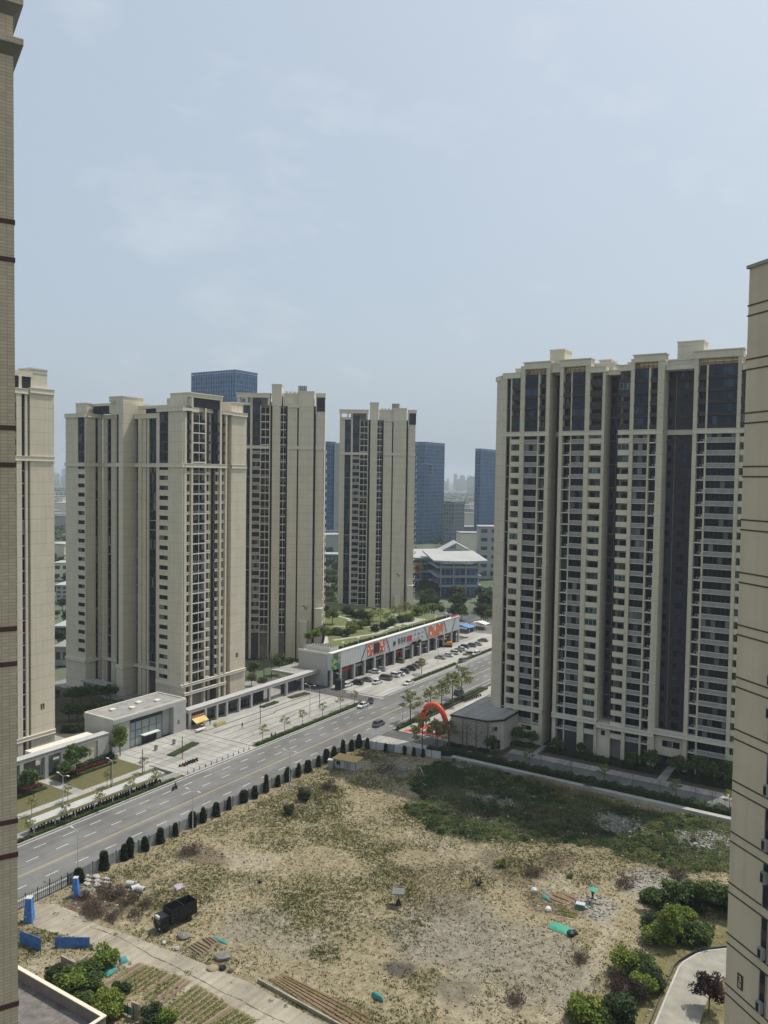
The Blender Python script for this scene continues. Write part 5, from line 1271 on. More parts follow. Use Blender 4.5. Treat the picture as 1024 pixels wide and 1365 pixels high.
me = np_mesh('lot', np.stack([XX, YY, zt], -1).reshape(-1, 3), [(0, 0, 0, 0)], [None]) if False else None
ii = np.arange(nx * ny).reshape(ny, nx)
Fq = np.stack([ii[:-1, :-1], ii[:-1, 1:], ii[1:, 1:], ii[1:, :-1]], -1).reshape(-1, 4)
m, n, L, b = newmat('lot_soil')
at = n.new('ShaderNodeVertexColor'); at.layer_name = 'soil'
geo = n.new('ShaderNodeNewGeometry')
def dirt(scale, lo, hi, f0, f1):
    no = n.new('ShaderNodeTexNoise'); no.inputs['Scale'].default_value = scale; no.inputs['Detail'].default_value = 9; no.inputs['Roughness'].default_value = .75
    L(geo.outputs['Position'], no.inputs['Vector']); mr = n.new('ShaderNodeMapRange'); mr.inputs[1].default_value = f0; mr.inputs[2].default_value = f1; mr.inputs[3].default_value = lo; mr.inputs[4].default_value = hi
    L(no.outputs['Fac'], mr.inputs[0]); return mr.outputs[0], no
v1, no1 = dirt(.7, .55, 1.38, .3, .72); v2, no2 = dirt(4.0, .55, 1.38, .32, .68)
mu = n.new('ShaderNodeMath'); mu.operation = 'MULTIPLY'; L(v1, mu.inputs[0]); L(v2, mu.inputs[1])
mx = n.new('ShaderNodeMix'); mx.data_type = 'RGBA'; mx.blend_type = 'MULTIPLY'; mx.inputs[0].default_value = 1
L(at.outputs[0], mx.inputs[6]); L(mu.outputs[0], mx.inputs[7]); L(mx.outputs[2], b.inputs['Base Color']); b.inputs['Roughness'].default_value = .95; b.inputs['Specular IOR Level'].default_value = .1
bp = n.new('ShaderNodeBump'); bp.inputs['Strength'].default_value = .7; bp.inputs['Distance'].default_value = .12; L(no2.outputs['Fac'], bp.inputs['Height']); L(bp.outputs[0], b.inputs['Normal'])
me = np_mesh('vacant_lot_terrain', np.stack([XX, YY, zt], -1).reshape(-1, 3), Fq, m, smooth=True)
ca = me.color_attributes.new('soil', 'FLOAT_COLOR', 'POINT')
ca.data.foreach_set('color', np.concatenate([np.clip(c_, 0, 1), np.ones(c_.shape[:2] + (1,))], -1).astype(np.float32).ravel())
structure(link('vacant_lot_terrain', me))
def hgt(x, y):
    i = np.clip(((np.asarray(x) - GX0) / GS).astype(int), 0, nx - 1); j = np.clip(((np.asarray(y) - GY0) / GS).astype(int), 0, ny - 1); return zt[j, i]
def hz(p): return float(hgt(np.array([p[0]]), np.array([p[1]]))[0])
def GT(px, py):
    """ground point on the lot"""
    p = G(px, py); q = G(px, py, hz(p)); return Vector((q.x, q.y, hz(q)))
structure(MB().prism(ROADP[::-1] if sum((ROADP[i][0] * ROADP[(i + 1) % len(ROADP)][1] - ROADP[(i + 1) % len(ROADP)][0] * ROADP[i][1]) for i in range(len(ROADP))) < 0 else ROADP, -.3, .03, M['concrete']).build('concrete_track'))
M['crack'] = mat('dark_crack', (0.09, 0.078, 0.06), .95)
mb = MB(); cr = gp((125, 1237), (160, 1250), (205, 1276), (230, 1287), (262, 1304), (300, 1325), (318, 1332), (350, 1350), (385, 1366)); rj = random.Random(8)
for i in range(len(cr) - 1):
    for k in range(6):
        t0, t1 = k / 6, (k + 1) / 6; a = Vector(cr[i]).lerp(Vector(cr[i + 1]), t0); e = Vector(cr[i]).lerp(Vector(cr[i + 1]), t1); d = (e - a).normalized(); q = Vector((-d.y, d.x)) * rj.uniform(.03, .11); j = Vector((rj.uniform(-.06, .06), rj.uniform(-.06, .06)))
        mb.prism([tuple(a - q + j), tuple(e - q + j), tuple(e + q + j), tuple(a + q + j)], -.1, .034, M['crack'])
structure(mb.build('track_joint'))
# slab path and lawn at the lower right
M['slab'] = mat('pale_slab_path', (0.275, 0.26, 0.215), .9, .2, .6, det=9)
SLAB = gp((872, 1370), (888, 1330), (904, 1293), (910, 1286), (918, 1281), (928, 1275), (939, 1271), (975, 1267), (1000, 1268), (1000, 1300), (972, 1303), (952, 1318), (940, 1345), (932, 1370))
def ccw(P): return P if sum(P[i][0] * P[(i + 1) % len(P)][1] - P[(i + 1) % len(P)][0] * P[i][1] for i in range(len(P))) > 0 else P[::-1]
structure(MB().prism(ccw(SLAB), -.3, .42, M['slab']).build('garden_path'))
mb = MB()
for i in range(7):
    a, e = Vector(SLAB[i]), Vector(SLAB[i + 1]); d = (e - a).normalized(); q = Vector((d.y, -d.x))
    for o0, o1, z_ in ((-.02, .22, .46), ):
        P = [tuple(a + q * o0), tuple(e + q * o0), tuple(e + q * o1), tuple(a + q * o1)]; mb.prism(ccw(P), -.3, z_, M['kerb'])
    P = [tuple(a - q * .55), tuple(e - q * .55), tuple(e - q * .66), tuple(a - q * .66)]; mb.prism(ccw(P), 0, .424, M['darkline'])
structure(mb.build('path_kerb'))
# grass tufts, undergrowth and rubble are beyond counting
rng = np.random.default_rng(11)
def blades(n_t, per, hmin, hmax, wid, keep, lean=.5):
    x = rng.uniform(GX0 + .5, GX1 - 1, n_t); y = rng.uniform(GY0 + 1, GY1 - .5, n_t); mm = masks(x, y); k = keep(mm, x, y) > rng.uniform(size=n_t)
    k &= ~inpoly(x, y, ROADP) & ~inpoly(x, y, SLAB); x, y = x[k], y[k]; N_ = len(x)
    x = np.repeat(x, per) + rng.normal(0, .12, N_ * per); y = np.repeat(y, per) + rng.normal(0, .12, N_ * per); z = hgt(x, y)
    a = rng.uniform(0, 6.28, N_ * per); h = np.repeat(rng.uniform(hmin, hmax, N_), per) * rng.uniform(.5, 1.1, N_ * per); l = rng.uniform(0, lean, N_ * per) * h; w_ = wid * rng.uniform(.6, 1.4, N_ * per)
    dx, dy = np.cos(a), np.sin(a)
    V = np.stack([np.stack([x - dy * w_, y + dx * w_, z - .02], -1), np.stack([x + dy * w_, y - dx * w_, z - .02], -1), np.stack([x + dx * l, y + dy * l, z + h], -1)], 1).reshape(-1, 3)
    return V, np.arange(len(V)).reshape(-1, 3)
M['tuft'] = leaf_mat('olive_grass', (0.155, 0.155, 0.058), .5, trans=.15); M['tuft_dry'] = leaf_mat('straw_grass', (0.25, 0.20, 0.11), .35, trans=.15); M['tuft_green'] = leaf_mat('green_grass', (0.105, 0.145, 0.035), .5, trans=.15)
V, F = blades(120000, 6, .10, .30, .065, lambda q, x, y: np.clip(q['veg'] * 1.0 + .14 - q['green'] - q['lawn'] * .9 - q['pale'] * .3, 0, 1)); o = link('grass', np_mesh('grass', V, F, M['tuft'])); tag(o, kind='stuff')
V, F = blades(50000, 4, .06, .22, .05, lambda q, x, y: np.clip(.35 + .3 * q['veg'] - q['green'] - q['lawn'] * .9 - q['dark'], 0, 1)); o = link('dry_grass', np_mesh('dry_grass', V, F, M['tuft_dry'])); tag(o, kind='stuff')
V, F = blades(60000, 5, .12, .34, .06, lambda q, x, y: np.clip(np.clip(fbm(x, y, 6, 330) - .40, 0, 1) * 4 * q['veg'] + .5 * q['green'], 0, 1)); o = link('green_grass', np_mesh('green_grass', V, F, M['tuft_green'])); tag(o, kind='stuff')
V, F = blades(9000, 6, .05, .12, .04, lambda q, x, y: q['lawn'] * .8); o = link('lawn_grass', np_mesh('lawn_grass', V, F, M['tuft'])); tag(o, kind='stuff')
def under(n_, keep, hmax, size, m, name, seed, bb=(GX0 + 1, GX1 - 1, GY0 + 1, GY1 - .5)):
    r = np.random.default_rng(seed); x = r.uniform(bb[0], bb[1], n_); y = r.uniform(bb[2], bb[3], n_); mm = masks(x, y); k = keep(mm, x, y) > r.uniform(size=n_); x, y = x[k], y[k]
    lump = np.clip((fbm(x, y, 4.5, 300, 3) - .28) * 2.2, .1, 1.2); z = hgt(x, y) + r.uniform(0.03, 1, len(x)) * hmax * lump
    V, F = leaf_cloud(r, np.stack([x, y, z], -1), size, up=.7); o = link(name, np_mesh(name, V, F, M[m])); tag(o, kind='stuff')
under(210000, lambda q, x, y: q['green'] * np.clip(1.25 - q['rub'] * 1.1, 0, 1) * np.clip((fbm(x, y, 8, 310, 3) - .34) * 4, .12, 1) * .55, .75, .13, 'lf_mid', 'undergrowth', 21, (-104, -14, 132, 176))
under(190000, lambda q, x, y: q['green'] * np.clip(1.25 - q['rub'] * 1.1, 0, 1) * np.clip((.56 - fbm(x, y, 8, 310, 3)) * 4, .05, 1) * .5, .9, .14, 'lf_dark', 'dark_undergrowth', 22, (-104, -14, 132, 176))
under(150000, lambda q, x, y: np.clip(q['green'] * .22 * q['brown'] * 2.4 + q['brown'] * .30 * (1 - q['green']), 0, 1), .45, .10, 'lf_brown', 'dry_undergrowth', 23)
bw = lambda X_, Y_: np.maximum.reduce([blobmask(X_, Y_, 610, 1040, 8, 320, .7), blobmask(X_, Y_, 570, 1045, 5, 321)])
under(60000, lambda q, x, y: bw(x, y) * .8, 1.1, .15, 'lf_dark', 'bramble_undergrowth', 24, (-106, -70, 145, 176))
def clumps(n_, keep, bb, r0, r1, h0, h1, per, size, m, name, seed):
    r = np.random.default_rng(seed); x = r.uniform(bb[0], bb[1], n_); y = r.uniform(bb[2], bb[3], n_); mm = masks(x, y); k = keep(mm, x, y) > r.uniform(size=n_); x, y = x[k], y[k]; N_ = len(x)
    R_ = np.repeat(r.uniform(r0, r1, N_), per); hh = np.repeat(r.uniform(h0, h1, N_), per); d = r.normal(size=(N_ * per, 3)); d /= np.linalg.norm(d, axis=1, keepdims=True); d[:, 2] = np.abs(d[:, 2]); q = r.uniform(.55, 1, N_ * per)
    px_ = np.repeat(x, per) + d[:, 0] * R_ * q; py_ = np.repeat(y, per) + d[:, 1] * R_ * q; V, F = leaf_cloud(r, np.stack([px_, py_, hgt(px_, py_) + .05 + d[:, 2] * hh * q], -1), size, up=.6); tag(link(name, np_mesh(name, V, F, M[m])), kind='stuff')
GB = (-104, -14, 132, 176)
patch = lambda x, y, sd, th: np.clip((fbm(x, y, 9, sd, 3) - th) * 6, 0, 1)
clumps(900, lambda q, x, y: q['green'] * (1 - q['rub'] * .7) * patch(x, y, 500, .46), GB, .5, 1.5, .4, 1.2, 130, .13, 'lf_dark', 'dark_weeds', 41)
clumps(900, lambda q, x, y: q['green'] * (1 - q['rub'] * .7) * patch(x, y, 510, .46), GB, .4, 1.3, .3, .9, 120, .12, 'lf_mid', 'green_weeds', 42)
clumps(500, lambda q, x, y: q['green'] * (1 - q['rub'] * .7) * patch(x, y, 520, .5), GB, .3, .9, .3, .7, 90, .12, 'lf_bright', 'bright_weeds', 43)
clumps(700, lambda q, x, y: q['green'] * patch(x, y, 530, .44) * .9, GB, .4, 1.2, .2, .6, 100, .11, 'tuft', 'olive_weeds', 47)
clumps(260, lambda q, x, y: q['green'] * patch(x, y, 540, .5) * .8, GB, .4, 1.0, .2, .5, 90, .10, 'tuft_dry', 'straw_weeds', 48)
clumps(900, lambda q, x, y: q['green'] * q['brown'] * 1.4, GB, .4, 1.3, .3, .8, 110, .09, 'lf_brown', 'brown_weeds', 44)
clumps(900, lambda q, x, y: .07 * (1 - q['green']) * (1 - q['lawn']) * (1 - q['pale']) + .25 * q['veg'] * (1 - q['green']), (GX0 + 2, GX1 - 2, GY0 + 18, GY1 - 2), .2, .7, .12, .4, 45, .08, 'tuft', 'low_weeds', 45)
clumps(500, lambda q, x, y: .04 * q['veg'] * (1 - q['green']) + .3 * q['brown'] * (1 - q['green']), (GX0 + 2, GX1 - 2, GY0 + 18, GY1 - 2), .3, .9, .15, .5, 70, .07, 'lf_brown', 'dead_weeds', 46)
def stones(n_, keep, s0, s1, m, name, seed):
    r = np.random.default_rng(seed); x = r.uniform(GX0 + 1, GX1 - 1, n_); y = r.uniform(GY0 + 1, GY1 - .5, n_); mm = masks(x, y); k = keep(mm, x, y) > r.uniform(size=n_); x, y = x[k], y[k]; N_ = len(x)
    c = np.array([(-1, -1, -1), (1, -1, -1), (1, 1, -1), (-1, 1, -1), (-1, -1, 1), (1, -1, 1), (1, 1, 1), (-1, 1, 1)], float)
    a = r.uniform(0, 6.28, N_); s = r.uniform(s0, s1, (N_, 1, 1)) * r.uniform(.5, 1.3, (N_, 1, 3)); P_ = c[None] * s * (1 + r.normal(0, .22, (N_, 8, 3)))
    R_ = np.stack([np.stack([np.cos(a), -np.sin(a), 0 * a], -1), np.stack([np.sin(a), np.cos(a), 0 * a], -1), np.stack([0 * a, 0 * a, 0 * a + .6], -1)], 1)
    P_ = np.einsum('nij,nkj->nki', R_, P_); P_[..., 0] += x[:, None]; P_[..., 1] += y[:, None]; P_[..., 2] += (hgt(x, y) + .03)[:, None]
    F = np.array([(0, 3, 2, 1), (4, 5, 6, 7), (0, 1, 5, 4), (1, 2, 6, 5), (2, 3, 7, 6), (3, 0, 4, 7)])[None] + (np.arange(N_) * 8)[:, None, None]
    o = link(name, np_mesh(name, P_.reshape(-1, 3), F.reshape(-1, 4), M[m])); tag(o, kind='stuff')
M['stone'] = leaf_mat('broken_stone', (0.27, 0.26, 0.245), .5, trans=0); M['clod'] = leaf_mat('earth_clod', (0.20, 0.165, 0.11), .4, trans=0)
stones(70000, lambda q, x, y: (q['rub'] * .75 + q['green'] * .04) * (.3 + .7 * (fbm(x, y, 2.5, 340) > .45)), .06, .26, 'stone', 'rubble', 31)
stones(60000, lambda q, x, y: .10 + .25 * q['pale'] + .4 * q['brown'], .03, .13, 'clod', 'earth_clods', 32)
stones(3000, lambda q, x, y: .12 + .5 * q['brown'], .06, .22, 'stone', 'litter', 33)
# tall pale reeds by the retaining wall
rr2 = np.random.default_rng(5); k = 1500; t = rr2.uniform(size=k); a0, a1 = G(700, 1042), G(792, 1066)
x = a0.x + (a1.x - a0.x) * t + rr2.normal(0, .7, k); y = a0.y + (a1.y - a0.y) * t + rr2.normal(0, .9, k); h = rr2.uniform(.8, 2.0, k); a = rr2.uniform(0, 6.28, k); dx, dy = np.cos(a), np.sin(a); z = hgt(x, y); w_ = .05
V = np.stack([np.stack([x - dy * w_, y + dx * w_, z], -1), np.stack([x + dy * w_, y - dx * w_, z], -1), np.stack([x + dx * h * .5, y + dy * h * .5, z + h], -1)], 1).reshape(-1, 3)
tag(link('reeds', np_mesh('reeds', V, np.arange(3 * k).reshape(-1, 3), M['tuft_dry'])), kind='stuff')
# bushes and trees of the lot
def put(kind, px, py, s, label, **kw): p = GT(px, py); return tree(kind, (p.x, p.y, p.z - .05), label, s=s, **kw)
put('golden', 893, 1262, 1.05, 'tall bright green bushy tree beside the lawn, tallest of the right-hand thicket'); put('bush_bright', 880, 1258, 1.5, 'bright green bush under the tallest bushy tree')
put('bush', 925, 1256, 1.7, 'broad green bush at the upper edge of the curved lawn'); put('bush_dark', 906, 1254, 1.4, 'dark green bush wedged between the bright tree and the broad bush')
for i, (px, py, s) in enumerate(((868, 1215, .8), (895, 1208, .95), (918, 1213, 1.0), (940, 1215, 1.05), (962, 1219, 1.1), (982, 1222, 1.1))):
    put('round', px, py, s, 'dark round tree of the row along the upper edge of the lawn', group='row of dark trees above the lawn', seed=i % 3)
put('bare', 856, 1275, .62, 'bare branching shrub with pale stems left of the bright green tree'); put('bush_bright', 838, 1298, 1.45, 'light green bush above the dry purple thicket')
put('scrub_purple', 838, 1335, 1.7, 'dry purple thicket beside the lawn'); put('bush_dark', 868, 1318, 1.3, 'dark green bush at the left edge of the lawn, right of the purple thicket')
put('bush_dark', 826, 1362, 1.7, 'dark green glossy bush at the bottom edge of the picture'); put('bush_bright', 780, 1362, 1.6, 'yellow green bush at the bottom edge of the picture')
put('purple', 945, 1350, 1.25, 'dark purple-leaved garden tree on the lawn beside the pale path')
put('scrub', 775, 1282, 1.1, 'brown thorny thicket in the middle of the dry ground'); put('scrub', 835, 1182, 1.5, 'brown thorny thicket near the white rubble'); put('scrub', 690, 1335, 1.3, 'brown thorny thicket at the lower edge of the lot')
put('scrub', 150, 1195, 1.7, 'brown thorny thicket by the concrete pipes'); put('scrub', 125, 1212, 1.5, 'brown thorny thicket beside the concrete track'); put('scrub', 170, 1205, 1.2, 'brown thorny thicket just above the open pit'); put('scrub', 255, 1138, 1.5, 'brown thorny thicket near the vine covered fence'); put('scrub', 712, 1168, 1.2, 'brown thorny thicket on the earth mound'); put('scrub', 905, 1170, 1.4, 'brown thorny thicket above the row of dark trees'); put('scrub', 790, 1052, 1.5, 'brown thorny thicket under the long low wall')
put('bush', 760, 1170, .4, 'small green bush at the edge of the ring of brown earth'); put('bush_bright', 670, 1155, .6, 'bright green low bush on the left flank of the mound'); put('bush_dark', 385, 1085, .9, 'dark weedy bush near the road fence'); put('scrub', 440, 1052, 1.7, 'dark brown thicket in front of the site hut'); put('bush_dark', 405, 1065, 1.1, 'dark weedy bush left of the brown thicket')
for i, (px, py, s, kd) in enumerate(((135, 1290, 1.3, 'bush_bright'), (118, 1300, 1.2, 'bush'), (85, 1318, 1.3, 'bush'), (103, 1330, 1.4, 'bush_bright'), (72, 1306, .9, 'bush_dark'), (125, 1322, 1.2, 'bush'), (150, 1345, 1.3, 'bush_bright'), (140, 1362, 1.3, 'bush_bright'), (112, 1345, 1.2, 'bush'), (160, 1325, .9, 'bush_dark'), (205, 1362, 1.1, 'bush_dark'), (222, 1366, .9, 'bush_bright'))):
    put(kd, px, py, s, ['bright green bush beside the grey culvert slabs', 'green bush between the culvert slabs', 'green bush above the brown parapet', 'bright green bush above the brown parapet', 'dark weedy bush at the bend of the parapet', 'green bush right of the culvert slabs', 'bright green bush at the parapet corner', 'bright green bush at the bottom edge beside the parapet corner', 'green bush close to the parapet', 'dark bush at the left end of the vegetable rows', 'dark bush at the bottom edge below the vegetable rows', 'light green bush at the bottom edge below the vegetable rows'][i])

for i, (px, py, s_, kd, lb) in enumerate(((900, 1235, 1.3, 'bush', 'mid green bush inside the thicket between the row of trees and the tall bright tree'), (872, 1238, 1.2, 'bush_dark', 'dark bush at the left flank of the thicket above the lawn'), (940, 1248, 1.0, 'bush', 'small green bush at the lawn edge right of the broad bush'), (915, 1232, 1.2, 'bush_bright', 'bright green bush in the thicket behind the broad bush'), (858, 1296, 1.5, 'bush', 'green bush beside the light green one at the left edge of the lawn'), (852, 1328, 1.3, 'bush_bright', 'bright green bush right behind the purple thicket'), (822, 1318, 1.3, 'scrub_purple', 'second dry purple thicket, left of the main one'), (800, 1366, 1.4, 'bush', 'green bush between the yellow green and the dark glossy bush at the bottom edge'))): put(kd, px, py, s_, lb)
for i in range(9):
    put('bush_dark', 868 + i * 13, 1203 + (i % 3) * 7, 1.15, 'dark shrub under the row of trees above the lawn', group='dark shrubs under the row of trees', seed=i % 3)
for i, (px, py) in enumerate(((112, 1198), (140, 1188), (160, 1192), (180, 1200), (196, 1208), (128, 1222), (150, 1226), (182, 1222))):
    put('scrub', px, py, 1.1, 'low tangle of brown brushwood around the concrete pipes', name='brushwood', cat='brushwood', group='brushwood around the pipes', seed=i % 3)
# ---------------------------------------------------------------- vehicles
M['tyre'] = mat('tyre_rubber', (0.02, 0.02, 0.02), .9); M['rim'] = mat('alloy_rim', (0.35, 0.35, 0.35), .35, metal=.7); M['carglass'] = glass_mat('car_glass', (0.012, 0.014, 0.018), (0.03, 0.035, 0.04), .5, .05); M['lamp'] = mat('headlamp_glass', (.6, .6, .58), .2); M['taillamp'] = mat('tail_lamp_glass', (.3, .02, .02), .3)
def paint(name, c, met=.2): m = mat(name, c, .32, .03, 3, metal=met, spec=.5); m.node_tree.nodes['Principled BSDF'].inputs['Coat Weight'].default_value = .5; return m
PAINT = {'white': paint('white_car_paint', (.62, .62, .61), 0), 'black': paint('black_car_paint', (.018, .018, .02)), 'grey': paint('grey_car_paint', (.16, .165, .17), .5), 'silver': paint('silver_car_paint', (.38, .39, .40), .5), 'brown': paint('bronze_car_paint', (.20, .15, .09), .4), 'red': paint('dark_red_car_paint', (.20, .03, .025)), 'blue': paint('dark_blue_car_paint', (.03, .05, .11)), 'orange': paint('orange_machine_paint', (.5, .19, .02), 0)}
CARMESH = {}
def car_meshes(kind, col):
    key = (kind, col)
    if key in CARMESH: return CARMESH[key]
    L_, W_, hb, ht, c0, c1, c2, c3 = {'sedan': (4.6, 1.8, .88, 1.44, -1.35, -.55, 1.05, 1.9), 'suv': (4.6, 1.86, 1.0, 1.68, -1.3, -.7, 1.7, 2.15), 'van': (4.8, 1.8, 1.05, 1.9, -2.1, -1.4, 2.1, 2.35)}[kind]
    b = MB(); P_ = PAINT[col]; h = L_ / 2
    st = [(-h, .42, .62, .78), (-h + .18, .25, .74, .93), (-h + .8, .2, hb - .08, 1), (c0, .2, hb, 1), (c2, .2, hb, 1), (c3, .2, hb - .02, 1), (h - .15, .25, hb - .1, .95), (h, .42, hb - .25, .82)]
    vs, fs = [], []
    for x, z0, z1, k in st:
        w_ = W_ / 2 * k; zm = (z0 + z1) / 2 + .08
        vs += [(x, -w_ * .93, z0), (x, -w_, zm), (x, -w_ * .9, z1), (x, w_ * .9, z1), (x, w_, zm), (x, w_ * .93, z0)]
    for i in range(len(st) - 1):
        for j in range(6): fs.append((i * 6 + j, i * 6 + (j + 1) % 6, i * 6 + 6 + (j + 1) % 6, i * 6 + 6 + j))
    fs += [tuple(range(6)), tuple(range(len(vs) - 1, len(vs) - 7, -1))]
    b.add(vs, fs, P_)
    wb, wt = W_ / 2 * .89, W_ / 2 * .70       # roof and pillars
    b.add([(c1, -wt, ht), (c2 - .15, -wt, ht), (c2 - .15, wt, ht), (c1, wt, ht), (c1 + .03, -wt, ht - .06), (c2 - .18, -wt, ht - .06), (c2 - .18, wt, ht - .06), (c1 + .03, wt, ht - .06)], [(0, 1, 2, 3), (0, 4, 5, 1), (1, 5, 6, 2), (2, 6, 7, 3), (3, 7, 4, 0)], P_)
    xm = (c1 + c2) / 2
    for sy in (-1, 1):
        for (xa, xb) in ((c0, c1), (xm, xm), (c3 - .1, c2 - .15)): b.tube([(xa, sy * wb, hb - .02), (xb, sy * wt, ht - .03)], .04, P_, 4)
        b.box(c0 + .12, sy * (W_ / 2 + .02), hb - .05, c0 + .3, sy * (W_ / 2 + .16), hb + .08, P_)
    body = b.mesh(kind + '_body')
    g = MB(); lo = [(c0, -wb + .02, hb - .03), (c3 - .1, -wb + .02, hb - .03), (c3 - .1, wb - .02, hb - .03), (c0, wb - .02, hb - .03)]; up_ = [(c1, -wt + .015, ht - .02), (c2 - .15, -wt + .015, ht - .02), (c2 - .15, wt - .015, ht - .02), (c1, wt - .015, ht - .02)]
    for i in range(4): g.quad(lo[i], lo[(i + 1) % 4], up_[(i + 1) % 4], up_[i], M['carglass'])
    win = g.mesh('car_windows')
    wh = MB(); wh.tube([(0, -.1, 0), (0, .1, 0)], .33, M['tyre'], 12); wh.tube([(0, -.11, 0), (0, .11, 0)], .2, M['rim'], 8)
    whm = CARMESH.setdefault('wheel', wh.mesh('wheel'))
    hl = CARMESH.setdefault('hl', MB().box(-.03, -.2, -.07, .12, .2, .07, M['lamp']).mesh('headlight')); tl = CARMESH.setdefault('tl', MB().box(-.1, -.18, -.08, .03, .18, .08, M['taillamp']).mesh('tail_light'))
    CARMESH[key] = (body, win, whm, hl, tl, L_, W_); return CARMESH[key]
def car(kind, col, x, y, rz, label, z=0.0):
    body, win, whm, hl, tl, L_, W_ = car_meshes(kind, col)
    o = empty('parked_car', (x, y, z), rz, label, 'car')
    link('body', body, o); link('windows', win, o)
    for sx in (-1, 1):
        for sy in (-1, 1):
            link('wheel', whm, o, (sx * L_ * .295, sy * (W_ / 2 - .1), .33))
            if sx < 0: link('headlight', hl, o, (-L_ / 2 + .06, sy * W_ * .3, .62))
            else: link('tail_light', tl, o, (L_ / 2 - .06, sy * W_ * .32, .68))
    return o
UP_ = -math.pi / 2   # nose (-x) pointing up the road (+y)
cars = [('suv', 'grey', 505, 967, UP_, 'grey car driving alone in the middle of the near junction'), ('sedan', 'white', 484, 942, -UP_, 'white car waiting at the end of the forecourt hedge'), ('sedan', 'black', 494, 936, -UP_ + .5, 'black car turning out of the side street behind a white one'),
        ('sedan', 'white', 545, 912, -UP_, 'white car parked at the roadside at the hedge end'), ('suv', 'black', 476, 912, .1, 'black car parked under the first bays of the shopping hall'), ('sedan', 'white', 463, 915, UP_, 'small white van-like car beside the corner pillar of the hall'),
        ('sedan', 'grey', 489, 908, .1, 'dark grey car beside the black one under the hall'), ('sedan', 'white', 499, 897, .2, 'white car close to the storefronts, left of two'), ('sedan', 'silver', 507, 894, .2, 'silver car close to the storefronts, right of two'), ('suv', 'brown', 532, 883, .1, 'bronze car by itself close to the storefronts'),
        ('sedan', 'white', 503, 911, UP_, 'white car parked end on at the left end of the first car row'), ('van', 'grey', 514, 906, .12, 'large grey van in the first car row'), ('suv', 'white', 525, 902, .12, 'white car right of the large grey van'), ('sedan', 'white', 532, 900, .12, 'white saloon in the middle of the first car row'), ('suv', 'blue', 538, 897, .12, 'dark blue car in the middle of the first car row'), ('suv', 'black', 547, 893, .12, 'black car near the right end of the first car row'), ('sedan', 'brown', 553, 890, .12, 'bronze car at the right end of the first car row'), ('suv', 'silver', 558, 887, .12, 'silver car last in the first car row'),
        ('sedan', 'silver', 587, 878, .1, 'silver saloon first of the second car row'), ('sedan', 'white', 597, 875, .1, 'white saloon second of the second car row'), ('suv', 'white', 605, 872, .1, 'white car in the middle of the second car row'), ('sedan', 'black', 609, 869, .1, 'black saloon in the second car row'), ('sedan', 'white', 615, 867, .1, 'white saloon near the right end of the second car row'), ('suv', 'blue', 618, 864, .1, 'dark blue car at the right end of the second car row'),
        ('suv', 'grey', 617, 882, UP_, 'dark grey car driving beside the second car row'), ('sedan', 'brown', 625, 873, .6, 'bronze car at the car park exit'), ('suv', 'white', 635, 873, -UP_, 'white car parked at the roadside near the second hedge'), ('sedan', 'silver', 636, 860, .2, 'silver car far up the car park beside the tower edge'), ('sedan', 'brown', 644, 855, .2, 'bronze car far up the car park beside the tower edge'), ('suv', 'grey', 628, 862, .2, 'grey car among the far bushes of the car park'), ('suv', 'blue', 612, 925, UP_, 'dark blue car parked under the tall roadside trees opposite the car park')]
for k, c, px, py, rz, lb in cars:
    p = G(px, py, 0.1); car(k, c, p.x, p.y, rz, lb, 0.004 if 'driving' in lb or 'roadside' in lb or 'turning' in lb or 'waiting' in lb else 0.1)
# black open-topped truck on the lot
a, e = GT(209, 1243), GT(257, 1221)
ax = Vector((e.x - a.x, e.y - a.y)); ang = math.atan2(ax.y, ax.x)
tk = empty('cargo_truck', ((a.x + e.x) / 2, (a.y + e.y) / 2, min(hz(a), hz(e)) + .02), ang, 'black open-topped cargo truck parked on the dry ground beside the concrete track', 'truck')
TL = ax.length; M['trk'] = mat('matt_black_paint', (.014, .014, .016), .55, .3, 2); h = TL / 2
mb = MB(); x0, x1, w_ = -h + 1.75, h, 1.12
mb.box(x0, -w_, 1.0, x1, w_, 1.12, M['trk'])
for q in ((x0, -w_, x1, -w_ + .06), (x0, w_ - .06, x1, w_), (x0, -w_ + .06, x0 + .06, w_ - .06), (x1 - .06, -w_ + .06, x1, w_ - .06)): mb.box(q[0], q[1], 1.12, q[2], q[3], 3.1, M['trk'])
mb.build('cargo_box', tk)
mb = MB()
for i in range(7):
    x = x0 + (x1 - x0) * i / 6
    for sy in (-1, 1): mb.box(max(x0, x - .04), sy * w_, 1.05, min(x1, x + .04), sy * (w_ + .05), 3.15, M['trk'])
for z in (1.7, 2.4, 3.08):
    for sy in (-1, 1): mb.box(x0, sy * (w_ + .002), z, x1, sy * (w_ + .04), z + .06, M['trk'])
mb.box((x0 + x1) / 2 - .05, -w_, 3.0, (x0 + x1) / 2 + .05, w_, 3.1, M['rail']); mb.build('cargo_frame', tk)
mb = MB(); pr = [(-h, .55), (-h, 1.35), (-h + .22, 2.3), (-h + .5, 2.42), (-h + 1.6, 2.42), (-h + 1.6, .55)]
v = [(x, -1.02, z) for x, z in pr] + [(x, 1.02, z) for x, z in pr]; k = len(pr)
mb.add(v, [tuple(range(k)), tuple(range(2 * k - 1, k - 1, -1))] + [(i, k + i, k + (i + 1) % k, (i + 1) % k) for i in range(k)], M['trk']); mb.build('cab', tk)
mb = MB(); mb.quad((-h - .012, -.9, 1.4), (-h - .012, .9, 1.4), (-h + .2, .86, 2.28), (-h + .2, -.86, 2.28), M['carglass'])
for sy in (-1, 1): mb.quad((-h + .2, sy * 1.026, 1.45), (-h + 1.1, sy * 1.026, 1.45), (-h + 1.1, sy * 1.026, 2.2), (-h + .38, sy * 1.026, 2.2), M['carglass'])
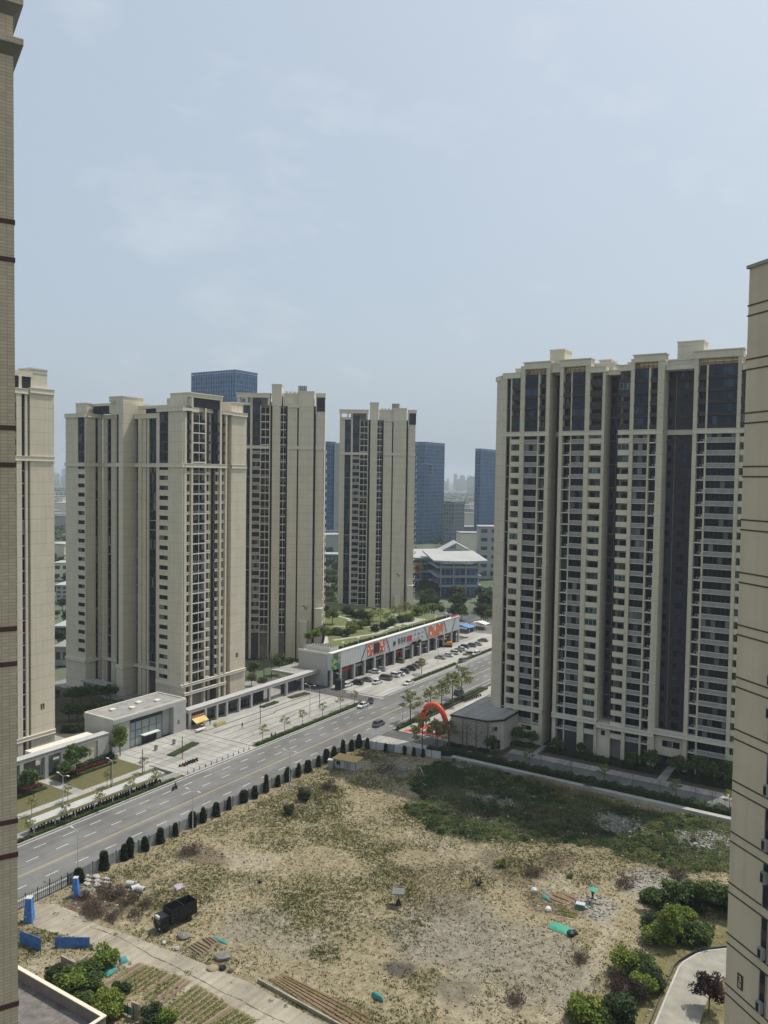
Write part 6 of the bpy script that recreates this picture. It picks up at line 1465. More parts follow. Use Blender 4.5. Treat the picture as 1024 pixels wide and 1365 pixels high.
mb.build('cab_windows', tk)
MB().box(-h - .04, -.5, 2.1, -h + .3, .5, 2.5, M['ac']).build('roof_sign', tk)
MB().box(h * -.8, -.5, .5, h - .1, .5, 1.0, M['trk']).build('chassis', tk)
wh = MB(); wh.tube([(0, -.14, 0), (0, .14, 0)], .45, M['tyre'], 14); wh.tube([(0, -.15, 0), (0, .15, 0)], .22, M['rail'], 8); whm = wh.mesh('truck_wheel')
for x in (-h + .95, h - 1.4):
    for sy in (-1, 1): link('wheel', whm, tk, (x, sy * .95, .45))
for sy in (-1, 1):
    MB().box(-h - .05, sy * .95, .7, -h + .02, sy * .6, .92, M['lamp']).build('headlight', tk); MB().box(-h - .12, sy * 1.12, 1.5, -h, sy * 1.3, 2.0, M['trk']).build('mirror', tk)
# motor scooters
def scooter_mesh(c, nm):
    mb = MB(); mb.tube([(-.62, 0, .28), (-.55, 0, .75), (-.42, 0, 1.0)], .05, M['rail'], 5); mb.tube([(-.42, -.32, 1.02), (-.42, .32, 1.02)], .025, M['rail'], 5)
    mb.add([(-.5, -.17, .3), (.55, -.17, .35), (.7, -.13, .62), (.1, -.15, .72), (-.05, -.15, .4), (-.5, -.17, .36), (-.5, .17, .3), (.55, .17, .35), (.7, .13, .62), (.1, .15, .72), (-.05, .15, .4), (-.5, .17, .36)], [(0, 1, 2, 3, 4, 5), (11, 10, 9, 8, 7, 6), (0, 6, 7, 1), (1, 7, 8, 2), (2, 8, 9, 3), (3, 9, 10, 4), (4, 10, 11, 5), (5, 11, 6, 0)], c)
    mb.box(-.58, -.2, .35, -.5, .2, .85, c); mb.box(.05, -.16, .72, .72, .16, .80, M['black']); return mb.mesh(nm)
SC_ = {k: scooter_mesh(c, 'scooter_body') for k, c in (('dark', M['black']), ('grey', PAINT['grey']), ('red', PAINT['red']), ('blue', PAINT['blue']))}
wsm = MB().tube([(0, -.05, 0), (0, .05, 0)], .25, M['tyre'], 10).mesh('scooter_wheel')
def scooter(x, y, rz, kind, label, group=None, z=.12):
    o = empty('motor_scooter', (x, y, z), rz, label, 'motor scooter', group); link('body', SC_[kind], o)
    for sx in (-.62, .55): link('wheel', wsm, o, (sx, 0, .25))
    return o
rs = random.Random(4)
for i in range(44):
    y = 93.2 + i * .73
    if rs.random() < .08: continue
    scooter(-139.4 + rs.uniform(-.1, .15), y, rs.uniform(-.2, .2), rs.choice(('dark', 'dark', 'grey', 'blue')), 'motor scooter parked in the long row under the pale shed roof', 'scooters in the long shed')
for i in range(9):
    p = G(618 + i * 2.6, 936 - i * 1.0, .12); scooter(p.x, p.y, rs.uniform(-.3, .3), 'dark', 'dark scooter in the row on the plaza behind the inflatable arch', 'scooters behind the arch')
for i in range(6):
    p = G(243 + i * 3.4, 1022 - i * 1.4, .13); scooter(p.x, p.y, 1 + rs.uniform(-.4, .4), 'red' if i in (0, 1) else 'dark', 'dark red scooter standing at the plaza edge beside the road' if i in (0, 1) else 'dark scooter standing at the plaza edge beside the road', 'red scooters at the plaza edge' if i in (0, 1) else 'dark scooters at the plaza edge')
shed = empty('scooter_shed', (-140.5, 92.5, .12), 0, 'long narrow pale roof on posts over the row of scooters beside the road', 'shed')
mb = MB(); mb.add([(0, 0, 2.55), (2.3, 0, 2.35), (2.3, 32.8, 2.35), (0, 32.8, 2.55), (0, 0, 2.47), (2.3, 0, 2.27), (2.3, 32.8, 2.27), (0, 32.8, 2.47)], [(0, 1, 2, 3), (7, 6, 5, 4), (0, 4, 5, 1), (1, 5, 6, 2), (2, 6, 7, 3), (3, 7, 4, 0)], M['greywhite']); mb.build('roof', shed)
for i in range(8): MB().box(.1, .2 + i * 4.6, 0, .2, .3 + i * 4.6, 2.46, M['white']).build('post', shed); MB().box(2.05, .2 + i * 4.6, 0, 2.15, .3 + i * 4.6, 2.28, M['white']).build('post', shed)
# orange digger, blue awning and white stall at the far end of the hall
p = G(596, 862, .1)
dg = empty('digger', (p.x, p.y, .1), .5, 'orange digger standing in front of the last bays of the shopping hall', 'digger')
mb = MB(); mb.box(-2.1, -1.3, 0, 2.1, -.7, .8, M['rail']); mb.box(-2.1, .7, 0, 2.1, 1.3, .8, M['rail']); mb.build('tracks', dg); mb = MB(); mb.box(-1.6, -1.2, .9, 2.2, 1.2, 2.0, PAINT['orange']); mb.build('body', dg)
mb = MB(); mb.box(-1.7, -1.1, 2.0, -.1, .1, 3.2, M['carglass']); mb.box(-1.75, -1.15, 3.2, -.05, .15, 3.35, PAINT['orange']); mb.build('cab', dg); MB().tube([(-1.2, .6, 1.6), (-3.4, .6, 4.4), (-5.4, .6, 3.4), (-5.6, .6, 1.2)], [.3, .28, .22, .2], PAINT['orange'], 6).build('boom', dg); MB().box(-6.1, .1, .3, -5.1, 1.1, 1.3, M['rail']).build('bucket', dg)
def stall(name, px, py, m, label, w_=5, d_=4, h=2.6, rz=0.0):
    p = G(px, py, .1); o = empty(name, (p.x, p.y, .1), rz, label, 'stall')
    MB().add([(-w_ / 2, -d_ / 2, h), (w_ / 2, -d_ / 2, h), (w_ / 2, d_ / 2, h), (-w_ / 2, d_ / 2, h), (0, -d_ / 2, h + .9), (0, d_ / 2, h + .9)], [(0, 4, 5, 3), (4, 1, 2, 5), (0, 1, 4), (2, 3, 5), (3, 2, 1, 0)], m).build('roof', o)
    for sx in (-1, 1):
        for sy in (-1, 1): MB().box(sx * w_ / 2 - .05 * (sx > 0) * 2, sy * d_ / 2 - .1 * (sy > 0), 0, sx * w_ / 2 - .05 * (sx > 0) * 2 + .1, sy * d_ / 2 - .1 * (sy > 0) + .1, h, M['white']).build('post', o)
    MB().box(-w_ * .3, -d_ * .2, 0, w_ * .3, d_ * .2, .9, M['backwall']).build('counter', o)
stall('market_tent', 618, 842, mat('blue_awning_cloth', (.10, .22, .42), .7), 'blue and white market tent past the far end of the shopping hall', 9, 6); stall('market_tent', 640, 838, M['pale_ledge'], 'white topped market tent beside the far junction', 8, 5); stall('market_tent', 628, 840, mat('purple_grey_cloth', (.13, .12, .16), .8), 'dark grey market tent between the blue and the white one', 5, 4)
# ---------------------------------------------------------------- street furniture
def street_lamp(px, py, h, label, arms=2, z=.1, rz=0.0, gp_=None):
    p = G(px, py, z); o = empty('street_lamp', (p.x, p.y, z), rz, label, 'street lamp', gp_)
    MB().tube([(0, 0, 0), (0, 0, h)], [.11, .06], M['ac'], 7).build('pole', o)
    for s in ((-1, 1) if arms == 2 else (-1,)):
        MB().tube([(0, 0, h - .1), (s * 1.5, 0, h + .35)], .045, M['ac'], 5).build('arm', o); MB().box(s * 1.3, -.13, h + .27, s * 2.0, .13, h + .38, M['white']).build('lamp_head', o)
for (px, py, h, lb) in ((104, 1169, 8.0, 'pale street lamp with two arms rising behind the blue gate post'), (257, 1111, 8.2, 'pale two-armed street lamp in the middle of the vine covered fence'), (386, 1051, 8.2, 'pale two-armed street lamp nearest the site hut'), (84, 1087, 8.2, 'tall thin lamp between the road and the scooter shed'), (150, 1050, 6.0, 'thin lamp beside the entrance plaza, behind the scooter shed'),
                        (413, 955, 9.0, 'thin tall lamp at the end of the forecourt hedge'), (537, 960, 8.5, 'pale lamp beside the layered tree left of the arch'), (562, 897, 9.0, 'thin tall lamp among the first car row'), (584, 884, 9.0, 'thin tall lamp between the two car rows'), (647, 815, 11, 'tall white lamp by the far green belt beside the tower edge'), (625, 905, 8.5, 'thin lamp under the tall roadside trees'), (455, 929, 7, 'thin lamp at the mouth of the side street')):
    street_lamp(px, py, h, lb, 2 if h > 8 else 1)
for i, (px, py) in enumerate(((347, 966), (426, 941), (243, 1012), (148, 1050), (190, 1030))):
    p = G(px, py, .13); mb = MB(); mb.tube([(0, 0, 0), (0, 0, 5.6)], .09, M['rail'], 6); o = mb.build('dark_post', None, (p.x, p.y, .13)); tag(o, ['dark square-cut light post in the middle of the forecourt', 'dark square-cut light post at the far end of the forecourt', 'dark square-cut light post in the plaza planting bed', 'dark post beside the footpath, left one', 'dark post beside the footpath, right one'][i], 'light post')
for i in range(12):
    o = MB().tube([(0, 0, 0), (0, 0, .8)], .1, M['rail'], 6).build('bollard', None, (-137.9, 132 + i * 1.9, .13)); tag(o, 'short dark bollard along the edge of the entrance plaza', 'bollard', 'bollards along the plaza')
for i, (px, py, lb) in enumerate(((208, 1000, 'small grey bin standing in the entrance plaza, left one'), (232, 992, 'small grey bin standing in the entrance plaza, right one'))): p = G(px, py, .13); o = MB().box(-.35, -.25, 0, .35, .25, 1.1, M['grey_panel']).box(-.38, -.28, 1.1, .38, .28, 1.16, M['rail']).build('litter_bin', None, (p.x, p.y, .13)); tag(o, lb, 'litter bin')
# kiosk-like black gate box at the hall corner
p = G(453, 918, .1); o = MB().box(-1.3, -1.0, 0, 1.3, 1.0, 2.9, M['black']).box(-1.4, -1.1, 2.9, 1.4, 1.1, 3.0, M['rail']).build('guard_booth', None, (p.x, p.y, .1)); tag(o, 'small black guard booth at the corner of the shopping hall', 'booth')
# inflatable arch
pa, pb = G(562, 969, .12), G(595, 977, .12); ar_ = empty('inflatable_arch', (pa.x, pa.y, .12), math.atan2(pb.y - pa.y, pb.x - pa.x), 'red inflatable arch with yellow lettering on the corner plaza', 'inflatable arch')
S_ = (pb - pa).length; pts = [(S_ / 2 - math.cos(t) * S_ / 2, 0, 7.0 * math.sin(t) ** .8) for t in np.linspace(0, math.pi, 21)]
M['archred'] = mat('red_inflatable_cloth', (.60, .075, .025), .5, .12, 1.5); MB().tube(pts, .78, M['archred'], 10).build('tube', ar_)
for i in range(6):
    t = math.pi * (.28 + .088 * i); q = Vector((S_ / 2 - math.cos(t) * S_ / 2, -.75, 7.0 * math.sin(t) ** .8)); mb = MB()
    for a, b_, c, d in ((-.22, .12, .22, .2), (-.04, -.25, .04, .25), (-.22, -.1, .22, -.03)): mb.box(q.x + a, q.y - .06, q.z + b_, q.x + c, q.y, q.z + d, M['yellow'])
    mb.build('lettering', ar_)
for i, (u_, lb) in enumerate(((-.6, 'red round foot weight at the left leg of the arch'), (S_ + .6, 'red round foot weight at the right leg of the arch'))):
    MB().tube([(u_, 0, 0), (u_, 0, .7)], [.7, .55], M['archred'], 10).build('foot', ar_)
# ---------------------------------------------------------------- fence of the lot
M['hoard'] = mat('weathered_grey_panel', (.24, .24, .24), .8, .25, .6, streak=.25); M['vine'] = leaf_mat('ivy_leaf', (.030, .042, .018))
fx = -116.75; fn = empty('site_fence', (fx, 84.5, 0), 0, 'long grey panel fence with creeper covered posts between the road and the vacant lot', 'fence')
y = 0.0; k = 0
while y < 85.5: MB().box(-.04, y + .06, .15, .04, y + 2.44, 2.1, M['hoard']).build('panel', fn); MB().box(-.06, y - .05, 0, .06, y + .05, 2.3, M['rail']).build('post', fn); y += 2.5; k += 1
f2 = empty('site_fence', (-116.6, 171.0, 0), math.atan2(4.2, 23.0), 'pale grey panel fence closing the far corner of the lot by the white pavement', 'fence')
for i in range(9): MB().box(i * 2.5 + .06, -.04, .1, i * 2.5 + 2.44, .04, 2.0, M['ac' if i % 3 else 'hoard']).build('panel', f2); MB().box(i * 2.5 - .05, -.06, 0, i * 2.5 + .05, .06, 2.2, M['rail']).build('post', f2)
f3 = empty('railing_fence', (fx + .1, 70, 0), 0, 'dark see-through mesh railing left of the blue gate post', 'fence')
for i in range(7):
    mb = MB(); y = i * 2.2
    for q in range(6): mb.box(-.02, y + q * .36, .1, .02, y + q * .36 + .05, 1.9, M['rail'])
    for z in (.2, 1.0, 1.85): mb.box(-.02, y, z, .02, y + 2.2, z + .06, M['rail'])
    mb.build('mesh_panel', f3); MB().box(-.06, y - .05, 0, .06, y + .05, 2.2 + .6 * (i in (1, 5)), M['rail']).build('post', f3)
f4 = empty('railing_fence', (fx + 3.0, 69.5, 0), .25, 'dark tall gate leaf standing at the left picture edge beside the blue panel', 'gate')
mb = MB()
for q in range(9): mb.box(q * .33, -.03, .1, q * .33 + .06, .03, 3.0, M['rail'])
for z in (.2, 1.1, 2.0, 2.9): mb.box(0, -.03, z, 2.7, .03, z + .07, M['rail'])
mb.build('gate_leaf', f4)
def vine_mesh(seed, h, r0):
    rg = np.random.default_rng(seed); n_ = 1300; z = rg.uniform(0.05, 1, n_) * h; r_ = r0 * (.9 + .16 * np.sin(z * 2.1 + seed)) * np.sqrt(rg.uniform(.2, 1, n_)) * np.sqrt(1 - .85 * (z / h) ** 4); z = z + rg.normal(0, .08, n_); a = rg.uniform(0, 6.28, n_); V, F = leaf_cloud(rg, np.stack([r_ * np.cos(a), r_ * np.sin(a) * 1.15, z], -1), .15, .2); return np_mesh('creeper_leaves', V, F, M['vine'])
VM = [vine_mesh(i, h, r) for i, (h, r) in enumerate(((2.7, .62), (3.0, .7), (2.4, .55), (2.9, .75)))]
vst = MB().tube([(0, 0, 0), (0, 0, 2.4)], .09, M['rail'], 6).mesh('creeper_post')
rv = random.Random(9)
vy = [86.3, 91.5, 96.4, 97.6, 100.6, 104.6, 108.4, 112.3, 116.0, 119.6, 123.4, 127, 130.8, 134.6, 138.2, 142, 145.8, 149.6, 153.4, 157, 160.5, 164, 167.6]
for i, y in enumerate(vy):
    o = empty('creeper_post', (fx + .45, y + rv.uniform(-.5, .5), 0), rv.uniform(0, 6), 'dark fence post overgrown with creeper, one of the row along the road', 'creeper post', 'creeper posts along the fence'); o.scale = (rv.uniform(.85, 1.3), rv.uniform(.9, 1.6), rv.uniform(.9, 1.25)); link('post', vst, o); link('foliage', VM[i % 4], o)
for i, (u_, s) in enumerate(((.4, 1.25), (2.8, .9), (7.8, .8), (13, .75), (15.5, .8), (18, .7))):
    a_ = math.atan2(4.2, 23.0); o = empty('creeper_post', (-116.6 + math.cos(a_) * u_, 170.6 + math.sin(a_) * u_, 0), i, 'dark creeper covered post of the far corner fence', 'creeper post', 'creeper posts of the corner fence'); o.scale = (s, s, s); link('post', vst, o); link('foliage', VM[i % 4], o)
# blue gate posts and sheets
def blue_sheet(p0, p1, h, label, lean=0.0, th=.12, top=1.0, name='blue_hoarding'):
    a, e = GT(*p0), GT(*p1); d = e - a; o = empty(name, (a.x, a.y, min(a.z, e.z) - .05), math.atan2(d.y, d.x), label, 'hoarding'); l = Vector((d.x, d.y)).length
    mb = MB(); n_ = max(2, int(l / .25))
    for i in range(n_): x = l * i / n_; yo = .04 * (i % 2); mb.add([(x, yo, 0), (x + l / n_, yo, 0), (x + l / n_, yo + lean, h * (1 if i < n_ - 1 else top)), (x, yo + lean, h), (x, yo + .05, 0), (x + l / n_, yo + .05, 0), (x + l / n_, yo + .05 + lean, h * (1 if i < n_ - 1 else top)), (x, yo + .05 + lean, h)], [(0, 1, 2, 3), (7, 6, 5, 4), (0, 4, 5, 1), (1, 5, 6, 2), (2, 6, 7, 3), (3, 7, 4, 0)], M['blue'])
    mb.build('sheet', o); mb = MB()
    for x in (0, l - .08): mb.box(x, .06, 0, x + .08, .14, h * .95, M['rail'])
    mb.build('frame', o)
blue_sheet((26, 1258), (54, 1268), 2.0, 'blue corrugated sheet standing at the left picture edge, nearer the camera'); blue_sheet((73, 1263), (119, 1263), 1.6, 'wide blue corrugated sheet beside the concrete track')
def gate_post(px, py, h, w0, w1, label):
    p = GT(px, py); o = empty('gate_post', (p.x, p.y, p.z), .6, label, 'gate post')
    MB().add([(-w0, -w0, 0), (w0, -w0, 0), (w0, w0, 0), (-w0, w0, 0), (-w1, -w1, h), (w1, -w1, h), (w1, w1, h), (-w1, w1, h)], [(0, 3, 2, 1), (4, 5, 6, 7), (0, 1, 5, 4), (1, 2, 6, 5), (2, 3, 7, 6), (3, 0, 4, 7)], M['blue']).build('body', o); MB().box(-w1 - .05, -w1 - .05, h, w1 + .05, w1 + .05, h + .15, M['ac']).build('cap', o); MB().box(-w0 * .9, -w0 * .92, .4, -w0 * .2, -w0 * .88, 1.1, M['ac']).build('patch', o)
gate_post(101, 1195, 3.1, .62, .34, 'blue tapered gate post with a pale cap beside the first creeper post'); gate_post(39, 1228, 3.7, .66, .46, 'blue tapered gate post near the left picture edge')
# site hut
a, e, q = G(446, 1024), G(474, 1029), G(483, 1022); d = e - a; hut = empty('site_hut', (a.x, a.y, -.05), math.atan2(d.y, d.x), 'small pale site hut with a flat plywood roof in the far corner of the lot', 'hut'); l = d.length; dp = 3.2
MB().box(0, 0, 0, l, dp, 2.4, M['ac']).build('wall', hut); mb = MB(); mb.box(-.5, -.6, 2.42, l + .5, dp + .4, 2.55, mat('plywood', (.42, .29, .13), .8, .2, 1.2)); mb.build('roof', hut)
mb = MB()
for i in range(5): mb.box(l * i / 4 - .05, -.06, 0, l * i / 4 + .05, -.01, 2.4, M['frame'])
mb.build('frame', hut); MB().box(l * .56, -.04, .05, l * .70, -.005, 2.0, M['grey_panel']).build('door', hut); o = MB(); win_fn(1.0, .8, 2, 'glass')(o); o.build('window', hut, (l * .1, -.01, 1.1))
p = G(441, 1025); o = empty('toilet_cabin', (p.x, p.y, -.05), .4, 'grey blue toilet cabin beside the site hut', 'cabin'); MB().box(-.6, -.6, 0, .6, .6, 2.2, mat('grey_blue_plastic', (.22, .25, .27), .6)).build('cabin', o); MB().box(-.66, -.66, 2.2, .66, .66, 2.4, M['ac']).build('roof', o); MB().box(-.4, -.64, .1, .4, -.6, 1.95, M['grey_panel']).build('door', o)
# small things lying on the lot
def log(px0, py0, px1, py1, r, m, label, name='beam'): a, e = GT(px0, py0), GT(px1, py1); tag(MB().tube([(0, 0, r + .05), (e.x - a.x, e.y - a.y, r + .1 + e.z - a.z)], r, m, 6).build(name, None, (a.x, a.y, a.z)), label, 'beam')
for i, q in enumerate(((505, 1031, 522, 1020), (508, 1032, 526, 1021), (503, 1027, 514, 1018))): log(*q, .16, M['bark'], 'dark timber beam lying on grey ash near the site hut', 'beam'); bpy.context.scene.collection.objects[-1]['group'] = 'dark beams near the site hut'
pts = [GT(x, y) + Vector((0, 0, .1)) for x, y in ((559, 1021), (563, 1030), (566, 1038), (560, 1042), (568, 1048))]; tag(MB().tube([q - pts[0] for q in pts], .09, M['white'], 5).build('hose', None, pts[0]), 'white bent hose lying at the edge of the grey ash', 'hose')
for i, (px, py, rz, lb) in enumerate(((174, 1182, .4, 'concrete pipe ring lying on dry ground, leftmost of three'), (188, 1189, .2, 'concrete pipe ring lying on dry ground, rightmost of three'), (180, 1187, 1.3, 'concrete pipe ring lying between the two others'))):
    p = GT(px, py); mb = MB(); n_ = 14; v = []
    for x in (-.7, .7):
        for r_ in (.5, .38): v += [(x, r_ * math.cos(6.2832 * k / n_), .5 + r_ * math.sin(6.2832 * k / n_)) for k in range(n_)]
    f = []
    for k in range(n_): k2 = (k + 1) % n_; f += [(k, k2, 2 * n_ + k2, 2 * n_ + k), (n_ + k, 3 * n_ + k, 3 * n_ + k2, n_ + k2), (k, n_ + k, n_ + k2, k2), (2 * n_ + k, 2 * n_ + k2, 3 * n_ + k2, 3 * n_ + k)]
    tag(mb.add(v, f, M['ac']).build('concrete_pipe', None, (p.x, p.y, p.z - .03), rz), lb, 'pipe')
p = GT(531, 1206); o = empty('slab_canopy', (p.x, p.y, p.z - .05), .5, 'square grey slab on a single post standing over a dark heap', 'canopy'); MB().tube([(0, 0, 0), (0, 0, 2.2)], .07, M['rail'], 6).build('post', o); MB().box(-1.0, -1.0, 2.2, 1.0, 1.0, 2.34, mat('blue_grey_slab', (.13, .145, .14), .6, .2, 2)).build('slab', o); MB().add([(-.6, -.5, 0), (.6, -.5, 0), (.5, .5, 0), (-.5, .5, 0), (-.2, -.1, .9), (.2, -.1, .8), (.15, .2, 1.0), (-.15, .2, .85)], [(4, 5, 6, 7), (0, 1, 5, 4), (1, 2, 6, 5), (2, 3, 7, 6), (3, 0, 4, 7)], M['black']).build('heap', o)
p = GT(638, 1180); o = empty('dead_tree', (p.x, p.y, p.z - .05), 0, 'few bare upright stems rising from a burnt dark stump', 'dead tree'); mb = MB()
for i in range(7): a = i * .9; mb.tube([(.3 * math.cos(a), .3 * math.sin(a), 0), (.35 * math.cos(a) + .1, .35 * math.sin(a), 1.6), (.45 * math.cos(a), .4 * math.sin(a), 2.6 + .25 * (i % 3))], [.05, .035, .015], M['bark'], 5)
mb.build('stems', o); mb = MB(); rz_ = random.Random(1)
for i in range(14): a = rz_.uniform(0, 6.28); mb.tube([(0, 0, .1), (math.cos(a) * .5, math.sin(a) * .5, .5), (math.cos(a) * .8, math.sin(a) * .8, rz_.uniform(.4, 1.3))], [.12, .08, .03], M['black'], 5)
mb.build('stump', o)
# vegetable plots
def plot(poly_px, n_r, m, label, name='vegetable_plot', green=0.0, h=.18, axis=0, seed=1):
    P = [GT(*q) for q in poly_px]; z0 = min(q.z for q in P); o = empty(name, (P[0].x, P[0].y, z0), 0, label, 'vegetable plot'); Q = [q - P[0] for q in P]; r_ = random.Random(seed); rg = np.random.default_rng(seed)
    def at(u, v): return Q[0].lerp(Q[1], u).lerp(Q[3].lerp(Q[2], u), v)
    MB().prism(ccw([(q.x, q.y) for q in Q]), -.4, .10, M['soilbed']).build('soil', o)
    mb = MB(); gpts = []
    for i in range(n_r):
        u0, u1 = (i + .14) / n_r, (i + .86) / n_r
        a, b_, c, d = (at(u0, .03), at(u1, .03), at(u1, .97), at(u0, .97)) if axis == 0 else (at(.03, u0), at(.97, u0), at(.97, u1), at(.03, u1))
        t = [x.lerp((a + b_ + c + d) / 4, .25) for x in (a, b_, c, d)]
        v = [(x.x, x.y, .08) for x in (a, b_, c, d)] + [(x.x, x.y, .10 + h) for x in t]
        mb.add(v, [(4, 5, 6, 7), (0, 1, 5, 4), (1, 2, 6, 5), (2, 3, 7, 6), (3, 0, 4, 7)], M[m])
        if r_.random() < green: gpts.append(np.array([tuple(a.lerp(b_, r_.random()).lerp(d.lerp(c, r_.random()), r_.random())) for _ in range(260)]) + np.array([0, 0, .1 + h]) + rg.uniform(0, .22, (260, 3)) * [0, 0, 1])
    mb.build('ridges', o)
    if gpts: V, F = leaf_cloud(rg, np.concatenate(gpts), .085, .8); link('foliage', np_mesh('foliage', V, F, M['lf_bright']), o)
    return o
M['soilbed'] = mat('plot_path_soil', (.25, .20, .135), .95, .2, 2, det=8); M['ridge'] = mat('tilled_soil', (.135, .10, .065), .95, .25, 3, c2=(.20, .155, .10), det=8, bump=.6); M['ridge2'] = mat('red_tilled_soil', (.185, .125, .075), .95, .25, 3, det=8, bump=.6)
plot(((186, 1283), (258, 1308), (212, 1345), (136, 1313)), 12, 'ridge', 'striped vegetable rows at the lower left, nearer the blue sheets', green=.55, h=.12, seed=2); plot(((262, 1312), (345, 1362), (300, 1385), (216, 1350)), 12, 'ridge', 'striped vegetable rows at the lower left, right of the first rows', green=.6, h=.12, seed=3)
plot(((352, 1302), (372, 1296), (510, 1362), (470, 1385)), 6, 'ridge2', 'long reddish earth bed with a concrete edge along the track', axis=0, h=.12, green=.3, seed=4); plot(((248, 1262), (263, 1255), (285, 1265), (268, 1276)), 4, 'ridge', 'small tilled bed beside the truck, nearer the track', seed=5); plot(((268, 1252), (280, 1249), (293, 1257), (282, 1263)), 3, 'ridge', 'small dark tilled bed behind the first one near the truck', seed=6)
plot(((742, 1211), (776, 1216), (764, 1238), (735, 1230)), 4, 'ridge2', 'small tilled plot above the green net', axis=1, green=.4, seed=7); plot(((724, 1196), (748, 1186), (775, 1198), (752, 1208)), 3, 'ridge2', 'small bare plot behind the bins', seed=8)
a, e = GT(345, 1308), GT(482, 1384); d = e - a; tag(MB().box(0, -.25, -.2, Vector((d.x, d.y)).length, 0, .45, M['concrete']).build('concrete_edging', None, (a.x, a.y, a.z), math.atan2(d.y, d.x)), 'long low concrete edge between the track and the reddish earth bed', 'edging')
for i in range(8):
    p = GT(372 + i * 18, 1297 + i * 8.6); tag(MB().tube([(0, 0, 0), (.03, 0, 1.1)], .035, M['bark'], 5).build('stake', None, (p.x, p.y, p.z - .05)), 'thin wooden stake along the back of the reddish earth bed', 'stake', 'stakes along the reddish bed')
M['net'] = mat('green_net', (.06, .28, .19), .7, .2, 3); M['net2'] = mat('teal_tarp', (.05, .22, .20), .7, .3, 4)
def tarp(poly_px, m, label, h=.25, name='tarpaulin', cat='tarpaulin', seed=1):
    P = [GT(*q) for q in poly_px]; n_ = 9; rg = np.random.default_rng(seed); v = []; z0 = P[0]
    for j in range(n_):
        for i in range(n_):
            u, w_ = i / (n_ - 1), j / (n_ - 1); q = P[0].lerp(P[1], u).lerp(P[3].lerp(P[2], u), w_); e_ = min(u, 1 - u, w_, 1 - w_) * 2; q = q - z0; v.append((q.x, q.y, q.z + .08 + h * (min(1, e_ * 3) * .8 + rg.uniform(-.25, .25) * e_ + .1)))
    f = [(j * n_ + i, j * n_ + i + 1, (j + 1) * n_ + i + 1, (j + 1) * n_ + i) for j in range(n_ - 1) for i in range(n_ - 1)]
    tag(MB().add(v, f, m, smooth=True).build(name, None, z0), label, cat)
tarp(((737, 1229), (765, 1239), (758, 1249), (730, 1238)), M['net'], 'bright green net stretched over a small plot', .35, 'green_net', 'net'); tarp(((723, 1192), (732, 1197), (733, 1202), (722, 1197)), M['net2'], 'small teal sheet beside the pale bags', .3, seed=2); tarp(((494, 1326), (508, 1329), (512, 1337), (500, 1333)), M['net2'], 'crumpled green sheet near the end of the reddish bed', .7, seed=3)
tarp(((285, 1248), (304, 1256), (303, 1260), (284, 1252)), M['net2'], 'faded green net lying behind the small tilled beds', .12, seed=4); tarp(((231, 1181), (242, 1177), (246, 1183), (236, 1188)), mat('lilac_sheet', (.34, .29, .34), .8), 'faded lilac sheet lying on the ground above the truck', .06, seed=5); tarp(((136, 1298), (150, 1289), (158, 1294), (143, 1304)), M['net2'], 'teal sheet among the plants at the end of the vegetable rows', .5, seed=6); tarp(((158, 1280), (168, 1276), (172, 1283), (160, 1287)), M['net2'], 'teal sheet beside the concrete track, left of the rows', .5, seed=7)
M['clodg'] = mat('grey_boulder', (.17, .155, .135), .95, .3, 2)
def lump(px, py, s, m, label, name, cat, seed=1, sq=.8):
    p = GT(px, py); rg = np.random.default_rng(seed); bm = bmesh.new(); bmesh.ops.create_icosphere(bm, subdivisions=2, radius=s)
    for q in bm.verts: q.co *= 1 + rg.uniform(-.16, .16); q.co.z *= sq
    me = bpy.data.meshes.new(name); bm.to_mesh(me); bm.free(); me.materials.append(m); tag(link(name, me, None, (p.x, p.y, p.z + s * sq * .55)), label, cat)
lump(761, 1247, .65, M['black'], 'large black plastic bag at the corner of the green net', 'plastic_bag', 'bag', 1); lump(766, 1245, .5, M['black'], 'smaller black bag leaning on the large one', 'plastic_bag', 'bag', 2); lump(731, 1214, .55, M['white'], 'white sack left of the tilled plot', 'sack', 'sack', 3); lump(712, 1189, .6, M['ac'], 'pale grey sack near the teal sheet', 'sack', 'sack', 4)
lump(347, 1176, .4, M['black'], 'black bag lying alone on the bare pale patch', 'plastic_bag', 'bag', 5); lump(297, 1292, .5, M['black'], 'black round bag on the edge of the concrete track', 'plastic_bag', 'bag', 6); lump(308, 1295, .42, M['bark'], 'brown bag beside the black one on the track edge', 'plastic_bag', 'bag', 7, .6); lump(283, 1292, .9, M['clod'], 'heap of grey brown earth on the edge of the track', 'earth_heap', 'heap', 8, .35)
lump(245, 1249, .95, M['clodg'], 'big grey boulder between the truck and the tilled beds', 'boulder', 'boulder', 9, .5); lump(297, 1277, 1.2, M['clodg'], 'broad grey boulder behind the earth heap', 'boulder', 'boulder', 10, .4); lump(236, 1266, .4, M['stone'], 'pale stone at the track edge below the truck', 'stone', 'stone', 11); lump(218, 1258, .35, M['stone'], 'small pale stone at the track edge left of the larger one', 'stone', 'stone', 12)
for i in range(16): lump(105 + (i * 13) % 40, 1168 + (i * 7) % 16, .3 + .1 * (i % 3), M['stone'], 'pale broken block of the rubble heap by the blue gate post', 'broken_block', 'broken block', 20 + i, .7); COL.objects[-1]['group'] = 'broken blocks by the gate post'
p = GT(774, 1211); o = empty('water_bin', (p.x, p.y, p.z), .2, 'teal water bin standing behind the tilled plot', 'bin'); MB().box(-.7, -.45, 0, .7, .45, .75, M['net2']).build('body', o); MB().box(-.75, -.5, .75, .75, .5, .83, M['ac']).build('rim', o)
for i in range(6):
    a_ = GT(60 + i * 4, 1268); 
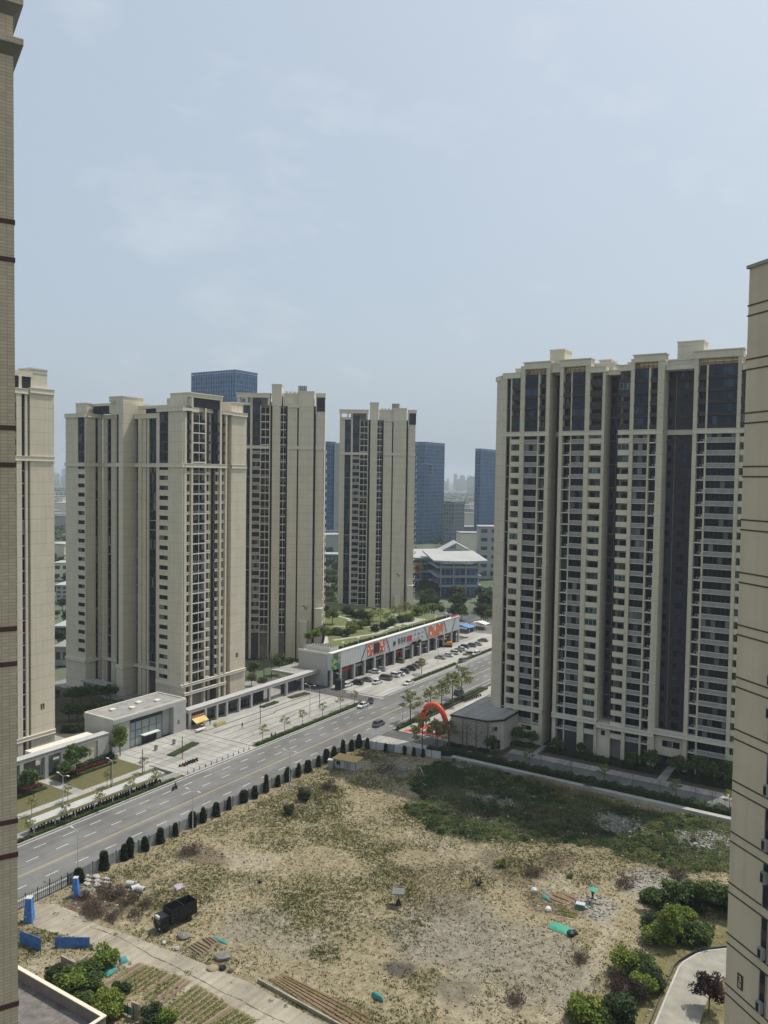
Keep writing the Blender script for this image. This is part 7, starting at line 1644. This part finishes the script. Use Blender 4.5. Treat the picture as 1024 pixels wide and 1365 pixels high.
def slab_(px0, py0, px1, py1, h, label): a, e = GT(px0, py0), GT(px1, py1); d = e - a; tag(MB().box(0, -.14, -.3, Vector((d.x, d.y)).length, .14, h, M['concrete']).build('culvert_slab', None, (a.x, a.y, a.z), math.atan2(d.y, d.x)), label, 'slab')
slab_(82, 1292, 100, 1301, 2.0, 'upright grey concrete slab among the bushes, left one'); slab_(100, 1296, 116, 1283, 1.2, 'low grey concrete slab behind the upright one'); slab_(176, 1356, 186, 1360, 2.1, 'upright grey concrete slab at the bottom edge beside the rows')
o = empty('plot_fence', GT(120, 1330), 0, 'ramshackle dark fence of posts and nets below the vegetable rows', 'fence')
b0 = GT(120, 1330)
for i, (px, py) in enumerate(((124, 1328), (136, 1337), (150, 1342), (163, 1350), (170, 1354), (178, 1358))): q = GT(px, py) - b0; MB().tube([(q.x, q.y, 0), (q.x, q.y, 1.7)], .06, M['rail'], 5).build('post', o)
q0, q1 = GT(136, 1337) - b0, GT(178, 1358) - b0; MB().add([(q0.x, q0.y, .2), (q1.x, q1.y, .2), (q1.x, q1.y, 1.3), (q0.x, q0.y, 1.4)], [(0, 1, 2, 3)], M['net2']).build('net', o)
# ---------------------------------------------------------------- people
M['skin'] = mat('skin', (.35, .2, .13), .6); M['hair'] = mat('dark_hair', (.015, .012, .01), .7)
def person(pos, rz, top, legs, label, pose='walk', h=1.68):
    J = {'pel': (0, 0, .95), 'sp': (0, 0, 1.2), 'ch': (0, 0, 1.38), 'nk': (0, -.01, 1.48), 'hd': (0, -.03, 1.6)}
    sit = pose == 'ride'; z_ = -.25 if sit else 0
    e = [('pel', 'sp'), ('sp', 'ch'), ('ch', 'nk'), ('nk', 'hd')]; R_ = {'pel': .145, 'sp': .125, 'ch': .15, 'nk': .055, 'hd': .1}
    for s, n_ in ((-1, 'l'), (1, 'r')):
        st = .2 * s if pose == 'walk' else 0
        J['sh' + n_] = (.17 * s, 0, 1.4); J['hp' + n_] = (.09 * s, 0, .9)
        if sit: J['kn' + n_] = (.14 * s, -.42, .82); J['ft' + n_] = (.13 * s, -.36, .42); J['to' + n_] = (.13 * s, -.5, .38)
        else: J['kn' + n_] = (.1 * s, -st * .6 - .03, .5); J['ft' + n_] = (.1 * s, -st + .05, .07); J['to' + n_] = (.1 * s, -st - .12, .04)
        if pose == 'hold' and s > 0: J['el' + n_] = (.26, -.14, 1.2); J['wr' + n_] = (.16, -.24, 1.42)
        elif pose in ('ride', 'bend'): J['el' + n_] = (.24 * s, -.2, 1.15); J['wr' + n_] = (.22 * s, -.42, 1.05)
        else: J['el' + n_] = (.22 * s, .03 + st * .3, 1.15); J['wr' + n_] = (.23 * s, -.05 + st * .6, .92)
        e += [('ch', 'sh' + n_), ('sh' + n_, 'el' + n_), ('el' + n_, 'wr' + n_), ('pel', 'hp' + n_), ('hp' + n_, 'kn' + n_), ('kn' + n_, 'ft' + n_), ('ft' + n_, 'to' + n_)]
        R_.update({'sh' + n_: .07, 'el' + n_: .048, 'wr' + n_: .036, 'hp' + n_: .1, 'kn' + n_: .065, 'ft' + n_: .045, 'to' + n_: .04})
    k = list(J); bm = bmesh.new(); sl = bm.verts.layers.skin.verify(); vs = [bm.verts.new(J[q]) for q in k]
    for v_, q in zip(vs, k): v_[sl].radius = (R_[q], R_[q]); v_[sl].use_root = q == 'pel'
    for a, b_ in e: bm.edges.new((vs[k.index(a)], vs[k.index(b_)]))
    me = bpy.data.meshes.new('person_body'); bm.to_mesh(me); bm.free()
    o = empty('person', pos, rz, label, 'person'); body = link('body', me, o)
    m1 = body.modifiers.new('skin', 'SKIN'); m2 = body.modifiers.new('sub', 'SUBSURF'); m2.levels = m2.render_levels = 1
    bpy.context.view_layer.update(); dg_ = bpy.context.evaluated_depsgraph_get(); nm = bpy.data.meshes.new_from_object(body.evaluated_get(dg_)); body.modifiers.clear(); body.data = nm
    nm.materials.clear(); [nm.materials.append(x) for x in (top, legs, M['skin'])]
    for f in nm.polygons:
        c = f.center; f.use_smooth = True; f.material_index = 2 if (c.z > 1.46 or (abs(c.x) > .2 and c.z < 1.0 and not sit) or c.z < 0.0) else (0 if c.z > .93 else 1)
    bm = bmesh.new(); bmesh.ops.create_icosphere(bm, subdivisions=2, radius=.118)
    for v_ in bm.verts: v_.co.z = v_.co.z * 1.1; v_.co.y += .025
    bmesh.ops.delete(bm, geom=[v_ for v_ in bm.verts if v_.co.z < -.02 and v_.co.y < .05], context='VERTS')
    hm = bpy.data.meshes.new('hair'); bm.to_mesh(hm); bm.free(); hm.materials.append(M['hair']); link('hair', hm, o, (0, -.03, 1.64))
    o.scale = (h / 1.7,) * 3
    return o
cl = lambda n_, c: mat(n_, c, .85)
blk, navy, wht, pnk = cl('black_cloth', (.02, .02, .022)), cl('navy_cloth', (.03, .04, .08)), cl('white_cloth', (.55, .55, .53)), cl('pink_cloth', (.4, .12, .14))
p = GT(790, 1200); person((p.x, p.y, p.z), .3, navy, blk, 'person in dark clothes standing on the lot under a green umbrella', 'hold'); o = empty('umbrella', (p.x + .18, p.y - .2, p.z + 1.4), .3, 'green umbrella held open over the person on the lot', 'umbrella'); MB().tube([(0, 0, 0), (0, 0, .9)], .015, M['rail'], 5).build('handle', o); v = [(0, 0, .92)] + [(math.cos(i * .7854) * .85, math.sin(i * .7854) * .85, .6) for i in range(8)]; MB().add(v, [(0, 1 + i, 1 + (i + 1) % 8) for i in range(8)], M['net'], smooth=True).build('canopy', o)
p = G(233, 1053); scooter(p.x, p.y, -UP_, 'dark', 'dark scooter ridden along the near lane of the road', None, .004); person((p.x, p.y + .25, -.05), math.pi * 0, blk, navy, 'person in black riding a scooter on the road', 'ride', 1.65)
for (px, py, rz, t_, l_, ps, lb) in ((367, 984, 2, blk, blk, 'walk', 'person in black walking on the forecourt next to the young trees'), (362, 985, 1, navy, blk, 'stand', 'person in navy standing beside the black clad walker on the forecourt'), (263, 973, 0, pnk, navy, 'stand', 'person in a pink top standing under the yellow awning'), (272, 969, 2, wht, blk, 'walk', 'person in a white top walking past the yellow awning'), (280, 966, 1, blk, navy, 'stand', 'person in a black top standing right of the yellow awning'), (323, 971, 1, navy, blk, 'walk', 'person in navy walking across the middle of the forecourt'), (458, 913, 1, wht, navy, 'walk', 'person in white walking by the guard booth'), (568, 968, 1, wht, blk, 'stand', 'person in white standing under the inflatable arch'), (579, 964, 1, pnk, blk, 'stand', 'person in pink standing under the inflatable arch')):
    q = G(px, py, .13); person((q.x, q.y, .13), rz, t_, l_, lb, ps)
# table and goods before the awning shop
p = G(268, 975, .13); o = empty('display_table', (p.x, p.y, .13), 0, 'low display table with goods under the yellow awning', 'table'); MB().box(-.5, -1.6, .7, .5, 1.6, .76, M['pale_ledge']).build('table_top', o)
for sx in (-.42, .36):
    for sy in (-1.5, 1.44): MB().box(sx, sy, 0, sx + .06, sy + .06, .7, M['rail']).build('leg', o)
p = G(293, 966, .13); o = empty('display_stall', (p.x, p.y, .13), 0, 'low yellow cloth covered stall right of the awning shop', 'stall'); MB().box(-.6, -1.8, 0, .6, 1.8, .8, M['awning']).build('table', o); MB().box(-.4, -1.5, .8, .4, 1.5, 1.0, M['grey_panel']).build('goods', o)
# ---------------------------------------------------------------- the district beyond
def bluecw(name, c, c2, rough=.15):
    """curtain wall: storey bands and mullions in the glass itself, panes of slightly different tint"""
    m, n, L, b = newmat(name)
    tc_ = n.new('ShaderNodeTexCoord'); sp = n.new('ShaderNodeSeparateXYZ'); L(tc_.outputs['Object'], sp.inputs[0])
    ad = n.new('ShaderNodeMath'); ad.operation = 'ADD'; L(sp.outputs[0], ad.inputs[0]); L(sp.outputs[1], ad.inputs[1])
    cb = n.new('ShaderNodeCombineXYZ'); L(ad.outputs[0], cb.inputs[0]); L(sp.outputs[2], cb.inputs[1])
    br = n.new('ShaderNodeTexBrick'); L(cb.outputs[0], br.inputs['Vector']); br.offset = 0; br.inputs['Scale'].default_value = 1; br.inputs['Brick Width'].default_value = 3.0; br.inputs['Row Height'].default_value = 4.0; br.inputs['Mortar Size'].default_value = .28
    br.inputs['Color1'].default_value = rgb(c); br.inputs['Color2'].default_value = rgb(c2); br.inputs['Mortar'].default_value = rgb(tuple(x * 1.7 for x in c2))
    L(br.outputs['Color'], b.inputs['Base Color']); b.inputs['Roughness'].default_value = rough; b.inputs['Specular IOR Level'].default_value = .6
    return m
M['cw'] = bluecw('blue_curtain_wall', (.02, .06, .14), (.05, .12, .23)); M['cw2'] = bluecw('deep_blue_curtain_wall', (.018, .055, .12), (.045, .11, .20)); M['cw3'] = bluecw('grey_blue_curtain_wall', (.06, .085, .11), (.11, .14, .16))
M['farwhite'] = mat('far_white_wall', (.33, .33, .32), .8, .12, .05); M['farroof'] = mat('far_pale_roof', (.36, .36, .35), .7, .1, .05); M['fargrey'] = mat('far_grey_wall', (.28, .28, .28), .8, .15, .05); M['fardark'] = mat('far_dark_window', (.05, .06, .075), .3, .2)
def glass_tower(px, w_, pl, pr, top, label, m='cw', fins=0, rot=None, group=None, base=0.0, extra=None):
    c = ray(px, 650) * w_; X0, Y0 = c.x, c.y
    def XonY(p): d = ray(p, 650); return d.x / d.y * Y0
    def YonX(p): d = ray(p, 650); return d.y / d.x * X0
    wl = X0 - XonY(pl); wr = YonX(pr) - Y0; wl = min(max(wl, 6), 90); wr = min(max(wr, 6), 90)
    zt_ = H + (ray(px, top) * w_).z
    o = empty('office_tower', (X0, Y0, 0), 0, label, 'office tower', group)
    MB().box(-wl, 0, 0, 0, wr, zt_, M[m]).build('curtain_wall', o)
    MB().box(-wl + 1, 1, zt_, -1, wr - 1, zt_ + .5, M['fargrey']).build('roof', o)
    mb = MB(); n_ = int(wl / 3) + 1
    for i in range(n_): mb.box(-wl + i * 3.0 - .15, -.45, 0, -wl + i * 3.0 + .15, 0, zt_ + 2.5, M[m])
    for i in range(int(wr / 3) + 1): mb.box(0, i * 3.0 - .15, 0, .45, i * 3.0 + .15, zt_ + 2.5, M[m])
    mb.box(-wl, -.3, zt_ + .5, 0, 0, zt_ + 2.4, M[m]); mb.box(0, 0, zt_ + .5, .3, wr, zt_ + 2.4, M[m]); mb.build('mullions', o)
    return o, wl, wr, zt_
glass_tower(313, 700, 255, 342, 497, 'wide blue glass office block rising above the left apartment towers')
o, wl, wr, zz = glass_tower(566, 850, 553, 592, 592, 'blue glass office tower with a pale framed opening, right of the far apartment tower', 'cw2')
mb = MB(); z0, z1 = H + (ray(570, 633) * 850).z, H + (ray(570, 618) * 850).z
for a, b_, c_2, d in ((-4, z0, 9, z0 + 1.0), (-4, z1 - 1.0, 9, z1), (8, z0, 9, z1)): mb.box(.5, a + 4, b_, 1.3, c_2 + 4, d, M['cw3'])
for a, b_, c_2, d in ((-11, z0, 1.2, z0 + 1.0), (-11, z1 - 1.0, 1.2, z1)): mb.box(a, -1.3, b_, c_2, -.5, d, M['cw3'])
mb.build('window_frame', o)
glass_tower(606, 800, 592, 620, 672, 'lower blue glass office block right beside the tall one', 'cw3'); glass_tower(640, 850, 635, 668, 601, 'dark blue glass office tower half hidden by the right apartment slab', 'cw2')
glass_tower(440, 770, 426, 447, 592, 'dark blue office tower behind the gap between the two far apartment towers', 'cw2')
c = ray(451, 650) * 772; o = empty('office_tower', (c.x, c.y, 0), YAW, 'pale blank slab tower joined to the dark blue one in the gap', 'office tower'); MB().box(-4, 0, 0, 6, 25, H + (ray(451, 592) * 772).z, M['farwhite']).build('wall', o); MB().box(-4.3, -.3, H + (ray(451, 592) * 772).z, 6.3, 25.3, H + (ray(451, 592) * 772).z + 1, M['farroof']).build('roof', o)
def far_block(px0, px1, ytop, w_, label, m='farwhite', roof='farroof', name='far_building', rows=4, group=None, dep=14, turn=0.0, z0=0.0, cat='building'):
    a, e = ray(px0, 650) * w_, ray(px1, 650) * w_; l = (e - a).length; zt_ = max(4, H + (ray((px0 + px1) / 2, ytop) * w_).z); o = empty(name, (a.x, a.y, 0), YAW + turn, label, cat, group)
    MB().box(0, 0, 0, l, dep, zt_, M[m]).build('wall', o); MB().box(-.5, -.5, zt_, l + .5, dep + .5, zt_ + .7, M[roof]).build('roof', o)
    mb = MB()
    for r_ in range(rows):
        z = zt_ * (r_ + .35) / rows; n_ = max(2, int(l / 5))
        for i in range(n_): mb.box(l * (i + .2) / n_, -.06, z, l * (i + .8) / n_, .0, z + zt_ / rows * .42, M['fardark'])
    wn = mb.build('windows', o); wn['kind'] = 'stuff'
    return o, l, zt_
# exhibition halls with sweeping white roofs
def hall(px0, px1, ytop, w_, label, over=4, floors=4):
    a, e = ray(px0, 650) * w_, ray(px1, 650) * w_; l = (e - a).length; zt_ = H + (ray((px0 + px1) / 2, ytop) * w_).z; o = empty('exhibition_hall', (a.x, a.y, 0), YAW + .12, label, 'exhibition hall'); d = 30
    MB().box(0, 0, 0, l, d, zt_ - 3.5, M['cw2']).build('glass_wall', o)
    for i in range(1, floors): z = (zt_ - 3.5) * i / (floors - .6); MB().box(-2, -2, z, l + 2, d, z + 1.3, M['farwhite']).build('balcony_band', o)
    n_ = 8; v = []
    for s_ in (0, .9):
        for j in (0, 1):
            for i in range(n_ + 1): t = i / n_; v.append((-over + (l + 2 * over) * t, -over + (d + 2 * over) * j, zt_ - 1.2 + 0.5 * (2 * t - 1) ** 2 + 2.2 * j - s_))
    k = n_ + 1; f = []
    for i in range(n_): f += [(i, i + 1, k + i + 1, k + i), (2 * k + i, 3 * k + i, 3 * k + i + 1, 2 * k + i + 1), (i, 2 * k + i, 2 * k + i + 1, i + 1), (k + i, k + i + 1, 3 * k + i + 1, 3 * k + i)]
    f += [(0, k, 3 * k, 2 * k), (k - 1, 3 * k - 1, 4 * k - 1, 2 * k - 1)]
    MB().add(v, f, M['farroof']).build('roof', o)
    for i in range(4): MB().box(l * i / 3 - .3, -2.6, 0, l * i / 3 + .3, -2.02, zt_ - 1.5, M['farwhite']).build('column', o)
    return o, l, zt_
o, l, zz = hall(546, 594, 741, 505, 'low exhibition hall with a white roof and an orange emblem behind the far apartment tower')
mb = MB(); n_ = 18; R0, R1 = 3.4, 2.0
for i in range(n_ - 4):
    a0, a1 = i * 6.2832 / n_, (i + 1) * 6.2832 / n_; mb.add([(6 + math.cos(a0) * R0, -2.3, 13 + math.sin(a0) * R0), (6 + math.cos(a1) * R0, -2.3, 13 + math.sin(a1) * R0), (6 + math.cos(a1) * R1, -2.3, 13 + math.sin(a1) * R1), (6 + math.cos(a0) * R1, -2.3, 13 + math.sin(a0) * R1)], [(0, 1, 2, 3)], M['orange'])
mb.tube([(5.4, -2.3, 11), (6.6, -2.3, 13.2), (6, -2.3, 15.4)], [.9, .8, .2], M['orange'], 6); mb.build('emblem', o)
hall(589, 640, 745, 475, 'exhibition hall with a sweeping white roof and tiers of white balconies', 5)
c = ray(592, 650) * 560; o = empty('gabled_hall', (c.x, c.y, 0), YAW, 'hall with a white gable roof behind the exhibition halls', 'exhibition hall'); z_ = H + (ray(608, 735) * 560).z; MB().box(0, 0, 0, 18, 20, z_, M['cw3']).build('glass_wall', o); MB().add([(-2, -3, z_), (9, -3, z_ + 6), (20, -3, z_), (-2, 22, z_), (9, 22, z_ + 6), (20, 22, z_), (-2, -3, z_ - .8), (9, -3, z_ + 5), (20, -3, z_ - .8)], [(0, 1, 4, 3), (1, 2, 5, 4), (0, 6, 7, 1), (1, 7, 8, 2)], M['farroof']).build('roof', o)
far_block(640, 668, 703, 560, 'pale office block with grey bands half hidden by the right apartment slab', 'farwhite', rows=6); far_block(620, 642, 752, 620, 'low pale building right of the exhibition halls', 'farwhite', rows=3); far_block(424, 455, 740, 640, 'low dark glazed building in the gap between the far apartment towers', 'cw3', rows=3)
far_block(70, 92, 672, 1500, 'hazy pair of pale apartment blocks in the gap left of the stepped tower', 'farwhite', rows=8, dep=30); far_block(71, 92, 752, 520, 'cream flat-roofed building in the gap left of the stepped tower', 'beige_plain', rows=2); far_block(74, 90, 782, 430, 'pale blue grey flats with dark windows in the left gap', 'farwhite', rows=4)
far_block(72, 91, 838, 340, 'low white-roofed workshop in the left gap', 'fardark', rows=1); far_block(72, 91, 866, 290, 'dark walled shed in the left gap nearest the courtyard', 'grey_panel', 'roofgrey', rows=1)
# distant skyline, fading into the haze
rq = random.Random(12); lab = 'faint distant high-rise fading into the haze on the horizon'
for i in range(46):
    px = rq.uniform(560, 700) if i < 26 else rq.choice((rq.uniform(60, 100), rq.uniform(415, 470))); w_ = rq.uniform(3400, 6500); h_ = rq.uniform(25, 65) if i % 4 else rq.uniform(60, 95); b_ = rq.uniform(18, 45); c = ray(px, 650) * w_
    o = MB().box(-b_ / 2, -b_ / 2, -.6, b_ / 2, b_ / 2, h_, M['farwhite']).box(-b_ / 4, -b_ / 4, h_, b_ / 4, b_ / 4, h_ + 5, M['fargrey']).build('distant_high_rise', None, (c.x, c.y, 0), YAW + rq.uniform(-.4, .4)); tag(o, lab, 'high-rise', 'distant high-rises')
for i in range(70):
    px = rq.uniform(590, 665) if i < 34 else (rq.uniform(62, 96) if i < 52 else rq.uniform(418, 460)); w_ = rq.uniform(620, 2000); c = ray(px, 650) * w_; l_, d_, h_ = rq.uniform(14, 40), rq.uniform(12, 20), rq.uniform(6, 22)
    o = MB().box(-l_ / 2, -d_ / 2, -.6, l_ / 2, d_ / 2, h_, M[rq.choice(('farwhite', 'fargrey', 'beige_plain'))]).box(-l_ / 2 - .5, -d_ / 2 - .5, h_, l_ / 2 + .5, d_ / 2 + .5, h_ + 1, M[rq.choice(('farroof', 'fargrey'))]).build('distant_house', None, (c.x, c.y, 0), YAW + rq.uniform(-.5, .5)); tag(o, 'small pale building in the hazy town between the towers', 'building', 'low buildings of the far town')
# far woods read as one mass
rg = np.random.default_rng(77); n_ = 26000; pxs = np.concatenate([rg.uniform(540, 690, n_ // 2), rg.uniform(410, 475, n_ // 4), rg.uniform(50, 110, n_ // 4)]); wd = rg.uniform(560, 3600, len(pxs)); d0 = np.array(FW) * 0
dirs = np.array([list(ray(float(p_), 650)) for p_ in pxs]); P_ = dirs * wd[:, None]; k = vnoise(P_[:, 0], P_[:, 1], 60, 400) > .42; P_, wd = P_[k], wd[k]; P_[:, 2] = rg.uniform(0, 9, len(P_)) * vnoise(P_[:, 0], P_[:, 1], 25, 401)
V, F = leaf_cloud(rg, P_, 3.2, .6); tag(link('distant_woodland', np_mesh('distant_woodland', V, F, M['lf_dark'])), kind='stuff')
sheet('far_road', rect(-420, 352, 120, 372), -.3, 'asphalt2', .2)
# green belt beyond the junction
bl = ['dense dark tree of the green belt beyond the far junction', 'leafy mid green tree of the green belt beyond the far junction', 'small round tree of the green belt beyond the far junction']
for i in range(44):
    px = 545 + (i * 37) % 112; w_ = 385 + (i * 53) % 95; c = ray(px, 650) * w_; kd = ('dense', 'dense_light', 'round', 'dense')[i % 4]; tree(kd, (c.x, c.y, -.5), bl[{'dense': 0, 'dense_light': 1, 'round': 2}[kd]], s=rq.uniform(.75, 1.15) * (1.4 if kd == 'round' else 1), group={'dense': 'dark trees of the green belt', 'dense_light': 'mid green trees of the green belt', 'round': 'small trees of the green belt'}[kd], seed=i % 3)
for i in range(30):
    px = 425 + (i * 17) % 30; w_ = 400 + (i * 47) % 230; c = ray(px, 650) * w_; kd = ('dense', 'dense_light')[i % 2]; tree(kd, (c.x, c.y, -.5), ['dark tree in the green gap between the two far apartment towers', 'light green tree in the green gap between the two far apartment towers'][i % 2], s=rq.uniform(.7, 1.1), group=['dark trees in the green gap', 'light trees in the green gap'][i % 2], seed=i % 3)
for i in range(16):
    px = 455 + i * 6.2; w_ = 352 + (i * 13) % 14; c = ray(px, 650) * w_; tree('dense_light' if i % 2 else 'dense', (c.x, c.y, -.5), 'tree standing behind the rear edge of the shopping hall', s=rq.uniform(.9, 1.25), group='trees behind the shopping hall', seed=i % 3)
for i in range(14):
    px = 70 + (i * 7) % 22; w_ = 300 + i * 22; c = ray(px, 650) * w_; tree('dense' if i % 2 else 'round', (c.x, c.y, -.5), 'dark tree in the narrow gap left of the stepped tower', s=rq.uniform(.6, .9), group='trees in the left gap', seed=i % 3)
# ---------------------------------------------------------------- air
hz_ = MB().box(-9100, -3100, -2, 9100, 12100, 185, None).build('haze'); hz_['kind'] = 'stuff'
m = bpy.data.materials.new('haze_air'); m.use_nodes = True; n = m.node_tree.nodes; n.clear(); ou = n.new('ShaderNodeOutputMaterial'); pv = n.new('ShaderNodeVolumePrincipled'); m.node_tree.links.new(pv.outputs[0], ou.inputs['Volume'])
pv.inputs['Color'].default_value = (.78, .87, .95, 1); pv.inputs['Density'].default_value = .00016; pv.inputs['Anisotropy'].default_value = .25
hz_.data.materials.clear(); hz_.data.materials.append(m)
